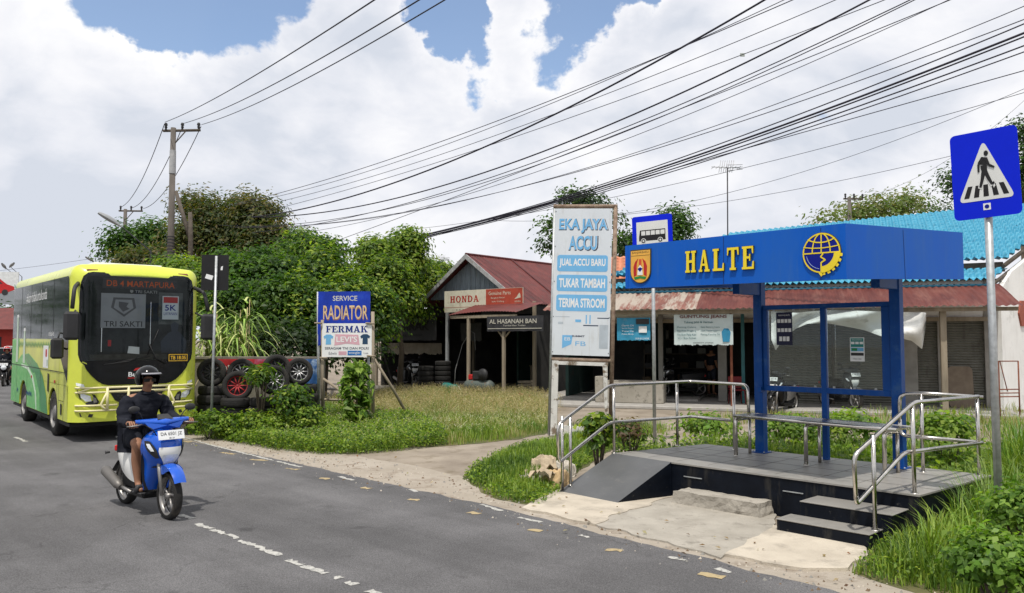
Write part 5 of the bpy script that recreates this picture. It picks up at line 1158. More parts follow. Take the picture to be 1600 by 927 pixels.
board('shop_sign', 'long cream and red workshop signboard hung under the gable', 'sign', 694.5, 455.5, 817, 488.5, GO - Vector((.64, .77, 0)) * .42, GX, sign_cream, d_honda)
def d_plain(m1, F, a, b, z0, z1): pass
# fabric banners: wavy sheets
def banner(name, label, px0, py0, px1, py1, O, D, m, draw=None, wav=.03, group=None, sag=.0, ragged=0.0, cat='banner', th=.004):
    a, z1 = vp(px0, py0, O, D); b, _ = vp(px1, py0, O, D); _, z0 = vp(px0, py1, O, D); F = PF(O, D); c = F @ Vector(((a + b) / 2, z0, 0))
    t = thing(name, label, cat, c, math.atan2(D.y, D.x), group); m1 = MB().m(m)
    def f(u, v):
        rg = ragged * (noise.noise((u * 14, 3, 1)) + noise.noise((u * 40, 7, 1)) * .6) * (1 - v)
        return F @ Vector((a + (b - a) * u, z0 + (z1 - z0) * v - sag * 4 * u * (1 - u) + rg, wav * noise.noise((u * 5, v * 1.5, a))))
    m1.sheet(f, 60, 10); m1.build('cloth', t, True)
    if draw:
        m2 = MB(); draw(m2, F @ fr2(0, 0, wav * .75 + .004), a, b, z0, z1); m2.build('print', t, True)
    return t
ban_dark = mat('banner_dark', (.035, .035, .04), .7, var=.3, vs=5)
def d_has(m, F, a, b, z0, z1):
    w, h = b - a, z1 - z0; m.m(mat('banner_ink', (.5, .48, .42), .7)); m.text('AL HASANAH BAN', F @ fr2(a + w * .47, z0 + h * .66), w * .84, h * .30, 0, bold=.015); m.text('Tambal Ban Tubles', F @ fr2(a + w * .5, z0 + h * .38), w * .4, h * .1, 0); m.prism(bx(a + .05, z0 + h * .16, b - .05, z0 + h * .20), .001, F, 0)
AO = GO - Vector((.64, .77, 0)) * 1.86
banner('shop_banner', 'dark worn banner with pale lettering hung from the right awning', 761, 495, 849, 518, AO, GX, ban_dark, d_has, .02, ragged=.02)
def d_ool(m, F, a, b, z0, z1): m.m(mat('ink_black', (.008, .008, .008), .8)); m.text('OOL BRAK', F @ fr2((a + b) / 2, z0 + (z1 - z0) * .6), (b - a) * .8, (z1 - z0) * .36, 0, bold=.02); m.text('Press Velg Motor', F @ fr2((a + b) / 2, z0 + (z1 - z0) * .22), (b - a) * .6, (z1 - z0) * .14, 0)
LO = GO - Vector((.64, .77, 0)) * .25
banner('shop_banner', 'dusky banner with black letters across the left lean-to', 584, 497, 682, 532, LO, GX, mat('banner_soot', (.035, .035, .037), .8), d_ool, .03, ragged=.04)
banner('beige_cloth', 'ragged beige cloth strip hanging in the left lean-to', 592, 536, 690, 552, LO + Vector((.64, .77, 0)) * .8, GX, mat('beige_cloth', (.20, .17, .13), .9, vs=3, col2=(.28, .25, .2)), None, .05, ragged=.10, cat='cloth')
banner('grey_cloth', 'grey sheet hanging inside the workshop behind the signboard', 720, 505, 752, 533, LO + Vector((.64, .77, 0)) * 2.2, GX, mat('grey_cloth', (.10, .10, .10), .9, vs=3), None, .05, ragged=.08, cat='cloth')
WF = lambda x, y, z=0: GO + GX * x + Vector((.639, .769, 0)) * y + Vector((0, 0, z))

# ------------------------------------------------------------------ row of shops
PA = at(955, 600, 25.6); PA.z = 0; PB = at(1556, 600, 22.2); PB.z = 0; RX = (PB - PA).normalized(); RL = (PB - PA).length; RA = math.atan2(RX.y, RX.x); RY = Vector((-RX.y, RX.x, 0))
def RP(x, y, z=0): return PA + RX * x + RY * y + Vector((0, 0, z))
def rx(px, y=0): return vp(px, 500, PA + RY * y, RX)[0]
sp_ = thing('shop_row', 'row of low shops with rusty awning, roller shutters and bright blue tiled roof', 'shop building', RP(RL / 2, 0), RA)
def rb(m1, name): return m1.build(name, sp_, True)
RM = Matrix.Translation(PA) @ Matrix.Rotation(RA, 4, 'Z')
x_open = rx(1187)
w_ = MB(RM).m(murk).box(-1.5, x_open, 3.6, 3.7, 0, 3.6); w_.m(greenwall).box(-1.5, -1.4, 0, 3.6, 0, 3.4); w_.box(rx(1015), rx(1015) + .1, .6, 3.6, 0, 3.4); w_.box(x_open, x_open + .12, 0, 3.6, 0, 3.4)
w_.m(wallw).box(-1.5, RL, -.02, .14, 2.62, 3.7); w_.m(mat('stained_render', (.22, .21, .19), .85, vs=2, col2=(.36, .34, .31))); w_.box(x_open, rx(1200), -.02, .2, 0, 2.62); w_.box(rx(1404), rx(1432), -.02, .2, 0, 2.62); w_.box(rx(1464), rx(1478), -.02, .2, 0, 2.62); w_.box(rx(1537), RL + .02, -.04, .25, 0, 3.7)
w_.box(-1.5, RL + .3, .3, 9, 3.62, 3.7); rb(w_, 'wall')
def shutter(x0, x1, h=2.6):
    m1 = MB(RM).m(shut); n = 34
    for k in range(n):
        z0 = .08 + (h - .08) * k / n; z1 = .08 + (h - .08) * (k + 1) / n; zm = (z0 + z1) / 2
        m1.add([(x0, .10, z0), (x1, .10, z0), (x1, .06, zm), (x0, .06, zm), (x1, .085, z1), (x0, .085, z1)], [(0, 1, 2, 3), (3, 2, 4, 5)])
    rb(m1, 'roller_shutter')
shutter(rx(1200), rx(1304.8)); shutter(rx(1305), rx(1404)); shutter(rx(1432), rx(1464)); shutter(rx(1478), rx(1537))
for px, w, m_, y in ((1032, .14, mat('column_pale', (.26, .25, .23), .8), -.1), (1128, .26, mat('column_pale', (.26, .25, .23), .8), .3), (1142, .07, rust, -1.6), (1160, .10, mat('teal_post', (.05, .16, .18), .7), -.4), (1473, .15, wood_old, -1.8), (1300, .06, wood_dark, .0)):
    x = rx(px, y); rb(MB(RM).m(m_).box(x - w / 2, x + w / 2, y - w / 2, y + w / 2, 0, 2.75, .01), 'post')
m1 = MB(RM).m(wood_old).box(-1.4, RL + .1, -2.05, -1.97, 2.72, 2.82); m1.box(-1.4, RL, -.12, -.03, 2.50, 2.62); rb(m1, 'beam')
m1 = MB(RM)
XS = rx(1088, -2.2)
def awf(u, v):
    x = X0 + (X1 - X0) * u; return (x, .02 - 2.3 * v, 3.55 - .70 * v + .016 * math.sin(x * 38) + .02 * noise.noise((x, v * 2, 0)) - (.03 * noise.noise((x * 3, 0, 0)) if v > .9 else 0))
X0, X1 = -1.6, XS; m1.m(metal_pale).sheet(awf, 120, 6); X0, X1 = XS, RL + .15; m1.m(metal_rust).sheet(awf, 300, 6); rb(m1, 'awning')
m1 = MB(RM).m(conc).box(-2.5, RL + .3, -2.35, 3.7, 0, .10, .02); m1.box(-1.5, rx(1090), -.3, 3.6, .10, .16); rb(m1, 'floor_slab')
# blue tiled roof
eL, eR = at(930, 454.5, 25.3), at(1546, 441, 22.0); rR, rL = at(1700, 322, 27.0), at(1368, 351, 30.0); rLL = at(1150, 378, 30)
def tiles(m1, a, b, c, d, nu, nv, amp=.035, step=.045):
    nrm = (b - a).cross(d - a).normalized(); 
    if nrm.z < 0: nrm = -nrm
    rows = []
    for j in range(nv):
        for (t, o) in ((0, step), (.97, 0)):
            v = (j + t) / nv; rows.append([a.lerp(b, i / (nu * 4)).lerp(d.lerp(c, i / (nu * 4)), v) + nrm * (amp * math.sin(i * math.pi / 2) + o) + (a - d).normalized() * .03 * math.sin(i * math.pi / 2) * (1 if t == 0 else 0) for i in range(nu * 4 + 1)])
    W_ = nu * 4 + 1; m1.add([p for r_ in rows for p in r_], [(j * W_ + i, j * W_ + i + 1, (j + 1) * W_ + i + 1, (j + 1) * W_ + i) for j in range(len(rows) - 1) for i in range(W_ - 1)], True)
m1 = MB().m(tile_blue); up = Vector((0, 0, .26)); tiles(m1, eL, eR, eR.lerp(rR, .16), eL.lerp(rLL, .10), 62, 3, .05, .10); tiles(m1, eL.lerp(rLL, .06) + up, eR.lerp(rR, .12) + up, rR + up, rLL + up, 58, 17, .05, .15); o = m1.build('tiled_roof', sp_, True)
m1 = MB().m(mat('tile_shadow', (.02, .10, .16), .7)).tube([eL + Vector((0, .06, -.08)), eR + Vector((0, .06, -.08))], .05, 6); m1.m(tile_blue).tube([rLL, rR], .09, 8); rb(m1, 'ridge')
sf_ = MB().m(wood_dark); qa, qb = eL.lerp(rLL, .075), eR.lerp(rR, .135); sf_.add([qa - Vector((0, 0, .05)), qb - Vector((0, 0, .05)), qb + Vector((0, .1, .24)), qa + Vector((0, .1, .24))], [(0, 1, 2, 3)]); rb(sf_, 'gap_shade_panel')  # dark panel fills the gap between the roofs, standing in for its shade
m1 = MB().m(wood_dark); n_ = (rR - eR); 
m1.tube([eR + Vector((.05, .03, -.1)), eR + n_ * .16 + Vector((.05, .03, -.1))], .05, 6); m1.tube([eR + n_ * .11 + Vector((.05, .03, .17)), eR + n_ + Vector((.05, .03, .17))], .06, 6)
rb(m1, 'verge_board')
# white gable wall at the right end
wg = PB + Vector((.15, -.1, 0)); gdx = Vector((rR.x - eR.x, rR.y - eR.y, 0)).normalized(); 
m1 = MB().m(wallw); F = PF(wg, gdx); run = Vector((rR.x - eR.x, rR.y - eR.y, 0)).length; m1.prism([(0, 0), (run, 0), (run, rR.z + .05), (run * .10, eR.z + .34), (0, eR.z - .22)], .16, F, -.16)
m1.m(mat('brick_red', (.30, .09, .06), .8)); uh, zh = vp(1597, 490, wg, gdx); m1.prism([(uh + .32 * math.cos(R(t)), zh + .42 * math.sin(R(t))) for t in (0, 60, 120, 180, 240, 300)], .05, F, .0)
rb(m1, 'gable_wall')
# orange tiled roof of the house between
og = thing('neighbour_house', 'small house with orange tiled roof seen between signboard and canopy', 'house', at(975, 600, 29).xy.to_3d(), 0)
a, b, c, d = at(945, 458, 27.5), at(1010, 456, 27.0), at(1015, 400, 31), at(940, 402, 31.5)
m1 = MB().m(tile_or); tiles(m1, a, b, c, d, 7, 11, .03, .05); m1.build('roof', og, True); m1 = MB().m(wallw).prism(bx(0, 0, (b - a).length, a.z), .2, PF(a + Vector((0, 3.4, 0)), b - a), -.2); m1.build('wall', og, True)
# tarpaulins and banners under the awning
BO = PA + RY * -2.0
def d_teal(m, F, a, b, z0, z1):
    w, h = b - a, z1 - z0; m.m(white); 
    for k in range(4): m.text(('Ganti Oli', 'Servis Ringan', 'Tune Up', 'Press Body')[k], F @ fr2(a + w * .33, z0 + h * (.66 - k * .13)), w * .36, h * .07, 0)
    m.m(dark).prism(bx(a + w * .58, z0 + h * .72, b - .03, z1 - .03), .001, F, 0); m.m(white); m.prism(bx(a + w * .66, z0 + h * .34, a + w * .9, z0 + h * .62), .001, F, .001); m.text('HUB 0812 5100 88', F @ fr2(a + w * .76, z0 + h * .08), w * .4, h * .08, 0)
banner('shop_banner', 'blue banner with white price list at the left end of the awning', 964, 497, 1016, 532, BO, RX, mat('banner_teal', (.04, .26, .42), .6, var=.15, wear=(.2, .3, .36), ws=3), d_teal, .03, ragged=.03)
def d_jean(m, F, a, b, z0, z1):
    w, h = b - a, z1 - z0; ink = mat('ink_teal', (.05, .14, .16), .7); m.m(mat('ink_maroon', (.16, .04, .04), .7)); m.text('GUNTUNG JEANS', F @ fr2(a + w * .5, z0 + h * .92), w * .8, h * .13, 0, bold=.02)
    m.m(ink); m.text('Tukang Jahit & Vermak', F @ fr2(a + w * .42, z0 + h * .74), w * .5, h * .09, 0, bold=.01)
    for k, (s1, s2) in enumerate((('Potong Celana', 'Ganti Resleting Celana'), ('Kecilkan Pinggang', 'Ganti Resleting Jaket'), ('Kecilkan Paha Kaki', 'Pasang Kancing Dll'), ('Jahit Baju Sobek', ''))):
        z = z0 + h * (.58 - k * .12); m.text(s1, F @ fr2(a + w * .22, z), w * .32, h * .07, 0)
        if s2: m.text(s2, F @ fr2(a + w * .62, z), w * .32, h * .07, 0)
    m.m(mat('ink_blue', (.03, .22, .38), .7)); m.prism([(b - w * .17, z0 + h * .1), (b - w * .06, z0 + h * .1), (b - w * .04, z0 + h * .42), (b - w * .08, z0 + h * .54), (b - w * .15, z0 + h * .54), (b - w * .19, z0 + h * .42)], .001, F, 0); m.m(dark); m.text('menerima pesanan', F @ fr2(a + w * .5, z0 + h * .07), w * .34, h * .06, 0)
banner('shop_banner', 'torn white tailor banner with teal lettering under the rusty awning', 1053, 492, 1145, 539, BO, RX, mat('banner_white', (.42, .52, .52), .7, col2=(.60, .66, .66), vs=1.5), d_jean, .02, ragged=.04)
tp = thing('tarpaulin', 'white tarpaulin sagging from the awning above the roller shutters', 'tarpaulin', RP(rx(1320, -2.2), -2.2, 2.4), RA)
m1 = MB().m(cloth_tarp)
PTS = [(1176, 485, 560), (1192, 486, 535), (1212, 492, 515), (1240, 495, 498), (1262, 489, 494), (1290, 486, 494), (1320, 484, 500), (1350, 487, 508), (1378, 491, 515), (1405, 491, 521), (1425, 489, 533), (1441, 488, 546), (1447, 490, 505)]
PTS = [(1205, 487, 530), (1212, 487, 548), (1225, 488, 528), (1245, 489, 513), (1262, 487, 506), (1290, 485, 505), (1320, 485, 510), (1350, 486, 516), (1378, 487, 526), (1405, 488, 528), (1425, 488, 533), (1441, 488, 546), (1447, 489, 505)]
def tf(u, v):
    t = u * (len(PTS) - 1); i = min(int(t), len(PTS) - 2); f = t - i; px = PTS[i][0] * (1 - f) + PTS[i + 1][0] * f; y0 = PTS[i][1] * (1 - f) + PTS[i + 1][1] * f; y1 = PTS[i][2] * (1 - f) + PTS[i + 1][2] * f
    O_ = PA + RY * (-2.25 + .18 * math.sin(v * 5 + u * 17) + .25 * v * noise.noise((u * 8, v * 2, 0))); uu, z = vp(px, y0 + (y1 - y0) * v, O_, RX); p = O_ + RX * uu; return (p.x, p.y, z)
m1.sheet(tf, 70, 12); m1.build('cloth', tp, True)
# vehicles parked under the awning
mc = scooter('motorcycle', 'black motorcycle with white plate parked in the dark open shop', RP(rx(1062, .6), .9, .16), RA + R(-60), black_gloss, dark, plate='DA 21', group='parked motorcycles under the awning', cat='motorcycle')
scooter('scooter', 'dark scooter with white plate parked behind left shelter pane', RP(rx(1222, -2.4), -2.2, 0), RA + R(-25), black_gloss, alu, plate='DA 3321 PB', group='parked motorcycles under the awning')
scooter('scooter', 'dark grey scooter parked behind the right shelter pane', RP(rx(1310, -1.2), -1.2, .1), RA + R(35), mat('scooter_grey', (.06, .063, .065), .4), dark, plate='DA 77', group='parked motorcycles under the awning')
# standing figure in the shade of the shop
def standing(name, label, loc, rz, top, low, h=1.62):
    t = thing(name, label, 'person', loc, rz); k = h / 1.70
    def S_(x, y, z): return V((x * k, y * k, z * k))
    J = {'pel': (S_(0, 0, .92), .13), 'waist': (S_(0, 0, 1.05), .115), 'chest': (S_(0, .0, 1.25), .13), 'shb': (S_(0, 0, 1.38), .10), 'neck': (S_(0, -.01, 1.46), .052), 'jaw': (S_(0, -.03, 1.52), .062), 'head': (S_(0, -.02, 1.59), .084), 'top': (S_(0, -.0, 1.65), .07), 'nose': (S_(0, -.12, 1.575), .014)}
    E = [('pel', 'waist'), ('waist', 'chest'), ('chest', 'shb'), ('shb', 'neck'), ('neck', 'jaw'), ('jaw', 'head'), ('head', 'top'), ('head', 'nose')]
    for s, n in ((-1, 'r'), (1, 'l')):
        J['sh' + n] = (S_(s * .17, 0, 1.37), .056); J['el' + n] = (S_(s * .22, .02, 1.10), .04); J['wr' + n] = (S_(s * .21, -.12, .90), .027); J['pa' + n] = (S_(s * .20, -.16, .84), .03)
        E += [('shb', 'sh' + n), ('sh' + n, 'el' + n), ('el' + n, 'wr' + n), ('wr' + n, 'pa' + n)]
        for q in range(4): J['f%d%s' % (q, n)] = (S_(s * (.175 + .016 * q), -.19, .80 - .004 * q), .010); J['g%d%s' % (q, n)] = (S_(s * (.175 + .014 * q), -.19, .755 - .006 * q), .008); E += [('pa' + n, 'f%d%s' % (q, n)), ('f%d%s' % (q, n), 'g%d%s' % (q, n))]
        J['th' + n] = (S_(s * .165, -.19, .83), .011); E.append(('pa' + n, 'th' + n))
        J['hip' + n] = (S_(s * .09, 0, .86), .09); J['kn' + n] = (S_(s * .10, -.02, .50), .056); J['cf' + n] = (S_(s * .10, .01, .36), .052); J['an' + n] = (S_(s * .10, .02, .09), .034); J['to' + n] = (S_(s * .12, -.13, .04), .034)
        E += [('pel', 'hip' + n), ('hip' + n, 'kn' + n), ('kn' + n, 'cf' + n), ('cf' + n, 'an' + n), ('an' + n, 'to' + n)]
    skin_grow('body', J, E, skin_m, t, 'pel', 1)
    sj = {'waist': (S_(0, 0, .96), .17), 'chest': (S_(0, 0, 1.24), .165), 'shb': (S_(0, 0, 1.37), .12)}; se = [('waist', 'chest'), ('chest', 'shb')]
    for s, n in ((-1, 'r'), (1, 'l')): sj['sh' + n] = (S_(s * .18, 0, 1.35), .075); sj['el' + n] = (S_(s * .22, .01, 1.18), .062); se += [('shb', 'sh' + n), ('sh' + n, 'el' + n)]
    skin_grow('shirt', sj, se, top, t, 'waist', 1)
    sj = {'pel': (S_(0, 0, .98), .155)}; se = []
    for s, n in ((-1, 'r'), (1, 'l')): sj['h' + n] = (S_(s * .09, 0, .84), .105); sj['k' + n] = (S_(s * .10, -.02, .50), .078); se += [('pel', 'h' + n), ('h' + n, 'k' + n)]
    skin_grow('shorts', sj, se, low, t, 'pel', 1)
    MB().m(black).ball(tuple(S_(0, .01, 1.62)), .105, 16, (.9, 1.0, .9)).build('hair', t)
    return t
standing('person', 'person in dark clothes standing in the shade of the open shop', RP(rx(1110, 1.8), 1.8, .16), RA + R(150), cloth_black, mat('dark_shorts', (.03, .035, .05), .8))
# assorted yard things
bk = thing('concrete_trough', 'grey rendered concrete box at the foot of the shop column', 'concrete box', RP(rx(995, -1), -1.2, .1), RA)
m1 = MB().m(mat('trough', (.26, .24, .20), .9, vs=2, col2=(.38, .35, .30), wear=(.12, .11, .09), ws=4)).box(-.95, .85, -.3, .35, 0, .62, .02); m1.box(-1.2, -.95, -.3, .35, 0, .78, .02); m1.box(-.9, .8, -.25, .30, .62, .66, .01); m1.build('body', bk)
pb = thing('board', 'rusty metal sheet leaning against the right roller shutter', 'board', RP(rx(1495), -.35, .1), RA); pb.rotation_euler[0] = R(-10)
MB().m(mat('rusty_sheet', (.16, .12, .09), .8, vs=4, col2=(.24, .19, .14))).prism(rrect(.62, 1.15, .12, cy=.58), .03, Matrix.Rotation(math.pi / 2, 4, 'X')).build('sheet', pb)
rk = thing('metal_rack', 'rusty red metal rack standing before the white gable wall', 'rack', at(1577, 610, 20).xy.to_3d(), R(10))
m1 = MB().m(rust); z1 = 1.45
for x in (-.28, .28): m1.tube([(x, 0, 0), (x, 0, z1)], .018, 6)
for z in (z1, .75, .66, .57): m1.tube([(-.28, 0, z), (.28, 0, z)], .016, 6)
m1.tube([(-.24, 0, z1), (-.05, 0, .7)], .012, 6); m1.build('frame', rk)
cp = thing('air_compressor', 'grey air compressor with round tank on the workshop forecourt', 'compressor', WF(1.9, -1.7, .06), GA)
m1 = MB().m(mat('compressor_grey', (.10, .12, .11), .5, wear=(.16, .08, .04), ws=4)); m1.lathe([(0, -.62), (.16, -.58), (.21, -.48), (.21, .48), (.16, .58), (0, .62)], 20, 'x', (0, 0, .34)); m1.build('tank', cp)
m1 = MB().m(dark).box(-.2, .15, -.14, .14, .55, .85, .03); m1.lathe([(.0, -.05), (.2, -.04), (.2, .04), (0, .05)], 20, 'y', (.32, -.16, .74)); m1.m(red).box(-.45, -.25, -.1, .1, .55, .72, .02); m1.build('motor', cp)
for x in (-.4, .4): MB().m(rubber).lathe([(.0, -.03), (.13, -.03), (.13, .03), (0, .03)], 18, 'y', (x, -.2, .13)).build('wheel', cp)
pm = thing('water_pump', 'teal machine on the workshop floor in front of the dark doorway', 'pump', WF(.25, -1.3, .06), GA)
m1 = MB().m(mat('teal_paint', (.02, .20, .18), .5)); m1.lathe([(0, -.45), (.12, -.44), (.13, -.1), (.1, .0), (.1, .2), (.0, .22)], 16, 'x', (0, 0, .22)); 
for k in range(6): m1.lathe([(.14, -.4 + k * .05), (.15, -.39 + k * .05), (.14, -.38 + k * .05)], 16, 'x', (0, 0, .22))
m1.box(-.42, .2, -.12, .12, 0, .08, .01); m1.build('body', pm); m1 = MB().m(white).tube([(.2, 0, .2), (.42, -.15, .05)], .03, 8); m1.tube([(.3, 0, .25), (.55, -.1, .08)], .03, 8); m1.build('hose_end', pm)
jc = thing('jerrycan', 'yellow jerrycan standing beside the air compressor', 'jerrycan', WF(1.05, -1.0, .06), GA)
m1 = MB().m(mat('jerry_yellow', (.5, .35, .03), .5)).box(-.14, .14, -.1, .1, 0, .36, .03); m1.tube([(-.08, 0, .36), (-.06, 0, .42), (.05, 0, .42), (.08, 0, .36)], .015, 6); m1.build('can', jc); MB().m(red).lathe([(.0, .41), (.03, .41), (.03, .36)], 12, c=(.1, 0, 0)).build('cap', jc)
# hose hanging inside
hh = MB().m(mat('hose_grey', (.2, .2, .2), .6)).tube([WF(.35, -1.3, .3), WF(.3, -1.2, .9), WF(.45, -1.0, 1.8), WF(.75, -.9, 2.3), WF(.95, -.9, 2.2), WF(1.0, -.9, 1.6)], .014, 6)
tag(hh.build('air_hose'), 'thin grey hose looping down to the teal pump', 'hose')
scooter('motorcycle', 'dark motorcycle parked under the left lean-to of the workshop', WF(-3.3, -.2, .06), GA + R(75), black_gloss, dark, plate='DA 9', cat='motorcycle')
# tyres
def tyre_mesh(rimm, name='tyre'):
    pass
def tyre(label, loc, rot, rimm=None, r=.31, w=.095, group=None):
    t = thing('tyre', label, 'tyre', loc, 0, group); t.rotation_euler = rot
    m1 = MB().m(rubber); m1.lathe([(r - .11, -w * .8), (r - .09, -w), (r - .035, -w * 1.02), (r - .008, -w * .8), (r, -w * .3), (r, w * .3), (r - .008, w * .8), (r - .035, w * 1.02), (r - .09, w), (r - .11, w * .8), (r - .10, 0)], 32, 'y', closed=True)
    for k in (-.45, 0, .45): m1.m(black).lathe([(r + .001, k * w - .004), (r + .0012, k * w + .004)], 32, 'y')
    m1.build('casing', t)
    if rimm:
        q = MB().m(rimm); q.lathe([(r - .105, -w * .8), (r - .12, -w * .7), (r - .125, w * .5), (r - .105, w * .8)], 32, 'y'); q.lathe([(0, -w * .55), (.045, -w * .5), (.05, -w * .2), (0, -w * .15)], 14, 'y')
        for k in range(10): a = 2 * math.pi * k / 10; q.tube([(.03 * math.cos(a), -w * .4, .03 * math.sin(a)), ((r - .12) * math.cos(a), -w * .45, (r - .12) * math.sin(a))], [.018, .013], 6)
        q.m(dark).lathe([(0, w * .3), (r - .125, w * .3)], 24, 'y'); q.build('rim', t)
    return t
rim_red = mat('rim_red', (.32, .03, .035), .5, wear=(.2, .1, .08), ws=8); rim_sil = mat('rim_silver', (.42, .42, .42), .35, metal=.7); rim_dk = mat('rim_dark', (.05, .05, .05), .5)
side_rot = R(18)
for px, d, n_, grp in ((332, 17.6, 5, 'leftmost'), (371, 16.8, 4, 'red-rimmed'), (413, 16.8, 4, 'planted'), (476, 18.2, 5, 'rightmost')):
    c = at(px, 600, d); 
    for k in range(n_):
        tyre({'leftmost': 'worn tyre lying in the leftmost roadside stack', 'red-rimmed': 'worn tyre lying in the stack under the red rimmed wheel', 'planted': 'worn tyre lying in the stack below the potted shrub', 'rightmost': 'worn tyre lying in the rightmost roadside stack by the signboard'}[grp],
             (c.x + random.uniform(-.03, .03), c.y + random.uniform(-.03, .03), .10 + k * .195), (math.pi / 2 + R(random.uniform(-2, 2)), 0, 0), None, .30, .095, 'tyres in the %s roadside stack' % grp)
for px, py, d, rm, lab in ((331, 582, 17.6, rim_dk, 'upright tyre with dark rim on the leftmost stack'), (378, 583, 17.4, rim_sil, 'upright tyre with silver spokes behind the red rimmed wheel'), (371, 603, 16.75, rim_red, 'upright tyre with red spoked rim in front of the others'), (428, 594, 16.8, rim_sil, 'upright tyre with silver rim right of the potted shrub'), (432, 576, 17.7, rim_dk, 'upright tyre with dark rim half behind the potted shrub'), (467, 581, 18.2, rim_sil, 'upright tyre with pale spokes on the rightmost stack')):
    tyre(lab, at(px, py, d), (R(-6), 0, R({331: 12, 378: 10, 371: 18, 428: 30, 432: 25, 467: 20}[px])), rm, .31)
for px, n_, h0, lab in ((665, 5, 0, 'tyre in the left stack on the workshop forecourt'), (692, 6, 0, 'tyre in the right stack against the workshop post')):
    c = at(px, 600, 30.2 if px == 692 else 30.0)
    for k in range(n_): tyre(lab, (c.x, c.y, .16 + k * .185), (math.pi / 2, 0, 0), None, .30, .09, 'tyres stacked at %s' % px if False else ('tyres in the left forecourt stack' if px == 665 else 'tyres in the right forecourt stack'))
# low wall with red banner
c0, c1 = at(300, 600, 19.8), at(505, 600, 19.4); c0.z = c1.z = 0; WD = (c1 - c0).normalized(); wlen = (c1 - c0).length
lwt = thing('low_wall', 'low grey block wall behind the roadside tyres', 'wall', c0, math.atan2(WD.y, WD.x)); MB().m(mat('block_wall', (.14, .13, .11), .9, vs=4, col2=(.22, .20, .17), bump=.4)).box(0, wlen, 0, .15, 0, 1.50, .02).box(-.05, wlen + .05, -.04, .19, 1.50, 1.57, .01).build('blockwork', lwt)
def d_red(m, F, a, b, z0, z1): m.m(mat('banner_ink2', (.6, .58, .55), .7)); m.text('DE', F @ fr2(a + (b - a) * .22, z0 + (z1 - z0) * .45), (b - a) * .14, (z1 - z0) * .45, 0, bold=.02); m.text('DU', F @ fr2(a + (b - a) * .86, z0 + (z1 - z0) * .5), (b - a) * .15, (z1 - z0) * .5, 0, bold=.02)
banner('wall_banner', 'crumpled red banner draped along the low wall behind the tyres', 326, 561, 460, 590, c0 + Vector((0, -.08, 0)), WD, mat('banner_red', (.36, .02, .03), .55, var=.3, vs=4, wear=(.40, .12, .22), ws=1.5, wt=(.5, .6)), d_red, .05)
banner('wall_banner', 'blue and white banner end at the right of the low wall', 461, 561, 497, 600, c0 + Vector((0, -.09, 0)), WD, mat('banner_blue', (.03, .10, .28), .55, var=.3, vs=3, wear=(.35, .45, .6), ws=2, wt=(.5, .6)), None, .05)

# ------------------------------------------------------------------ signboards
# RADIATOR board
O1 = at(537, 600, 18.6); O1.z = 0; D1 = Vector((1, -.10, 0)).normalized()
hand_blue = mat('board_blue', (.006, .035, .36), .5, var=.35, vs=3, wear=(.02, .07, .40), ws=3)
def d_rad(m1, F, a, b, z0, z1):
    w, h = b - a, z1 - z0; m1.m(mat('letter_shadow', (.30, .14, .10), .6)); m1.text('RADIATOR', F @ fr2(a + w * .535, z0 + h * .50 - .01), w * .86, h * .34, .002, bold=.022); m1.m(mat('letter_cream', (.62, .46, .26), .6)); m1.text('RADIATOR', F @ fr2(a + w * .53, z0 + h * .51), w * .85, h * .33, .0045, bold=.006); m1.m(mat('letter_pale', (.55, .55, .5), .6)); m1.text('SERVICE', F @ fr2(a + w * .52, z0 + h * .84), w * .47, h * .12, .003, bold=.012)
rs = board('signboard', 'blue hand lettered radiator service board on metal posts', 'signboard', 497, 456, 578.5, 522, O1, D1, hand_blue, d_rad)
F = PF(O1, D1)
def bpost(t, px0, py0, px1, py1, m_, r, O=O1, D=D1, off_=-.05, name='post', toground=True):
    a, za = vp(px0, py0, O, D); b, zb_ = vp(px1, py1, O, D)
    if toground: zb_ = 0
    MB().m(m_).tube([F @ Vector((a, za, off_)), F @ Vector((b, zb_, off_))], r, 8).build(name, t, True)
bpost(rs, 496, 456, 497, 650, galv, .035); bpost(rs, 574, 500, 576, 650, galv, .03)
a, z1_ = vp(497, 522, O1, D1); b, z0_ = vp(502.5, 540, O1, D1); MB().m(hand_blue).prism(bx(a, z0_, b, z1_), .03, F, -.03).build('lower_flap', rs, True)
O2 = O1 + Vector((0, -.22, 0))
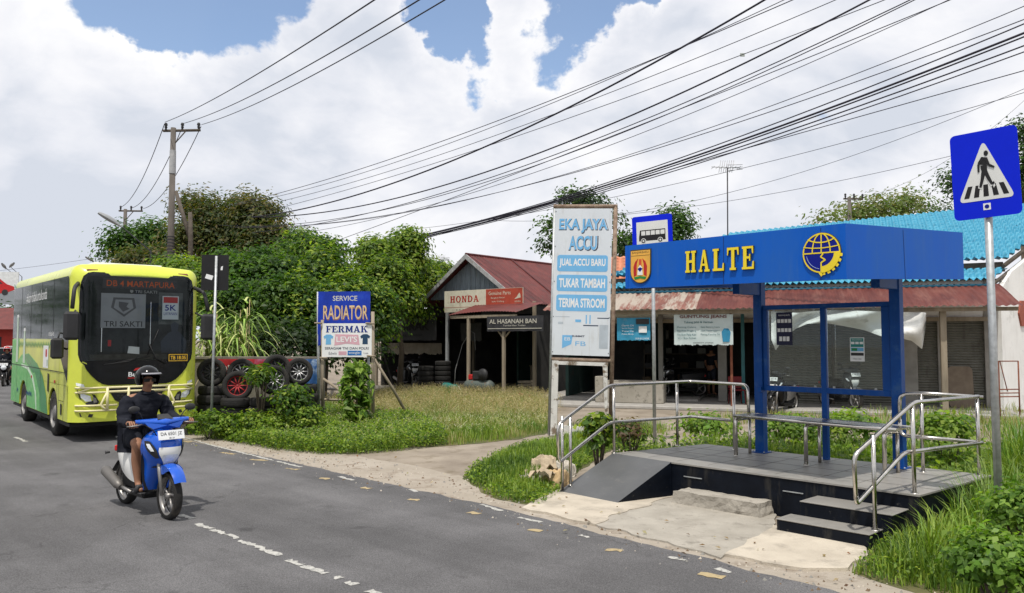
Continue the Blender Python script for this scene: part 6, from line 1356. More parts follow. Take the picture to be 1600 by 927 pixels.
def d_fer(m1, F, a, b, z0, z1):
    w, h = b - a, z1 - z0; m1.m(mat('fermak_navy', (.01, .03, .20), .5)); serif(m1, 'FERMAK', F @ fr2(a + w * .50, z0 + h * .83), w * .84, h * .19, .004, gap=.08)
    m1.m(mat('pink_fade', (.62, .36, .42), .6)).prism([(a + w * .27, z0 + h * .68), (a + w * .73, z0 + h * .66), (a + w * .76, z0 + h * .36), (a + w * .5, z0 + h * .40), (a + w * .25, z0 + h * .34)], .003, F, 0); m1.m(white); m1.text("LEVI'S", F @ fr2(a + w * .5, z0 + h * .53), w * .42, h * .17, .005, bold=.02)
    def shirt(cx, cy, s, m_): m1.m(m_).prism([(cx + x * s, cy + y * s) for x, y in ((-.5, .3), (-.2, .5), (.2, .5), (.5, .3), (.4, .05), (.25, .15), (.27, -.5), (-.27, -.5), (-.25, .15), (-.4, .05))], .003, F, 0)
    shirt(a + w * .13, z0 + h * .52, h * .30, lightblue); shirt(a + w * .87, z0 + h * .53, h * .30, mat('jacket_navy', (.02, .06, .12), .6))
    m1.m(mat('ink_grey', (.10, .11, .14), .6)); m1.text('SERAGAM TNI DAN POLRI', F @ fr2(a + w * .5, z0 + h * .26), w * .88, h * .075, .003, bold=.02)
    m1.m(mat('wr_blue', (.02, .14, .42), .6)).prism(bx(a + w * .52, z0 + h * .05, a + w * .80, z0 + h * .19), .003, F, 0); m1.m(white); m1.text('wrangler', F @ fr2(a + w * .66, z0 + h * .12), w * .24, h * .09, .005)
    m1.m(mat('ink_grey', (0, 0, 0))); m1.text('Edwin', F @ fr2(a + w * .22, z0 + h * .11), w * .16, h * .08, .003); m1.text('Lea', F @ fr2(a + w * .89, z0 + h * .12), w * .09, h * .05, .003); m1.m(mat('pink_fade', (0, 0, 0))); m1.prism(bx(a + w * .34, z0 + h * .06, a + w * .5, z0 + h * .17), .003, F, 0)
fs2 = board('signboard', 'white tailoring board with navy heading in front of the blue board', 'signboard', 503.5, 505.5, 581, 558, O2, D1, white, d_fer); F = PF(O2, D1)
bpost(fs2, 502.5, 500, 503.5, 655, wood_old, .035, O2, D1); bpost(fs2, 581.5, 487, 582, 655, wood_old, .04, O2, D1)
m1 = MB().m(wood_old)
for (xa, ya, xb, yb_) in ((492, 505, 504, 505.5), (572, 505, 586, 506), (500, 559, 512, 559.5), (574, 556, 588, 557)): a, za = vp(xa, ya, O2, D1); b, zb_ = vp(xb, yb_, O2, D1); m1.tube([F @ Vector((a, za, .03)), F @ Vector((b, zb_, .03))], .022, 6)
m1.build('batten', fs2, True)
def brace(px0, py0, d0, px1, py1, name='brace'):
    p, q = at(px0, py0, d0), gd(px1, py1); mid = (p + q) / 2 + Vector((0, 0, .05)); MB().m(wood_old).tube([p, mid, q], [.03, .034, .036], 7).build(name, fs2, True)
brace(505, 592, 18.4, 604, 668); brace(584, 560, 18.4, 643, 661)
m1 = MB().m(wood_old).tube([at(494, 624, 18.8), at(556, 626, 18.8)], .03, 6); m1.build('rail', fs2, True)
# ACCU board
O3 = at(915, 600, 16.5); O3.z = 0; D3 = Vector((1, -.18, 0)).normalized(); F = PF(O3, D3) @ Matrix.Rotation(R(-1.6), 4, 'Z'); F3 = F
def p3(px, py): u, z = vp(px, py, O3, D3); q = F.inverted() @ (PF(O3, D3) @ Vector((u, z, 0))); return q.x, q.y
ac = thing('signboard', 'tall white and pale blue battery shop board in a rusty frame', 'signboard', O3, math.atan2(D3.y, D3.x))
x0, y1 = p3(867.5, 325); x1, _ = p3(957, 327); _, y0 = p3(872, 559); _, y0 = p3(917, 556); _, y1 = p3(912, 326)
m1 = MB().m(offwhite).prism(bx(x0, y0, x1, y1), .012, F, -.012); w, h = x1 - x0, y1 - y0; cx = (x0 + x1) / 2; yy = lambda f: y0 + h * (1 - f)
inks = mat('accu_shadow', (.03, .05, .09), .6); m1.m(inks); m1.text('EKA JAYA', F @ fr2(cx + .012, yy(.118) - .01), w * .87, h * .104, .002, bold=.045); m1.text('ACCU', F @ fr2(cx + .012, yy(.235) - .01), w * .52, h * .104, .002, bold=.045)
m1.m(white); m1.text('EKA JAYA', F @ fr2(cx, yy(.118)), w * .86, h * .098, .0035, bold=.035); m1.text('ACCU', F @ fr2(cx, yy(.235)), w * .50, h * .098, .0035, bold=.035)
m1.m(mat('accu_blue', (.16, .42, .70), .6, var=.06)); m1.text('EKA JAYA', F @ fr2(cx, yy(.118)), w * .84, h * .096, .005, bold=.028); m1.text('ACCU', F @ fr2(cx, yy(.235)), w * .485, h * .096, .005, bold=.028)
for f, s_ in ((.375, 'JUAL ACCU BARU'), (.510, 'TUKAR TAMBAH'), (.645, 'TERIMA STROOM')):
    m1.m(mat('accu_blue', (0, 0, 0))).prism(rrect(w * .88, h * .112, .05, cx=cx, cy=yy(f)), .002, F, .0005); m1.m(white); m1.text(s_, F @ fr2(cx, yy(f)), w * .80, h * .064, .004, bold=.03)
m1.m(mat('print_faint', (.42, .47, .52), .6)); m1.prism(bx(x0 + w * .05, yy(.742), x0 + w * .30, yy(.738)), .001, F, .001); m1.prism(bx(x0 + w * .1, yy(.79), x0 + w * .19, yy(.775)), .001, F, .001); m1.m(mat('accu_blue', (0, 0, 0)))
m1.prism(bx(x0 + w * .40, yy(.775), x0 + w * .50, yy(.757)), .001, F, .001); m1.prism(bx(x0 + w * .58, yy(.785), x0 + w * .60, yy(.725)), .001, F, .001); m1.prism(bx(x0 + w * .645, yy(.785), x0 + w * .665, yy(.725)), .001, F, .001); m1.prism([(x0 + w * .18, yy(.955)), (x0 + w * .18, yy(.865)), (x0 + w * .36, yy(.865)), (x0 + w * .34, yy(.925))], .001, F, .001)
m1.m(inks); m1.prism(bx(x0 + w * .54, yy(.800), x0 + w * .80, yy(.793)), .001, F, .001); m1.prism(bx(x0 + w * .78, yy(.748), x0 + w * .98, yy(.742)), .001, F, .001); m1.text('SUMMIT', F @ fr2(x0 + w * .46, yy(.87)), w * .22, h * .012, .002, bold=.03); m1.m(mat('accu_blue', (0, 0, 0))); m1.text('FB', F @ fr2(x0 + w * .50, yy(.92)), w * .18, h * .03, .002)
m1.m(mat('print_faint', (0, 0, 0))); m1.prism(bx(x0 + w * .82, yy(.95), x0 + w * .97, yy(.79)), .001, F, .001); m1.m(white); m1.text('EB', F @ fr2(x0 + w * .27, yy(.89)), w * .10, h * .022, .003)
m1.build('panel', ac, True)
bl = MB().m(dark)
for k in range(5): 
    for x in (x0 + .02, x1 - .02): bl.lathe([(.012, 0), (.012, .008), (0, .008)], 8, c=tuple(Vector((0, 0, 0)))) if False else bl.prism([(x + .01 * math.cos(R(t)), yy(.02 + .24 * k) + .01 * math.sin(R(t))) for t in range(0, 360, 60)], .006, F, .001)
bl.build('fixing', ac, True)
for pts, r_, nm, m_ in (([(x0 - .04, y1 + .05), (x1 + .10, y1 + .05)], .045, 'frame_bar', rust_pipe), ([(x0, y0 - .09), (x1 + .08, y0 - .09)], .04, 'frame_bar', rust_pipe), ([(x1 + .06, y1 + .05), (x1 + .05, .0)], .045, 'post', rust_pipe), ([(x0 - .02, y1 + .05), (x0 - .02, .0)], .03, 'post', galv)):
    MB().m(m_).tube([F @ Vector((x, y, -.055)) for x, y in pts], r_, 9).build(nm, ac, True)
wf = thing('white_frame', 'peeling white wooden frame standing under the tall battery board', 'frame', O3 + D3 * -.1, math.atan2(D3.y, D3.x))
wp = mat('peeling_white', (.60, .59, .56), .8, wear=(.18, .14, .10), ws=5, wt=(.52, .6), bump=.3)
m1 = MB().m(wp).prism(bx(x0 + .02, .0, x0 + .15, y0 - .12), .05, F, -.02); m1.prism(bx(x0 + .15, y0 - .20, x1 - .02, y0 - .13), .05, F, -.02); m1.prism([(x1 - .13, y0 - .2), (x1 - .03, y0 - .2), (x1 - .01, .5), (x1 - .06, .5)], .05, F, -.02); m1.prism(bx(x0 + .1, .03, x1 + .1, .2), .06, F, -.1); m1.build('boards', wf, True)
# back of a road sign near the bus
bs2 = thing('road_sign', 'back of a black square road sign on a thin pole by the tyres', 'road sign', at(331, 600, 16.4).xy.to_3d(), 0)
c = at(336, 426, 16.6); F = frame(c, (1, .12, 0)); m1 = MB().m(black).prism(rrect(.55, .74, .03), .004, F, 0); pl = m1.build('sign_plate', bs2, True); m1 = MB().m(white); m1.prism([(-.20, -.12), (-.06, -.16), (-.03, -.07), (-.17, -.03)], .001, F, .005); m1.prism([(.11, .05), (.15, .05), (.16, .14), (.12, .12)], .001, F, .005); m1.build('sticker', pl, True)
b0 = at(331, 600, 16.4); b0.z = 0; m1 = MB().m(galv).tube([b0, F @ Vector((.03, .34, .03))], .028, 10); m1.build('pole', bs2, True)

# ------------------------------------------------------------------ poles, lamps, aerials, cables
pole_m = mat('concrete_pole', (.09, .08, .07), .9, vs=3, col2=(.16, .14, .125), stretch=(1, 1, .3))
band_m = mat('pole_band', (.30, .31, .32), .7, col2=(.42, .42, .42))
def upole(label, px, py0, d, arm_px, wood=False, arms=1):
    top = at(px, py0, d); base = Vector((top.x, top.y, 0)); t = thing('utility_pole', label, 'utility pole', base, 0)
    MB().m(pole_m).tube([base, top], [.20, .13], 14).build('pole', t, True)
    hw = arm_px / 2 / FPX * d; a = MB().m(wood_dark); z = top.z - .10; a.tube([Vector((top.x - hw * .6, top.y + .2, z + .0)), Vector((top.x + hw * 1.48, top.y - .3, z - .10))], .07, 6); a.tube([top + Vector((hw * .7, -.15, -.2)), top + Vector((.0, 0, -.9))], .03, 6); a.build('crossarm', t, True)
    for f in (-.42, .50, 1.40): c = Vector((top.x + hw * f, top.y - .2 * f, z + .02 - .05 * (f + .6))); MB().m(dark).lathe([(.05, 0), (.05, .1), (.08, .14), (.05, .2), (.09, .26), (.06, .36), (0, .38)], 10, c=tuple(c)).build('insulator', t, True)
    return t, top
p1, t1 = upole('tall concrete utility pole with crossarm and grey band above the dark tree', 271, 200, 40, 62)
b_ = MB().m(band_m).lathe([(.150, 0), (.165, -1.2)], 14, c=(t1.x, t1.y, t1.z - 1.15)); b_.build('grey_band', p1, True)
b_ = MB().m(dark)
for k in range(6): b_.lathe([(.205, 0), (.21, .03), (.205, .06)], 14, c=(t1.x, t1.y, 6.3 + k * .16 - .0))
b_.build('strap', p1, True)
p2, t2 = upole('smaller distant utility pole with crossarm left of the tall one', 196, 327, 62, 40)
wpz = thing('wooden_pole', 'weathered wooden prop pole leaning beside the tall utility pole', 'pole', at(297, 500, 38.5).xy.to_3d(), 0)
MB().m(wood_dark).tube([at(275, 300, 39.5), at(297, 372, 38.5)], [.09, .11], 8).build('stay', wpz, True); MB().m(wood_dark).tube([at(297, 332, 38.5), at(298, 372, 38.5), Vector((at(298, 420, 38.5).x, 38.5, 0))], [.10, .12, .14], 8).build('pole', wpz, True)
p3_, t3 = upole('small distant utility pole behind the blue canopy', 1327, 308, 60, 26)
def lamp(label, px, py, d, px2, py2, s=1.0, base_px=None):
    h = at(px, py, d); e = at(px2, py2, d + .5); t = thing('street_lamp', label, 'street lamp', Vector((e.x + 1.2 * s, e.y, 0)), 0); dr = (e - h).normalized()
    b = e + Vector((1.2 * s, 0, -1.0 * s)); MB().m(dark).tube([h + dr * .7 * s, e, b, Vector((b.x, b.y, 0))], [.022 * s, .026 * s, .035 * s, .05 * s], 8).build('arm', t, True)
    F_ = frame(h, dr); m1 = MB().m(mat('lamp_grey', (.30, .31, .32), .5)); m1.M = F_; m1.sheet(lambda u, v: (u * 1.05 * s, .15 * s * math.sin(math.pi * min(1, .15 + u * .8)) * math.sin(v * 2 * math.pi) * (1 if v < .5 else .5), .17 * s * math.sin(math.pi * min(1, .15 + u * .8)) * math.cos(v * 2 * math.pi)), 10, 12); m1.build('lamp_head', t, True)
lamp('grey street lamp head on a curved arm above the bus', 153, 333, 33, 192, 356)
lamp('small street lamp just above the rear of the bus roof', 134, 402, 70, 141, 406, 1.0)
lamp('tiny double headed far street lamp at the left edge', 3, 412, 95, 6, 416, 1.2); lamp('second tiny far street lamp beside the billboard', 22, 411, 95, 16, 417, 1.2)
# aerials
def aerial(label, px, py, py_b, d, s=1.0):
    top = at(px, py, d); bot = at(px + 1, py_b, d); t = thing('television_aerial', label, 'aerial', bot, 0)
    MB().m(dark).tube([bot, top], .022 * s, 6).build('mast', t, True); m1 = MB().m(alu); m1.tube([top + Vector((-.55 * s, 0, .02)), top + Vector((.45 * s, 0, -.02))], .012 * s, 5)
    for k in range(7): x = (-.5 + k * .15) * s; m1.tube([top + Vector((x, -.22 * s, 0)), top + Vector((x, .22 * s, 0))], .008 * s, 4); m1.tube([top + Vector((x * .5 - .05, 0, -.18 * s)), top + Vector((x * .5 + .03, 0, .25 * s))], .007 * s, 4)
    for z in (-.10, .0, .1): m1.tube([top + Vector((.0, .05, z * s)), top + Vector((.5 * s, -.1, z * s * .8))], .009 * s, 4)
    m1.build('antenna', t, True)
aerial('television aerial on a tall thin mast behind the canopy', 1136.5, 262, 450, 27.5)
aerial('small television aerial above the green trees left of the workshop', 689, 405, 440, 36, .8)
# cables: parabolas whose plan runs parallel to the road
cab = mat('cable', (.02, .018, .03), .7); RD = Vector((.72, -.69, 0))
def cable(pts, r, label, d0=38.0, ext=(.10, .02), group='overhead cables on the shop side', plan=None, name='overhead_cable'):
    a = at(pts[0][0], pts[0][1], d0); O_ = Vector((a.x, a.y, 0)); D_ = (plan or RD).normalized()
    tz = [vp(px, py, O_, D_) for px, py in pts]
    t0, t1_ = tz[0][0], tz[-1][0]; A_ = np.array([[t * t, t, 1] for t, _ in tz]); Z = np.array([z for _, z in tz]); co = np.linalg.lstsq(A_, Z, rcond=None)[0] if len(tz) > 2 else np.array([0, *np.polyfit([t for t, _ in tz], Z, 1)])
    e0, e1 = t0 - (t1_ - t0) * ext[0], t1_ + (t1_ - t0) * ext[1]
    r *= .82
    P = [O_ + D_ * t + Vector((0, 0, float(co[0] * t * t + co[1] * t + co[2]))) for t in np.linspace(e0, e1, 34)]
    return tag(MB().m(cab).tube(P, r, 5).build(name), label, 'cable', group)
CB = [
 ([(408, 309), (697, 221), (1000, 96), (1246, 0)], .016, 'topmost thin cable of the shop side bundle'),
 ([(408, 313), (697, 226), (1000, 103), (1225, 0)], .013, 'second thin cable just under the topmost one'),
 ([(434, 334), (697, 256), (1000, 109), (1203, -4)], .036, 'thick twisted black cable rising to the top edge near the centre'),
 ([(430, 317), (697, 238), (1000, 128), (1304, 0)], .013, 'thin cable crossing under the thick twisted cable'),
 ([(430, 326), (742, 240), (1000, 137), (1392, 0)], .013, 'thin cable carrying the small tag'),
 ([(439, 339), (742, 271), (1000, 181), (1353, 0)], .030, 'second thick cable rising to the top edge'),
 ([(439, 358), (634, 321), (1000, 186), (1427, 0)], .018, 'cable close beneath the second thick cable'),
 ([(439, 352), (697, 304), (1000, 196), (1440, -5)], .016, 'middle cable of the lower fan'),
 ([(548, 371), (700, 305), (1000, 203), (1477, 0)], .016, 'cable reaching the top edge right of the fan'),
 ([(520, 356), (720, 308), (1000, 208), (1490, -3)], .013, 'rightmost cable of the fan reaching the top edge'),
 ([(390, 352), (606, 346), (1000, 224), (1600, 17)], .012, 'thin cable leaving the right edge highest'),
 ([(410, 356), (670, 322), (1000, 244), (1600, 29)], .014, 'cable leaving the right edge second highest'),
 ([(448, 403), (697, 356), (1000, 272), (1291, 163), (1600, 36)], .020, 'upper strand of the heavy cable bundle'),
 ([(448, 404), (697, 359), (1000, 276), (1291, 167), (1600, 54)], .034, 'thickest strand of the heavy cable bundle'),
 ([(448, 405), (697, 361), (1000, 279), (1291, 173), (1600, 59)], .024, 'middle strand of the heavy cable bundle'),
 ([(448, 406), (697, 363), (1000, 281), (1291, 182), (1600, 73)], .022, 'lower strand of the heavy cable bundle'),
 ([(448, 407), (697, 365), (1000, 283), (1291, 190), (1600, 82)], .018, 'lowest strand of the heavy cable bundle'),
 ([(620, 385), (980, 288), (1213, 213), (1600, 113)], .016, 'cable running just below the heavy bundle'),
 ([(700, 352), (980, 304), (1160, 263), (1600, 145)], .011, 'thin drop cable passing the television aerial'),
 ([(800, 345), (980, 335), (1250, 268), (1600, 140)], .010, 'thin drop cable passing left of the aerial mast'),
]
for pts, r, lab in CB: cable(pts, r, lab)
cable([(980, 335), (1250, 295), (1485, 244), (1640, 205)], .010, 'lowest thin cable running behind the crossing sign', 34)
cable([(1333, 312), (1420, 285), (1500, 236), (1640, 120)], .012, 'service cable climbing from the small distant pole', 58, plan=Vector((.5, -.86, 0)))
tg = cable([(0, 423), (60, 416), (170, 400)], .02, 'thin cable crossing low behind the bus', 90, plan=Vector((1, 0, 0)), group='cables along the far road')
for k, (a, b, c_) in enumerate((((258, 191), (380, 129), (585, 0)), ((287, 193), (380, 156), (655, 0)), ((315, 195), (380, 171), (695, 0)))):
    cable([a, b, c_], .018, ('leftmost', 'middle', 'rightmost')[k] + ' power line running from the tall pole towards the viewer', 40, ext=(0, .05), group='power lines from the tall pole', plan=Vector((.50, -.86, 0)), name='power_line')
for k, (a, b, m_) in enumerate((((257, 194), (188, 324), (232, 262)), ((286, 196), (206, 325), (258, 270)), ((314, 198), (224, 326), (272, 290)))):
    A_, B_ = at(*a, 40), at(*b, 62); P = [A_.lerp(B_, i / 16) - Vector((0, 0, 4 * .9 * (i / 16) * (1 - i / 16))) for i in range(17)]
    tag(MB().m(cab).tube(P, .02, 5).build('power_line'), ('leftmost', 'middle', 'rightmost')[k] + ' sagging power line between the two left poles', 'cable', 'power lines between the left poles')
ct = at(1160, 86, 27.5); tgm = MB().m(mat('tag_grey', (.3, .33, .3), .6)).cbox(tuple(ct), (.16, .02, .12), .005); tag(tgm.build('cable_tag'), 'small rectangular tag hanging on a thin overhead cable', 'cable tag')

# ------------------------------------------------------------------ far left: cars, red house, billboard
def car(label, loc, rz, paint):
    t = thing('parked_car' if False else 'car', label, 'car', loc, rz, 'cars following behind the bus'); w = .85
    prof = [(-2.1, .45), (-2.1, .75), (-1.9, .88), (-1.0, .98), (-.45, 1.42), (.9, 1.45), (1.6, 1.0), (2.0, .92), (2.1, .5)]
    m1 = MB().m(paint); K = len(prof)
    vs = []
    for s in (-1, 1):
        for y, z in prof: vs.append((s * (w - (.13 if z > 1.2 else 0)), y, z))
    m1.add(vs, [(i, i + 1, K + i + 1, K + i) for i in range(K - 1)] + [list(range(K)), list(range(K, 2 * K))[::-1], (0, K, 2 * K - 1, K - 1)]); m1.build('body', t)
    g = MB().m(b_side); g.add([(-.74, -1.02, 1.0), (.74, -1.02, 1.0), (.64, -.52, 1.40), (-.64, -.52, 1.40)], [(0, 1, 2, 3)]); g.build('windscreen', t)
    g = MB().m(b_side)
    for s in (-1, 1): g.add([(s * .87, -.85, 1.02), (s * .87, 1.3, 1.04), (s * .75, .85, 1.38), (s * .75, -.45, 1.36)], [(0, 1, 2, 3)])
    g.build('side_window', t)
    for s in (-1, 1):
        MB().m(lens).cbox((s * .62, -2.1, .72), (.34, .05, .13), .03).build('headlight', t)
        for y in (-1.35, 1.35): MB().m(rubber).lathe([(0, -.1), (.2, -.1), (.31, -.08), (.31, .08), (.2, .1), (0, .1)], 20, 'x', (s * .76, y, .31)).build('wheel', t)
    MB().m(dark).cbox((0, -2.12, .55), (1.1, .04, .14), .02).build('grille', t)
    MB().m(white).cbox((0, -2.15, .55), (.4, .02, .1)).build('licence_plate', t)
car('silver grey car on the far road at the left edge', at(4, 560, 52).xy.to_3d(), R(28), mat('car_silver', (.38, .40, .42), .3, metal=.5, coat=.5))
car('white car farther back beside the bus rear', at(24, 560, 64).xy.to_3d(), R(26), mat('car_white', (.6, .6, .6), .3, coat=.5))
hs = thing('red_house', 'small far house with red wall and dark maroon roof at the left edge', 'house', at(5, 560, 74).xy.to_3d(), R(10))
m1 = MB().m(mat('house_red', (.40, .04, .03), .7)).box(-4, 2.2, 0, 6, 0, 3.0); m1.build('wall', hs); m1 = MB().m(metal_red); m1.add([(-4.6, -1.0, 2.9), (3.0, -1.0, 2.9), (1.6, 3, 5.0), (-4.6, 3, 5.0), (3.0, 7, 2.9), (-4.6, 7, 2.9)], [(0, 1, 2, 3), (3, 2, 4, 5), (1, 4, 2)]); m1.build('roof', hs)
m1 = MB().m(dark); m1.box(-1.5, -.2, -.03, .02, 1.0, 2.2); m1.build('window', hs); MB().m(mat('awning_grey', (.35, .36, .36), .6)).add([(1.5, -1.2, 2.5), (4.5, -1.2, 2.5), (4.5, 1.5, 3.3), (1.5, 1.5, 3.3), (1.5, -1.2, 2.4), (4.5, -1.2, 2.4), (4.5, 1.5, 3.2), (1.5, 1.5, 3.2)], [(0, 1, 2, 3), (7, 6, 5, 4), (0, 4, 5, 1), (1, 5, 6, 2), (2, 6, 7, 3)]).build('side_awning', hs)
bbd = thing('billboard', 'big roadside billboard with a red car picture on green truss', 'billboard', at(8, 560, 92).xy.to_3d(), 0)
O4 = at(8, 560, 92); O4.z = 0; D4 = Vector((1, .15, 0)).normalized(); F = PF(O4, D4)
a, z1 = vp(-70, 424, O4, D4); b, z0 = vp(27.5, 476, O4, D4)
m1 = MB().m(mat('billboard_sky', (.62, .64, .64), .6)).prism(bx(a, z0, b, z1), .15, F, -.15); m1.m(mat('billboard_road', (.25, .27, .29), .6)).prism(bx(a, z0, b, z0 + (z1 - z0) * .42), .01, F, .0)
m1.m(red); s = z1 - z0; cx, cy = b - s * .62, z0 + s * .50
m1.prism([(cx + x * s, cy + y * s) for x, y in ((-.75, -.16), (-.7, .05), (-.45, .12), (-.25, .27), (.1, .28), (.3, .12), (.5, .05), (.52, -.05), (.3, -.14), (-.3, -.22))], .01, F, .012); m1.m(dark); m1.prism([(cx + x * s, cy + y * s) for x, y in ((-.35, .13), (-.2, .24), (.06, .25), (.18, .13))], .01, F, .024)
for wx in (-.45, .25): m1.prism([(cx + (wx + .09 * math.cos(R(t))) * s, cy + (-.13 + .09 * math.sin(R(t))) * s) for t in range(0, 360, 24)], .01, F, .025)
m1.build('panel', bbd, True)
m1 = MB().m(mat('truss_green', (.03, .16, .10), .6)); a, zt = vp(-70, 481, O4, D4); b, zb_ = vp(30, 490, O4, D4)
for z in (zt, zb_): m1.tube([F @ Vector((a, z, -.1)), F @ Vector((b, z, -.1))], .10, 6)
for k in range(14): x = a + (b - a) * k / 13; x2 = a + (b - a) * (k + 1) / 13; m1.tube([F @ Vector((x, zt, -.1)), F @ Vector((x2, zb_, -.1))], .05, 5)
for x in (a + 1, b - .5): m1.tube([F @ Vector((x, zt, -.3)), F @ Vector((x, 0, -.3))], .18, 8)
m1.build('truss', bbd, True)

def crate(label, loc, rz, w, d, h, m_, cat='crate', name='crate'):
    t = thing(name, label, cat, loc, rz); m1 = MB().m(m_)
    for k in range(4): z = .02 + (h - .08) * k / 3; m1.box(-w / 2, w / 2, -d / 2, -d / 2 + .02, z, z + h * .17, .004); m1.box(-w / 2, w / 2, d / 2 - .02, d / 2, z, z + h * .17, .004); m1.box(-w / 2, -w / 2 + .02, -d / 2, d / 2, z, z + h * .17, .004); m1.box(w / 2 - .02, w / 2, -d / 2, d / 2, z, z + h * .17, .004)
    m1.box(-w / 2, w / 2, -d / 2, d / 2, 0, .02); m1.build('slats', t); return t
crate('wooden crate on the floor just inside the workshop entrance', WF(2.2, .6, .06), GA, .6, .45, .42, wood_old); crate('dark plastic crate beside the workshop post', WF(-.9, .4, .06), GA + .3, .5, .4, .32, dark)
wbn = thing('workbench', 'dark cluttered workbench along the back of the workshop', 'workbench', WF(1.2, 3.9, .06), GA); m1 = MB().m(wood_old).box(-1.3, 1.0, -.35, .35, .82, .88, .01); m1.build('top', wbn)
for x in (-1.2, .9):
    for y in (-.3, .3): MB().m(wood_old).box(x - .04, x + .04, y - .04, y + .04, 0, .82).build('leg', wbn)
for k in range(7):
    x = -1.1 + k * .32; t_ = MB().m((dark, red, galv, mat('oil_can_blue', (.03, .12, .35), .5), yellow, dark, galv)[k]).lathe([(0, 0), (.07, 0), (.075, .02), (.075, .2), (.03, .26), (.025, .3), (0, .3)], 12, c=tuple(WF(1.2 + x, 3.85, .94)))
    tag(t_.build('oil_can'), ('black', 'red', 'grey', 'blue', 'yellow', 'dark rusty', 'pale metal')[k] + ' oil can standing on the workshop bench', 'can')
sf = thing('shelf_rack', 'dark shelf rack of spare parts at the back of the open shop', 'shelf', RP(rx(1060, 3.2), 3.2, .16), RA); m1 = MB().m(wood_dark)
for z in (.3, .8, 1.3, 1.8): m1.box(-1.2, 1.2, -.2, .2, z, z + .04)
for x in (-1.2, 1.16): m1.box(x, x + .04, -.2, .2, 0, 2.0)
m1.build('shelves', sf)
rr = random.Random(4)
for k in range(16):
    z = (.34, .84, 1.34, 1.84)[k % 4]; x = -1.05 + (k // 4) * .62 + rr.uniform(-.1, .1); h = rr.uniform(.16, .34)
    b1 = MB(Matrix.Translation(RP(rx(1060, 3.2) + x, 3.15, .16 + z)) @ Matrix.Rotation(RA, 4, 'Z')).m((dark, mat('box_maroon', (.12, .03, .03), .7), mat('box_pale', (.22, .22, .2), .8), mat('box_brown', (.14, .10, .06), .8), dark)[rr.randrange(5)]).box(-.14, .14, -.12, .12, 0, h, .01)
    tag(b1.build('parts_box'), 'cardboard or plastic parts box on the shelf rack in the open shop', 'box', 'boxes on the shelf rack')
# plastic chair before the shop column
ch = thing('plastic_chair', 'dark red plastic chair standing by the teal post', 'chair', RP(rx(1150, -.9), -.9, .1), RA + R(20)); cr_ = mat('chair_red', (.16, .015, .02), .5)
MB().m(cr_).box(-.2, .2, -.2, .2, .40, .43, .01).build('seat', ch); MB().m(cr_).box(-.2, .2, .18, .21, .45, .80, .01).build('backrest', ch)
for x in (-.17, .17):
    for y in (-.17, .17): MB().m(cr_).tube([(x, y, .40), (x * 1.15, y * 1.15, 0)], .016, 6).build('leg', ch)
# ------------------------------------------------------------------ vegetation
rng = np.random.default_rng(5)
leaf_m = leafmat('leaf', .45); grass_m = leafmat('grass_blade', .30)
def npmesh(name, V_, F_, cols, material, parent=None):
    """V_ (N,3); F_ list of (M,k) index arrays; cols (N,3)"""
    me = bpy.data.meshes.new(name); nv = len(V_); me.vertices.add(nv); me.vertices.foreach_set('co', V_.astype(np.float32).ravel())
    loops = np.concatenate([f.ravel() for f in F_]).astype(np.int32); tot = np.concatenate([np.full(len(f), f.shape[1], np.int32) for f in F_]); st = np.concatenate([[0], np.cumsum(tot)[:-1]]).astype(np.int32)
    me.loops.add(len(loops)); me.loops.foreach_set('vertex_index', loops); me.polygons.add(len(tot)); me.polygons.foreach_set('loop_start', st); me.polygons.foreach_set('loop_total', tot)
    me.update(calc_edges=True); a = me.color_attributes.new('tint', 'FLOAT_COLOR', 'POINT'); a.data.foreach_set('color', np.concatenate([cols, np.ones((nv, 1))], 1).astype(np.float32).ravel())
    me.materials.append(material); o = bpy.data.objects.new(name, me); COL.objects.link(o)
    if parent is not None: o.parent = parent
    return o
def inpoly(P, poly):
    x, y = P[:, 0], P[:, 1]; r = np.zeros(len(P), bool); n = len(poly)
    for i in range(n):
        x1, y1 = poly[i]; x2, y2 = poly[(i + 1) % n]
        c = ((y1 > y) != (y2 > y)) & (x < (x2 - x1) * (y - y1) / (y2 - y1 + 1e-12) + x1); r ^= c
    return r
def vnoise(P, s, o=0): return np.array([noise.noise((p[0] * s + o, p[1] * s, o)) for p in P])
def scatter(poly, n, patch=0.0, ps=1.2, seed=0):
    poly = [tuple(p) for p in poly]; a = np.array(poly); lo, hi = a.min(0), a.max(0); P = rng.uniform(lo, hi, (int(n), 2)); P = P[inpoly(P, poly)]
    if patch: v = vnoise(P, ps, seed + 3.3); P = P[v > rng.uniform(-1, 1, len(P)) * .25 - .55 + patch]
    return P
def area(poly):
    poly = [tuple(p) for p in poly]; a = np.array(poly); lo, hi = a.min(0), a.max(0); return float(np.prod(hi - lo))
def pal(n, cols, var=.15, key=None):
    c = np.array(cols); 
    if key is None: k = rng.integers(0, len(c), n)
    else: k = np.clip((key * len(c)).astype(int), 0, len(c) - 1)
    out = c[k] * rng.uniform(1 - var, 1 + var, (n, 1)) * rng.uniform(.94, 1.06, (n, 3)); return np.clip(out, 0, 1)
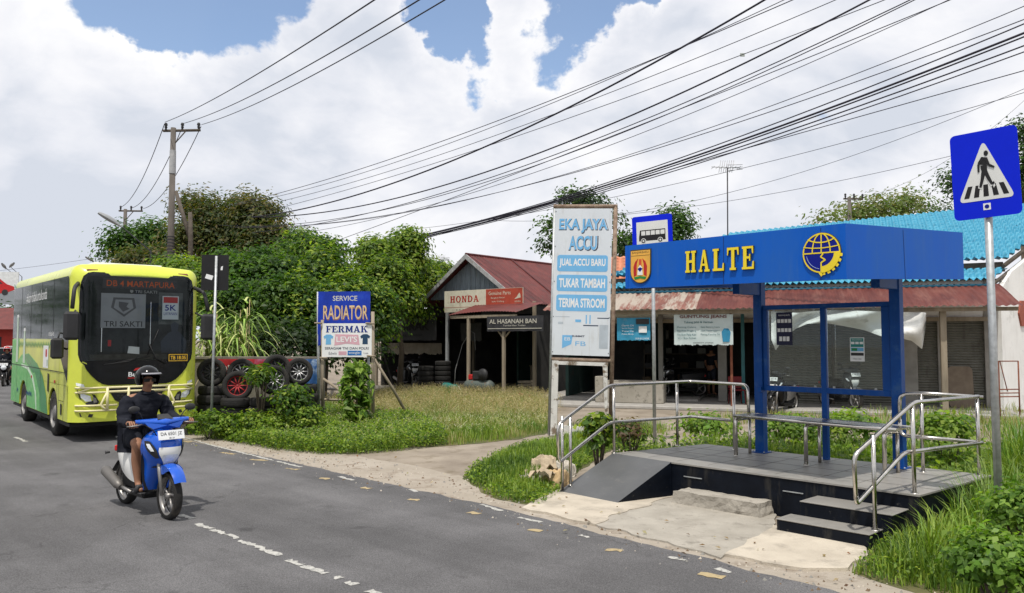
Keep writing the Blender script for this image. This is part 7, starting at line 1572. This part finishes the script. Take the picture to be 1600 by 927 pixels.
def grass(name, poly, dens, h0, h1, w, cols, label, lean=.5, patch=.0, ps=1.2, z=0.0, seed=0, edge=0.0):
    P = scatter(poly, area(poly) * dens, patch, ps, seed); n = len(P); hn = vnoise(P, .9, seed + 8); hn2 = vnoise(P, 3.5, seed + 1)
    h = rng.uniform(h0, h1, n) * (1 + .45 * hn + .3 * hn2); 
    pe = [Vector(p) for p in poly]; dd = np.full(n, 9.0)
    for i in range(len(pe)):
        a_, b_ = np.array(pe[i]), np.array(pe[(i + 1) % len(pe)]); ab = b_ - a_; tt = np.clip(((P - a_) @ ab) / (ab @ ab + 1e-9), 0, 1)[:, None]; dd = np.minimum(dd, np.linalg.norm(P - (a_ + ab * tt), axis=1))
    h = h * np.clip(.30 + dd / (edge or .45), .3, 1); h = np.maximum(h, h0 * .3); kp = rng.random(n) < np.clip(.15 + dd / (edge or .45) * 1.2 + hn2 * .5, 0, 1); P, h = P[kp], h[kp]; n = len(P)
    az = rng.uniform(0, 2 * np.pi, n); d = np.stack([np.cos(az), np.sin(az)], 1); sd_ = np.stack([-d[:, 1], d[:, 0]], 1); ln = rng.uniform(.1, lean, n)[:, None] * h[:, None]; ww = (w * rng.uniform(.6, 1.3, n))[:, None]
    def at_(f, k, s): q = P + d * ln * f + sd_ * ww * s; return np.concatenate([q, (z + h * k)[:, None]], 1)
    V_ = np.stack([at_(0, 0, -.5), at_(0, 0, .5), at_(.18, .42, .5), at_(.18, .42, -.5), at_(.55, .78, .32), at_(.55, .78, -.32), at_(1, 1 - .12 * lean, 0)], 1).reshape(-1, 3)
    b = np.arange(n)[:, None] * 7; F_ = [np.concatenate([b + np.array([[0, 1, 2, 3]]), b + np.array([[3, 2, 4, 5]])], 0), b + np.array([[5, 4, 6]])]
    key = np.clip(.5 + vnoise(P, .7, seed + 4) * .9 + rng.normal(0, .18, n), 0, .999)
    return tag(npmesh(name, V_, F_, np.repeat(pal(n, cols, .18, key), 7, 0), grass_m), label, 'grass', kind='stuff')
def leaves(C, N_, size, cols, fold=.25, asp=.5, key=None, var=.22):
    """diamond leaves at C with normals N_"""
    n = len(C); N_ = N_ / (np.linalg.norm(N_, axis=1, keepdims=True) + 1e-9); a = rng.normal(size=(n, 3)); T = np.cross(N_, a); T /= np.linalg.norm(T, axis=1, keepdims=True) + 1e-9; B = np.cross(N_, T)
    s = (size * rng.uniform(.6, 1.35, n))[:, None]
    V_ = np.stack([C - T * s * .5, C + B * s * asp * .5 - T * s * .05 + N_ * s * fold * .3, C + T * s * .5 - N_ * s * fold * .5, C - B * s * asp * .5 - T * s * .05 + N_ * s * fold * .3], 1).reshape(-1, 3)
    b = np.arange(n)[:, None] * 4; return V_, b + np.array([[0, 1, 2, 3]]), np.repeat(pal(n, cols, var, key), 4, 0)
def clumps(blobs, per, spread, seed=0, shell=.55):
    """blobs: (cx,cy,cz,rx,ry,rz,n clumps)"""
    C = []; Nn = []; K = []
    for (cx, cy, cz, rx_, ry_, rz_, nc) in blobs:
        d = rng.normal(size=(nc, 3)); d /= np.linalg.norm(d, axis=1, keepdims=True); d[:, 2] = np.where(d[:, 2] < -.55, -d[:, 2], d[:, 2])
        r = rng.uniform(shell, 1.0, nc) ** .7; lump = np.array([noise.noise((p[0] * 2.3 + cx, p[1] * 2.3 + cy, p[2] * 2.3)) for p in d]); r = r * (1 + .38 * lump) * np.where(rng.random(nc) < .12, rng.uniform(1.12, 1.32, nc), 1)
        c = d * r[:, None] * np.array([rx_, ry_, rz_]) + np.array([cx, cy, cz]); m = per
        q = rng.normal(size=(nc, m, 3)) * spread * np.array([1, 1, .62]); off_ = q.copy(); pts = c[:, None, :] + q
        nn = d[:, None, :] * .45 + off_ / (spread + 1e-9) * .45 + np.array([0, 0, .85]) + rng.normal(size=(nc, m, 3)) * .42
        C.append(pts.reshape(-1, 3)); Nn.append(nn.reshape(-1, 3)); K.append(np.repeat(rng.uniform(0, 1, nc), m))
    return np.concatenate(C), np.concatenate(Nn), np.concatenate(K)
bark = mat('bark', (.07, .055, .04), .9, vs=6, col2=(.14, .11, .08), bump=.5, stretch=(1, 1, .25))
def tree(name, label, base, blobs, cols, size, per=26, spread=.35, trunk_r=.16, asp=.5, group='trees behind the yard', cat='tree', shell=.5, limbs=True, zb=0.0):
    t = thing(name, label, cat, (base[0], base[1], 0), 0, group)
    C, N_, K = clumps(blobs, per, spread, shell=shell); keep = C[:, 2] > zb; C, N_, K = C[keep], N_[keep], K[keep]
    V_, F_, cc = leaves(C, N_, size, cols, key=np.clip(K * .999 + rng.normal(0, .12, len(K)), 0, .999), asp=asp)
    V_ = V_ - np.array([base[0], base[1], 0]); npmesh('crown', V_, [F_], cc, leaf_m, t)
    m1 = MB().m(bark); top = max(b[2] for b in blobs) if limbs else 1; mz = min(b[2] - b[5] * .4 for b in blobs); mz = max(mz, .6)
    m1.tube([(0, 0, 0), (.08, .05, mz * .5), (-.05, 0, mz)], [trunk_r, trunk_r * .8, trunk_r * .65], 9)
    for b in blobs:
        e = Vector((b[0] - base[0], b[1] - base[1], b[2])); m1.tube([(-.05, 0, mz * .92), Vector((-.05, 0, mz)).lerp(e, .5) + Vector((.1, 0, .1)), e], [trunk_r * .55, trunk_r * .35, trunk_r * .12], 6)
        for k in range(6): q = Vector(rng.normal(size=3).tolist()).normalized(); m1.tube([e, e + Vector((q.x * b[3] * .75, q.y * b[4] * .75, abs(q.z) * b[5] * .7))], [trunk_r * .15, trunk_r * .04], 5)
    m1.build('trunk', t); return t
def B(px, py, d, rpx, rpy, n, depth=1.0):
    c = at(px, py, d); rx_ = rpx / FPX * d; rz_ = rpy / FPX * d; return (c.x, c.y, c.z, rx_, rx_ * depth, rz_, n)
G_BR = [(.04, .085, .010), (.09, .17, .016), (.16, .25, .024), (.06, .12, .014), (.26, .34, .045)]
G_MID = [(.022, .06, .010), (.05, .12, .016), (.09, .18, .022), (.035, .085, .016)]
G_DK = [(.012, .030, .009), (.020, .045, .012), (.030, .06, .016), (.045, .075, .02)]
G_OLV = [(.045, .065, .016), (.07, .085, .022), (.11, .11, .03), (.04, .07, .018), (.15, .12, .045)]
def bx_(b): return (b[0], b[1])
def mk(label, blobs, cols, size, **k): return tree('tree', label, bx_(blobs[0]), blobs, cols, size, **k)
mk('big olive brown tree with two rounded crowns right of the tall pole', [B(400, 352, 44, 31, 40, 80), B(325, 356, 45, 30, 38, 60), B(362, 382, 45, 44, 40, 90), B(418, 385, 43, 28, 36, 60), B(302, 325, 46, 16, 18, 24), B(295, 385, 44, 34, 34, 50), B(388, 328, 45, 18, 18, 30)], G_OLV, .26, per=55, spread=.55, trunk_r=.35, asp=.45)
mk('dark green broad tree left of the tall utility pole', [B(215, 388, 54, 38, 30, 60), B(248, 372, 54, 24, 22, 36), B(190, 395, 54, 20, 18, 28)], G_MID, .30, per=40, spread=.6, trunk_r=.3)
mk('brownish low tree just above the bus roof', [B(240, 412, 42, 48, 22, 70), B(210, 418, 42, 20, 16, 24)], G_OLV, .22, per=40, spread=.45)
PER = dict(per=70, spread=.26)
mk('bright leafy tree rising behind the road sign back', [B(292, 448, 27.5, 36, 36, 70), B(270, 432, 28, 24, 22, 44), B(330, 470, 26.5, 34, 50, 80), B(262, 480, 28, 30, 48, 50)], G_BR, .165, per=60, spread=.26, trunk_r=.14)
mk('bushy green tree left of centre above the tyres', [B(385, 448, 27, 40, 42, 100), B(365, 500, 25.5, 42, 54, 90), B(412, 415, 28, 26, 20, 44), B(430, 500, 25, 44, 56, 100), B(352, 415, 29, 22, 18, 30), B(440, 440, 27, 30, 34, 60)], G_MID + G_BR[:2], .165, per=68, spread=.26, trunk_r=.16)
mk('dense green tree behind the hand lettered board', [B(505, 440, 27, 42, 40, 110), B(480, 500, 25, 42, 54, 110), B(540, 490, 25.5, 42, 56, 110), B(500, 395, 30, 30, 20, 50), B(455, 400, 30, 24, 16, 30), B(470, 378, 33, 20, 12, 22), B(590, 500, 26, 24, 46, 60)], G_MID + G_BR, .165, per=68, spread=.26, trunk_r=.16)
mk('light green tree with a pale tip left of the workshop gable', [B(625, 412, 30, 34, 32, 100), B(600, 455, 28, 38, 44, 110), B(655, 445, 33.5, 34, 32, 90), B(638, 380, 30, 20, 16, 34), B(585, 402, 29, 28, 22, 50), B(685, 428, 36, 22, 16, 50), B(625, 475, 31, 34, 40, 80)], G_BR + [(.20, .26, .04), (.13, .22, .025)], .165, per=68, spread=.26, trunk_r=.12)
mk('dark shrubby tree in the shade behind the low wall', [B(450, 545, 23.5, 60, 34, 60), B(540, 545, 24, 50, 34, 50), B(380, 548, 23.5, 40, 30, 40)], G_DK, .16, per=40, spread=.3, zb=.2)
mk('sparse dark tree behind the tall battery board', [B(900, 312, 47, 30, 13, 26), B(862, 355, 47, 12, 10, 9), B(948, 350, 47, 18, 14, 14), B(858, 385, 47, 10, 12, 8), B(925, 330, 47, 32, 14, 18), B(975, 388, 46, 22, 18, 30)], G_DK + G_MID, .26, per=34, spread=.42, trunk_r=.12)
mk('rounded green tree behind the bus stop sign', [B(1052, 352, 48, 24, 26, 44), B(1010, 380, 48, 24, 16, 24), B(1040, 378, 48, 34, 18, 34)], G_MID, .26, per=36, spread=.45, trunk_r=.15)
mk('feathery light green tree behind the blue canopy', [B(1375, 332, 62, 48, 18, 60), B(1420, 326, 62, 30, 20, 30), B(1330, 340, 62, 26, 12, 22), B(1292, 348, 60, 14, 8, 12)], [(.08, .13, .03), (.12, .18, .04), (.16, .17, .06)], .34, per=26, spread=.75, trunk_r=.18)
mk('dark tree at the right edge behind the crossing sign', [B(1596, 290, 44, 20, 60, 60), B(1492, 290, 46, 16, 26, 22), B(1600, 220, 44, 22, 24, 24), B(1466, 334, 50, 16, 8, 10), B(1540, 300, 46, 40, 40, 50)], G_MID + G_DK, .24, per=36, spread=.5, trunk_r=.2)
mk('low dark tree beneath the far billboard', [B(8, 500, 84, 30, 14, 26)], G_DK, .5, per=30, spread=.8)
# young tree in the verge
yc = at(556, 600, 17.6); t = thing('young_tree', 'slender young tree with drooping leaves below the tailoring board', 'tree', (yc.x, yc.y, 0), 0)
pts = []; nn = []
for k in range(150):
    z = .25 + 1.2 * rng.random() ** .85; r = .30 * (1 - ((z - .80) / .95) ** 2) ** .5 if abs(z - .80) < .9 else .1; a = rng.uniform(0, 6.28)
    for q in range(5): pts.append((r * math.cos(a) * rng.uniform(.5, 1.1) + rng.normal(0, .05), r * math.sin(a) * rng.uniform(.5, 1.1) + rng.normal(0, .05), z + rng.normal(0, .06))); nn.append((math.cos(a) * .8, math.sin(a) * .8, .7 + rng.normal(0, .3)))
V_, F_, cc = leaves(np.array(pts), np.array(nn), .21, [(.10, .19, .02), (.17, .28, .03), (.06, .12, .015), (.24, .36, .05)], asp=.34, fold=.5)
npmesh('crown', V_, [F_], cc, leaf_m, t); MB().m(bark).tube([(0, 0, 0), (.03, 0, .8), (0, 0, 1.3)], [.03, .02, .008], 6).build('trunk', t)
# shrubs
G_BR2 = [(.08, .16, .02), (.14, .25, .03), (.10, .20, .02), (.20, .32, .05)]
def shrub(label, px, py, d, rpx, rpy, n, cols, size, asp=.5, spread=.12, per=16, name='shrub', group=None, zb=0.02):
    b = B(px, py, d, rpx, rpy, n); t = thing(name, label, 'shrub', (b[0], b[1], 0), 0, group)
    C, N_, K = clumps([b], per, spread, shell=.3); k = C[:, 2] > zb; V_, F_, cc = leaves(C[k], N_[k], size, cols, key=np.clip(K[k], 0, .999), asp=asp); npmesh('foliage', V_ - np.array([b[0], b[1], 0]), [F_], cc, leaf_m, t)
    m1 = MB().m(bark)
    for q in range(7): a = q * .9; m1.tube([(0, 0, 0), (b[3] * .4 * math.cos(a), b[3] * .4 * math.sin(a), b[2] * .7), (b[3] * .7 * math.cos(a), b[3] * .7 * math.sin(a), b[2] + b[5] * .3)], [.018, .012, .005] if name == 'shrub' else [.006, .004, .002], 5)
    m1.build('stems', t); return t
shrub('potted looking green shrub growing out of the middle tyres', 408, 588, 16.4, 17, 16, 26, G_BR, .15, asp=.28, spread=.10)
shrub('leafy bush at the right of the tyre stacks', 456, 630, 16.2, 28, 24, 60, G_MID + G_BR, .10, asp=.6)
shrub('small leafy plant between ramp railing and bus stop pole', 935, 678, 11.2, 22, 26, 34, G_BR, .11, asp=.6, spread=.08)
shrub('reddish green weed behind the ramp railing', 985, 680, 11.9, 26, 18, 26, [(.08, .10, .03), (.14, .09, .05), (.06, .11, .02)], .08, asp=.5, spread=.08)
shrub('leafy green bush in the lower right corner of the picture', 1560, 885, 5.4, 62, 46, 170, G_BR2, .055, asp=.62, spread=.06, per=22)
shrub('second leafy bush further right in the lower corner', 1612, 805, 5.9, 60, 46, 130, G_BR2, .055, asp=.62, spread=.06, per=20)
shrub('pale weed clump before the left lean-to', 652, 628, 24, 18, 12, 18, [(.14, .17, .05), (.2, .2, .07)], .10)
# tall cane grass with arching leaves
def cane(label, px, d, n, h, spread, name='cane_clump'):
    c = at(px, 600, d); t = thing(name, label, 'tall grass', (c.x, c.y, 0), 0, 'tall cane clumps by the bus'); m1 = MB(); mats_ = [mat('cane_green', (.20, .32, .05), .55, var=.3), mat('cane_pale', (.42, .46, .17), .6, var=.3), mat('cane_dry', (.46, .36, .20), .7, var=.3)]
    rr = random.Random(px)
    for k in range(n):
        x, y = rr.gauss(0, spread), rr.gauss(0, spread * .6); H = h * rr.uniform(.6, 1.05); m1.m(mats_[rr.choice((0, 1, 2))]).tube([(x, y, 0), (x + rr.uniform(-.1, .1), y, H * .8)], [.018, .010], 5)
        for q in range(rr.randint(6, 9)):
            z0 = H * rr.uniform(.35, .85); a = rr.uniform(0, 6.28); Ln = rr.uniform(.9, 1.6); m1.m(mats_[rr.choice((0, 0, 1, 1, 2) if z0 < H * .5 else (0, 0, 1))]); up = rr.uniform(.5, 1.0)
            P = []; W_ = []
            for i in range(8): f = i / 7; P.append(Vector((x + math.cos(a) * Ln * f * .75, y + math.sin(a) * Ln * f * .5, z0 + Ln * (up * f - (up + .25) * f * f * 1.0)))); W_.append(.027 * (1 - f ** 2) + .003)
            sd_ = Vector((-math.sin(a), math.cos(a), 0)); vs = [p + sd_ * w for p, w in zip(P, W_)] + [p - sd_ * w for p, w in zip(P, W_)]; m1.add(vs, [(i, i + 1, 8 + i + 1, 8 + i) for i in range(7)], True)
    m1.build('leaves', t)
cane('tall cane clump with arching leaves right of the bus', 376, 20.4, 13, 3.7, .38); cane('pale dry cane clump close beside the bus corner', 322, 20.5, 22, 3.3, .30); cane('lower cane clump between the two taller ones', 348, 21.2, 12, 3.1, .3)
# plantain like leaves high above the bus
# grasses
YG = [(.17, .27, .03), (.25, .34, .05), (.12, .20, .025)]; YD = [(.11, .21, .03), (.18, .26, .06), (.30, .30, .11), (.36, .32, .15), (.22, .28, .07)]; DR = [(.18, .23, .07), (.34, .31, .15), (.40, .35, .18), (.13, .20, .05)]
def PP(*p): return [gd(x, y).to_2d() for x, y in p]
def turfp(name, poly, label, z=.006): flat(name, poly, z, turf, 0, label, 'ground', .1)
v1 = PP((305, 674), (350, 684), (430, 700), (500, 706), (560, 706), (640, 700), (720, 696), (800, 688), (866, 676), (872, 656), (700, 640), (560, 632), (420, 628), (300, 640))
turfp('verge', v1, 'grassy soil of the verge below the signboards')
grass('verge_grass', PP((292, 680), (350, 690), (430, 705), (500, 711), (560, 711), (640, 704), (650, 660), (560, 655), (420, 648), (290, 650)), 800, .09, .30, .010, YG + [(.08, .15, .02)], 'lush bright green grass along the front of the verge', seed=1)
grass('verge_grass', PP((600, 702), (720, 696), (800, 688), (866, 676), (872, 652), (740, 652), (620, 655)), 900, .08, .24, .010, YD[:4] + YG, 'mixed green and dry grass in the middle of the verge', seed=2)
grass('yard_grass', PP((560, 662), (700, 662), (868, 664), (872, 632), (820, 620), (700, 616), (600, 618), (500, 640), (440, 655)), 520, .12, .38, .009, YD + DR[:3], 'tall dry seeding grass in front of the workshop', lean=.6, seed=3)
grass('yard_grass', PP((330, 660), (560, 664), (560, 640), (330, 638)), 400, .15, .35, .016, YG + YD[:2], 'rough green grass around the tyre stacks', seed=4)
g2 = PP((724, 745), (742, 765), (780, 783), (845, 792), (876, 772), (884, 750), (955, 704), (1010, 694), (1000, 682), (900, 684), (820, 696), (760, 718))
turfp('verge_tongue', g2, 'grassy soil left of the black ramp'); grass('verge_grass', g2, 1900, .08, .24, .010, YG + [(.08, .15, .02), (.06, .12, .02)], 'short bright green grass patch left of the black ramp', seed=5)
def SS(*q): return [tuple(S(u, w, 0).to_2d()) for u, w in q]
g3 = SS((-1.2, .3), (-.7, 1.9), (3.4, 1.95), (4.2, 2.2), (6.0, 4.5), (4.5, 7.2), (1.5, 5.6), (-.2, 5.0), (-1.6, 3.4), (-2.2, 1.6))
turfp('back_verge', g3, 'weedy soil behind the bus stop platform')
grass('back_grass', g3, 800, .22, .52, .014, YG + YG + YD[:2], 'lush weeds and grass right behind the bus stop platform', seed=6, patch=.05)
Pq = scatter(g3, area(g3) * 420, .1, .9, 6); n_ = len(Pq); C = np.concatenate([Pq, rng.uniform(.10, .46, (n_, 1))], 1); V_, F_, cc = leaves(C, rng.normal(size=(n_, 3)) * .45 + np.array([0, -.2, 1]), .085, YG + G_BR, asp=.6); tag(npmesh('ground_cover', V_, [F_], cc, leaf_m), 'broad leaved ground cover among the grass behind the platform', 'ground cover', kind='stuff')
Pq = scatter(PP((292, 680), (350, 690), (430, 705), (500, 711), (560, 711), (640, 704), (700, 696), (650, 655), (420, 645), (290, 650)), area(v1) * 900, .05, 1.1, 9); n_ = len(Pq); C = np.concatenate([Pq, rng.uniform(.03, .30, (n_, 1)) * (1 + .6 * vnoise(Pq, 1.6, 2))[:, None]], 1); V_, F_, cc = leaves(C, rng.normal(size=(n_, 3)) * .5 + np.array([0, -.2, 1]), .055, YG + G_BR, asp=.6); tag(npmesh('ground_cover', V_, [F_], cc, leaf_m), 'broad leaved weeds among the grass of the verge', 'ground cover', kind='stuff')
grass('yard_grass', PP((1040, 664), (1200, 668), (1600, 690), (1700, 660), (1560, 640), (1300, 648), (1150, 652)), 160, .10, .30, .014, YD, 'thin patchy grass in the yard before the shops', patch=.35, ps=.6, seed=7)
grass('yard_grass', PP((860, 700), (1010, 700), (1060, 672), (1000, 664), (880, 668)), 420, .08, .26, .012, YD[:3] + YG, 'patchy grass around the foot of the battery board', patch=.2, seed=8)
g4 = SS((2.6, -1.35), (2.78, -.75), (2.95, -.05), (3.14, .1), (3.2, 1.9), (4.6, 2.6), (8, 1), (6, -4.6), (3.6, -3.0))
g4 = PP((1328, 898), (1362, 858), (1430, 838), (1490, 800), (1545, 760), (1600, 740), (1760, 760), (1900, 930), (1600, 985), (1420, 925))
turfp('corner_verge', g4, 'grassy soil at the right end of the steps')
grass('corner_grass', g4, 1700, .12, .34, .010, YG + [(.08, .15, .02)], 'bright green grass tuft beside the two black steps', seed=10)
grass('corner_grass', PP((1385, 905), (1400, 862), (1470, 835), (1540, 780), (1640, 745), (1800, 800), (1640, 940), (1460, 915)), 520, .35, .78, .013, YG + YD[:2], 'tall arching grass beside the platform end', lean=.8, seed=11)
grass('corner_grass', PP((1525, 772), (1560, 752), (1660, 720), (1760, 730), (1680, 800), (1560, 800)), 700, .5, 1.0, .013, YG + [(.08, .2, .03)], 'tallest grass around the foot of the crossing sign', lean=.7, seed=12)
# rubble on the forecourt
def rubble(label, px, py, w, n, m_, seed):
    p = gd(px, py); rr = random.Random(seed); m1 = MB().m(m_)
    for k in range(n):
        x, y = rr.gauss(0, w * .4), rr.gauss(0, w * .22); s = rr.uniform(.04, .12); z = max(0, .22 - abs(x) * .3) * rr.random(); rot = Euler((rr.uniform(0, 3), rr.uniform(0, 3), rr.uniform(0, 3))).to_matrix(); m1.cbox((p.x + x, p.y + y, z + s * .3), (s * 1.4, s, s * .7), s * .12, rot)
    return tag(m1.build('rubble_pile'), label, 'rubble', kind='stuff')
rubble('low heap of grey brown rubble at the yard edge before the workshop', 735, 624, 1.6, 120, mat('rubble_grey', (.16, .14, .11), .9, col2=(.26, .23, .19)), 1); rubble('small heap of red broken brick before the compressor', 812, 627, .8, 60, mat('brick_broken', (.28, .10, .07), .9), 2)
0 and rubble('few broken cement lumps at the foot of the rubbish', 845, 765, .3, 14, cement, 3)

# unseen trees (left kerb, behind the viewer) added as dark reflections for bus glass
for k, (x, y) in enumerate(((-27, 19), (-32, 28), (-38, 38), (-25, 8), (14, -9), (22, -16), (8, -18))):
    tree('tree', ('unseen added tree outside the left edge level with the bus', 'unseen added tree outside the left edge just beyond the bus', 'unseen added tree farthest down the left kerb', 'unseen added tree on the left kerb nearest the viewer', 'unseen added tree behind the viewer closest to the platform', 'unseen added tree behind the viewer farthest to the right', 'unseen added tree straight behind the viewer')[k], (x, y), [(x, y, 4.6, 3.3, 3.3, 3.2, 60), (x + 1.5, y + 1, 3.0, 2.6, 2.6, 2.4, 34), (x - 1.4, y - 1, 3.2, 2.6, 2.6, 2.4, 34)], G_MID, .5, per=16, spread=.8, trunk_r=.25, group='unseen trees added for bus glass reflections')

def seedheads(name, poly, n, h0, h1, label, cols, seed):
    P = scatter(poly, n, .1, 1.0, seed); m = len(P); h = rng.uniform(h0, h1, m); C = []; Nn = []
    ln = rng.normal(0, .08, (m, 2))
    for k in range(7): C.append(np.stack([P[:, 0] + ln[:, 0] * (1 + k * .1) + rng.normal(0, .015, m), P[:, 1] + ln[:, 1] * (1 + k * .1) + rng.normal(0, .015, m), h * (1 - k * .05)], 1)); Nn.append(rng.normal(size=(m, 3)))
    V_, F_, cc = leaves(np.concatenate(C), np.concatenate(Nn), .035, cols, asp=.3); tag(npmesh(name, V_, [F_], cc, grass_m), label, 'grass', kind='stuff')
seedheads('seed_heads', PP((560, 662), (700, 662), (868, 664), (872, 632), (820, 622), (700, 618), (600, 620), (500, 640)), 9000, .28, .50, 'pale feathery seed heads above the dry grass of the yard', [(.45, .36, .20), (.52, .44, .26), (.36, .32, .14)], 4)
seedheads('seed_heads', PP((300, 676), (430, 698), (560, 704), (860, 676), (860, 655), (560, 650), (300, 655)), 3500, .16, .34, 'small pale flowers and seeds in the verge grass', [(.5, .5, .25), (.4, .42, .15), (.6, .58, .45)], 5)
Pq = scatter(g2, area(g2) * 900, .1, 1.6, 9); n_ = len(Pq); C = np.concatenate([Pq, rng.uniform(.02, .13, (n_, 1))], 1); V_, F_, cc = leaves(C, rng.normal(size=(n_, 3)) * .5 + np.array([0, -.2, 1]), .045, YG + G_BR, asp=.6); tag(npmesh('ground_cover', V_, [F_], cc, leaf_m), 'small round leaved weeds in the grass left of the ramp', 'ground cover', kind='stuff')
Pq = scatter(PP((1340, 905), (1370, 860), (1430, 850), (1480, 880), (1470, 925), (1400, 920)), 1500, .1, 1.6, 9); n_ = len(Pq); C = np.concatenate([Pq, rng.uniform(.02, .2, (n_, 1))], 1); V_, F_, cc = leaves(C, rng.normal(size=(n_, 3)) * .5 + np.array([0, -.2, 1]), .035, YG + G_BR, asp=.6); tag(npmesh('ground_cover', V_, [F_], cc, leaf_m), 'small leaved weeds at the foot of the steps', 'ground cover', kind='stuff')
# fallen leaves and litter on road edge and apron
Pq = np.array([tuple(gd(px, py).to_2d()) for px, py in zip(rng.uniform(440, 1330, 160), rng.uniform(0, 1, 160) * 60 + np.linspace(0, 0, 160) + 0)]) if False else np.array([(p.x, p.y) for p in [Vector(EDGE[k]).lerp(Vector(EDGE[k + 1]), f) + Vector((.7, .7)) * g for k, f, g in zip(rng.integers(2, 5, 90), rng.random(90), rng.normal(.4, .4, 90))]])
C = np.concatenate([Pq, np.full((len(Pq), 1), .045)], 1); V_, F_, cc = leaves(C, rng.normal(size=(len(Pq), 3)) * .25 + np.array([0, 0, 1]), .05, [(.20, .10, .05), (.30, .20, .09), (.12, .07, .04), (.35, .30, .2)], asp=.6); tag(npmesh('fallen_leaves', V_, [F_], cc, leaf_m), 'dry fallen leaves scattered on the sandy roadside', 'fallen leaves', kind='stuff')

for k, (px, py, w_) in enumerate(((325, 650, 30), (360, 658, 26), (398, 652, 30), (440, 655, 26), (480, 645, 24))):
    shrub(('leafy weeds below the leftmost tyre stack', 'low weeds in front of the red rimmed wheel stack', 'weeds half covering the middle tyre stack', 'weeds between the middle and right tyre stacks', 'weeds at the foot of the rightmost tyre stack')[k], px, py + 10, 16.1, w_, 20, 60, YG + G_BR, .075, asp=.6, spread=.07, per=16, name='weed', group='weeds around the tyre stacks')
for k, (px, py, d) in enumerate(((1235, 672, 13.2), (1100, 668, 14), (1330, 668, 12.6), (1480, 672, 11))):
    shrub(('bright leafy weed seen under the left end of the bench', 'low weed clump behind the left railing', 'low weed clump behind the middle of the bench', 'low weed clump behind the step railing')[k], px, py, d, 42, 20, 60, YG + G_BR2, .085, asp=.6, spread=.09, per=18, name='weed', group='weeds behind the platform')
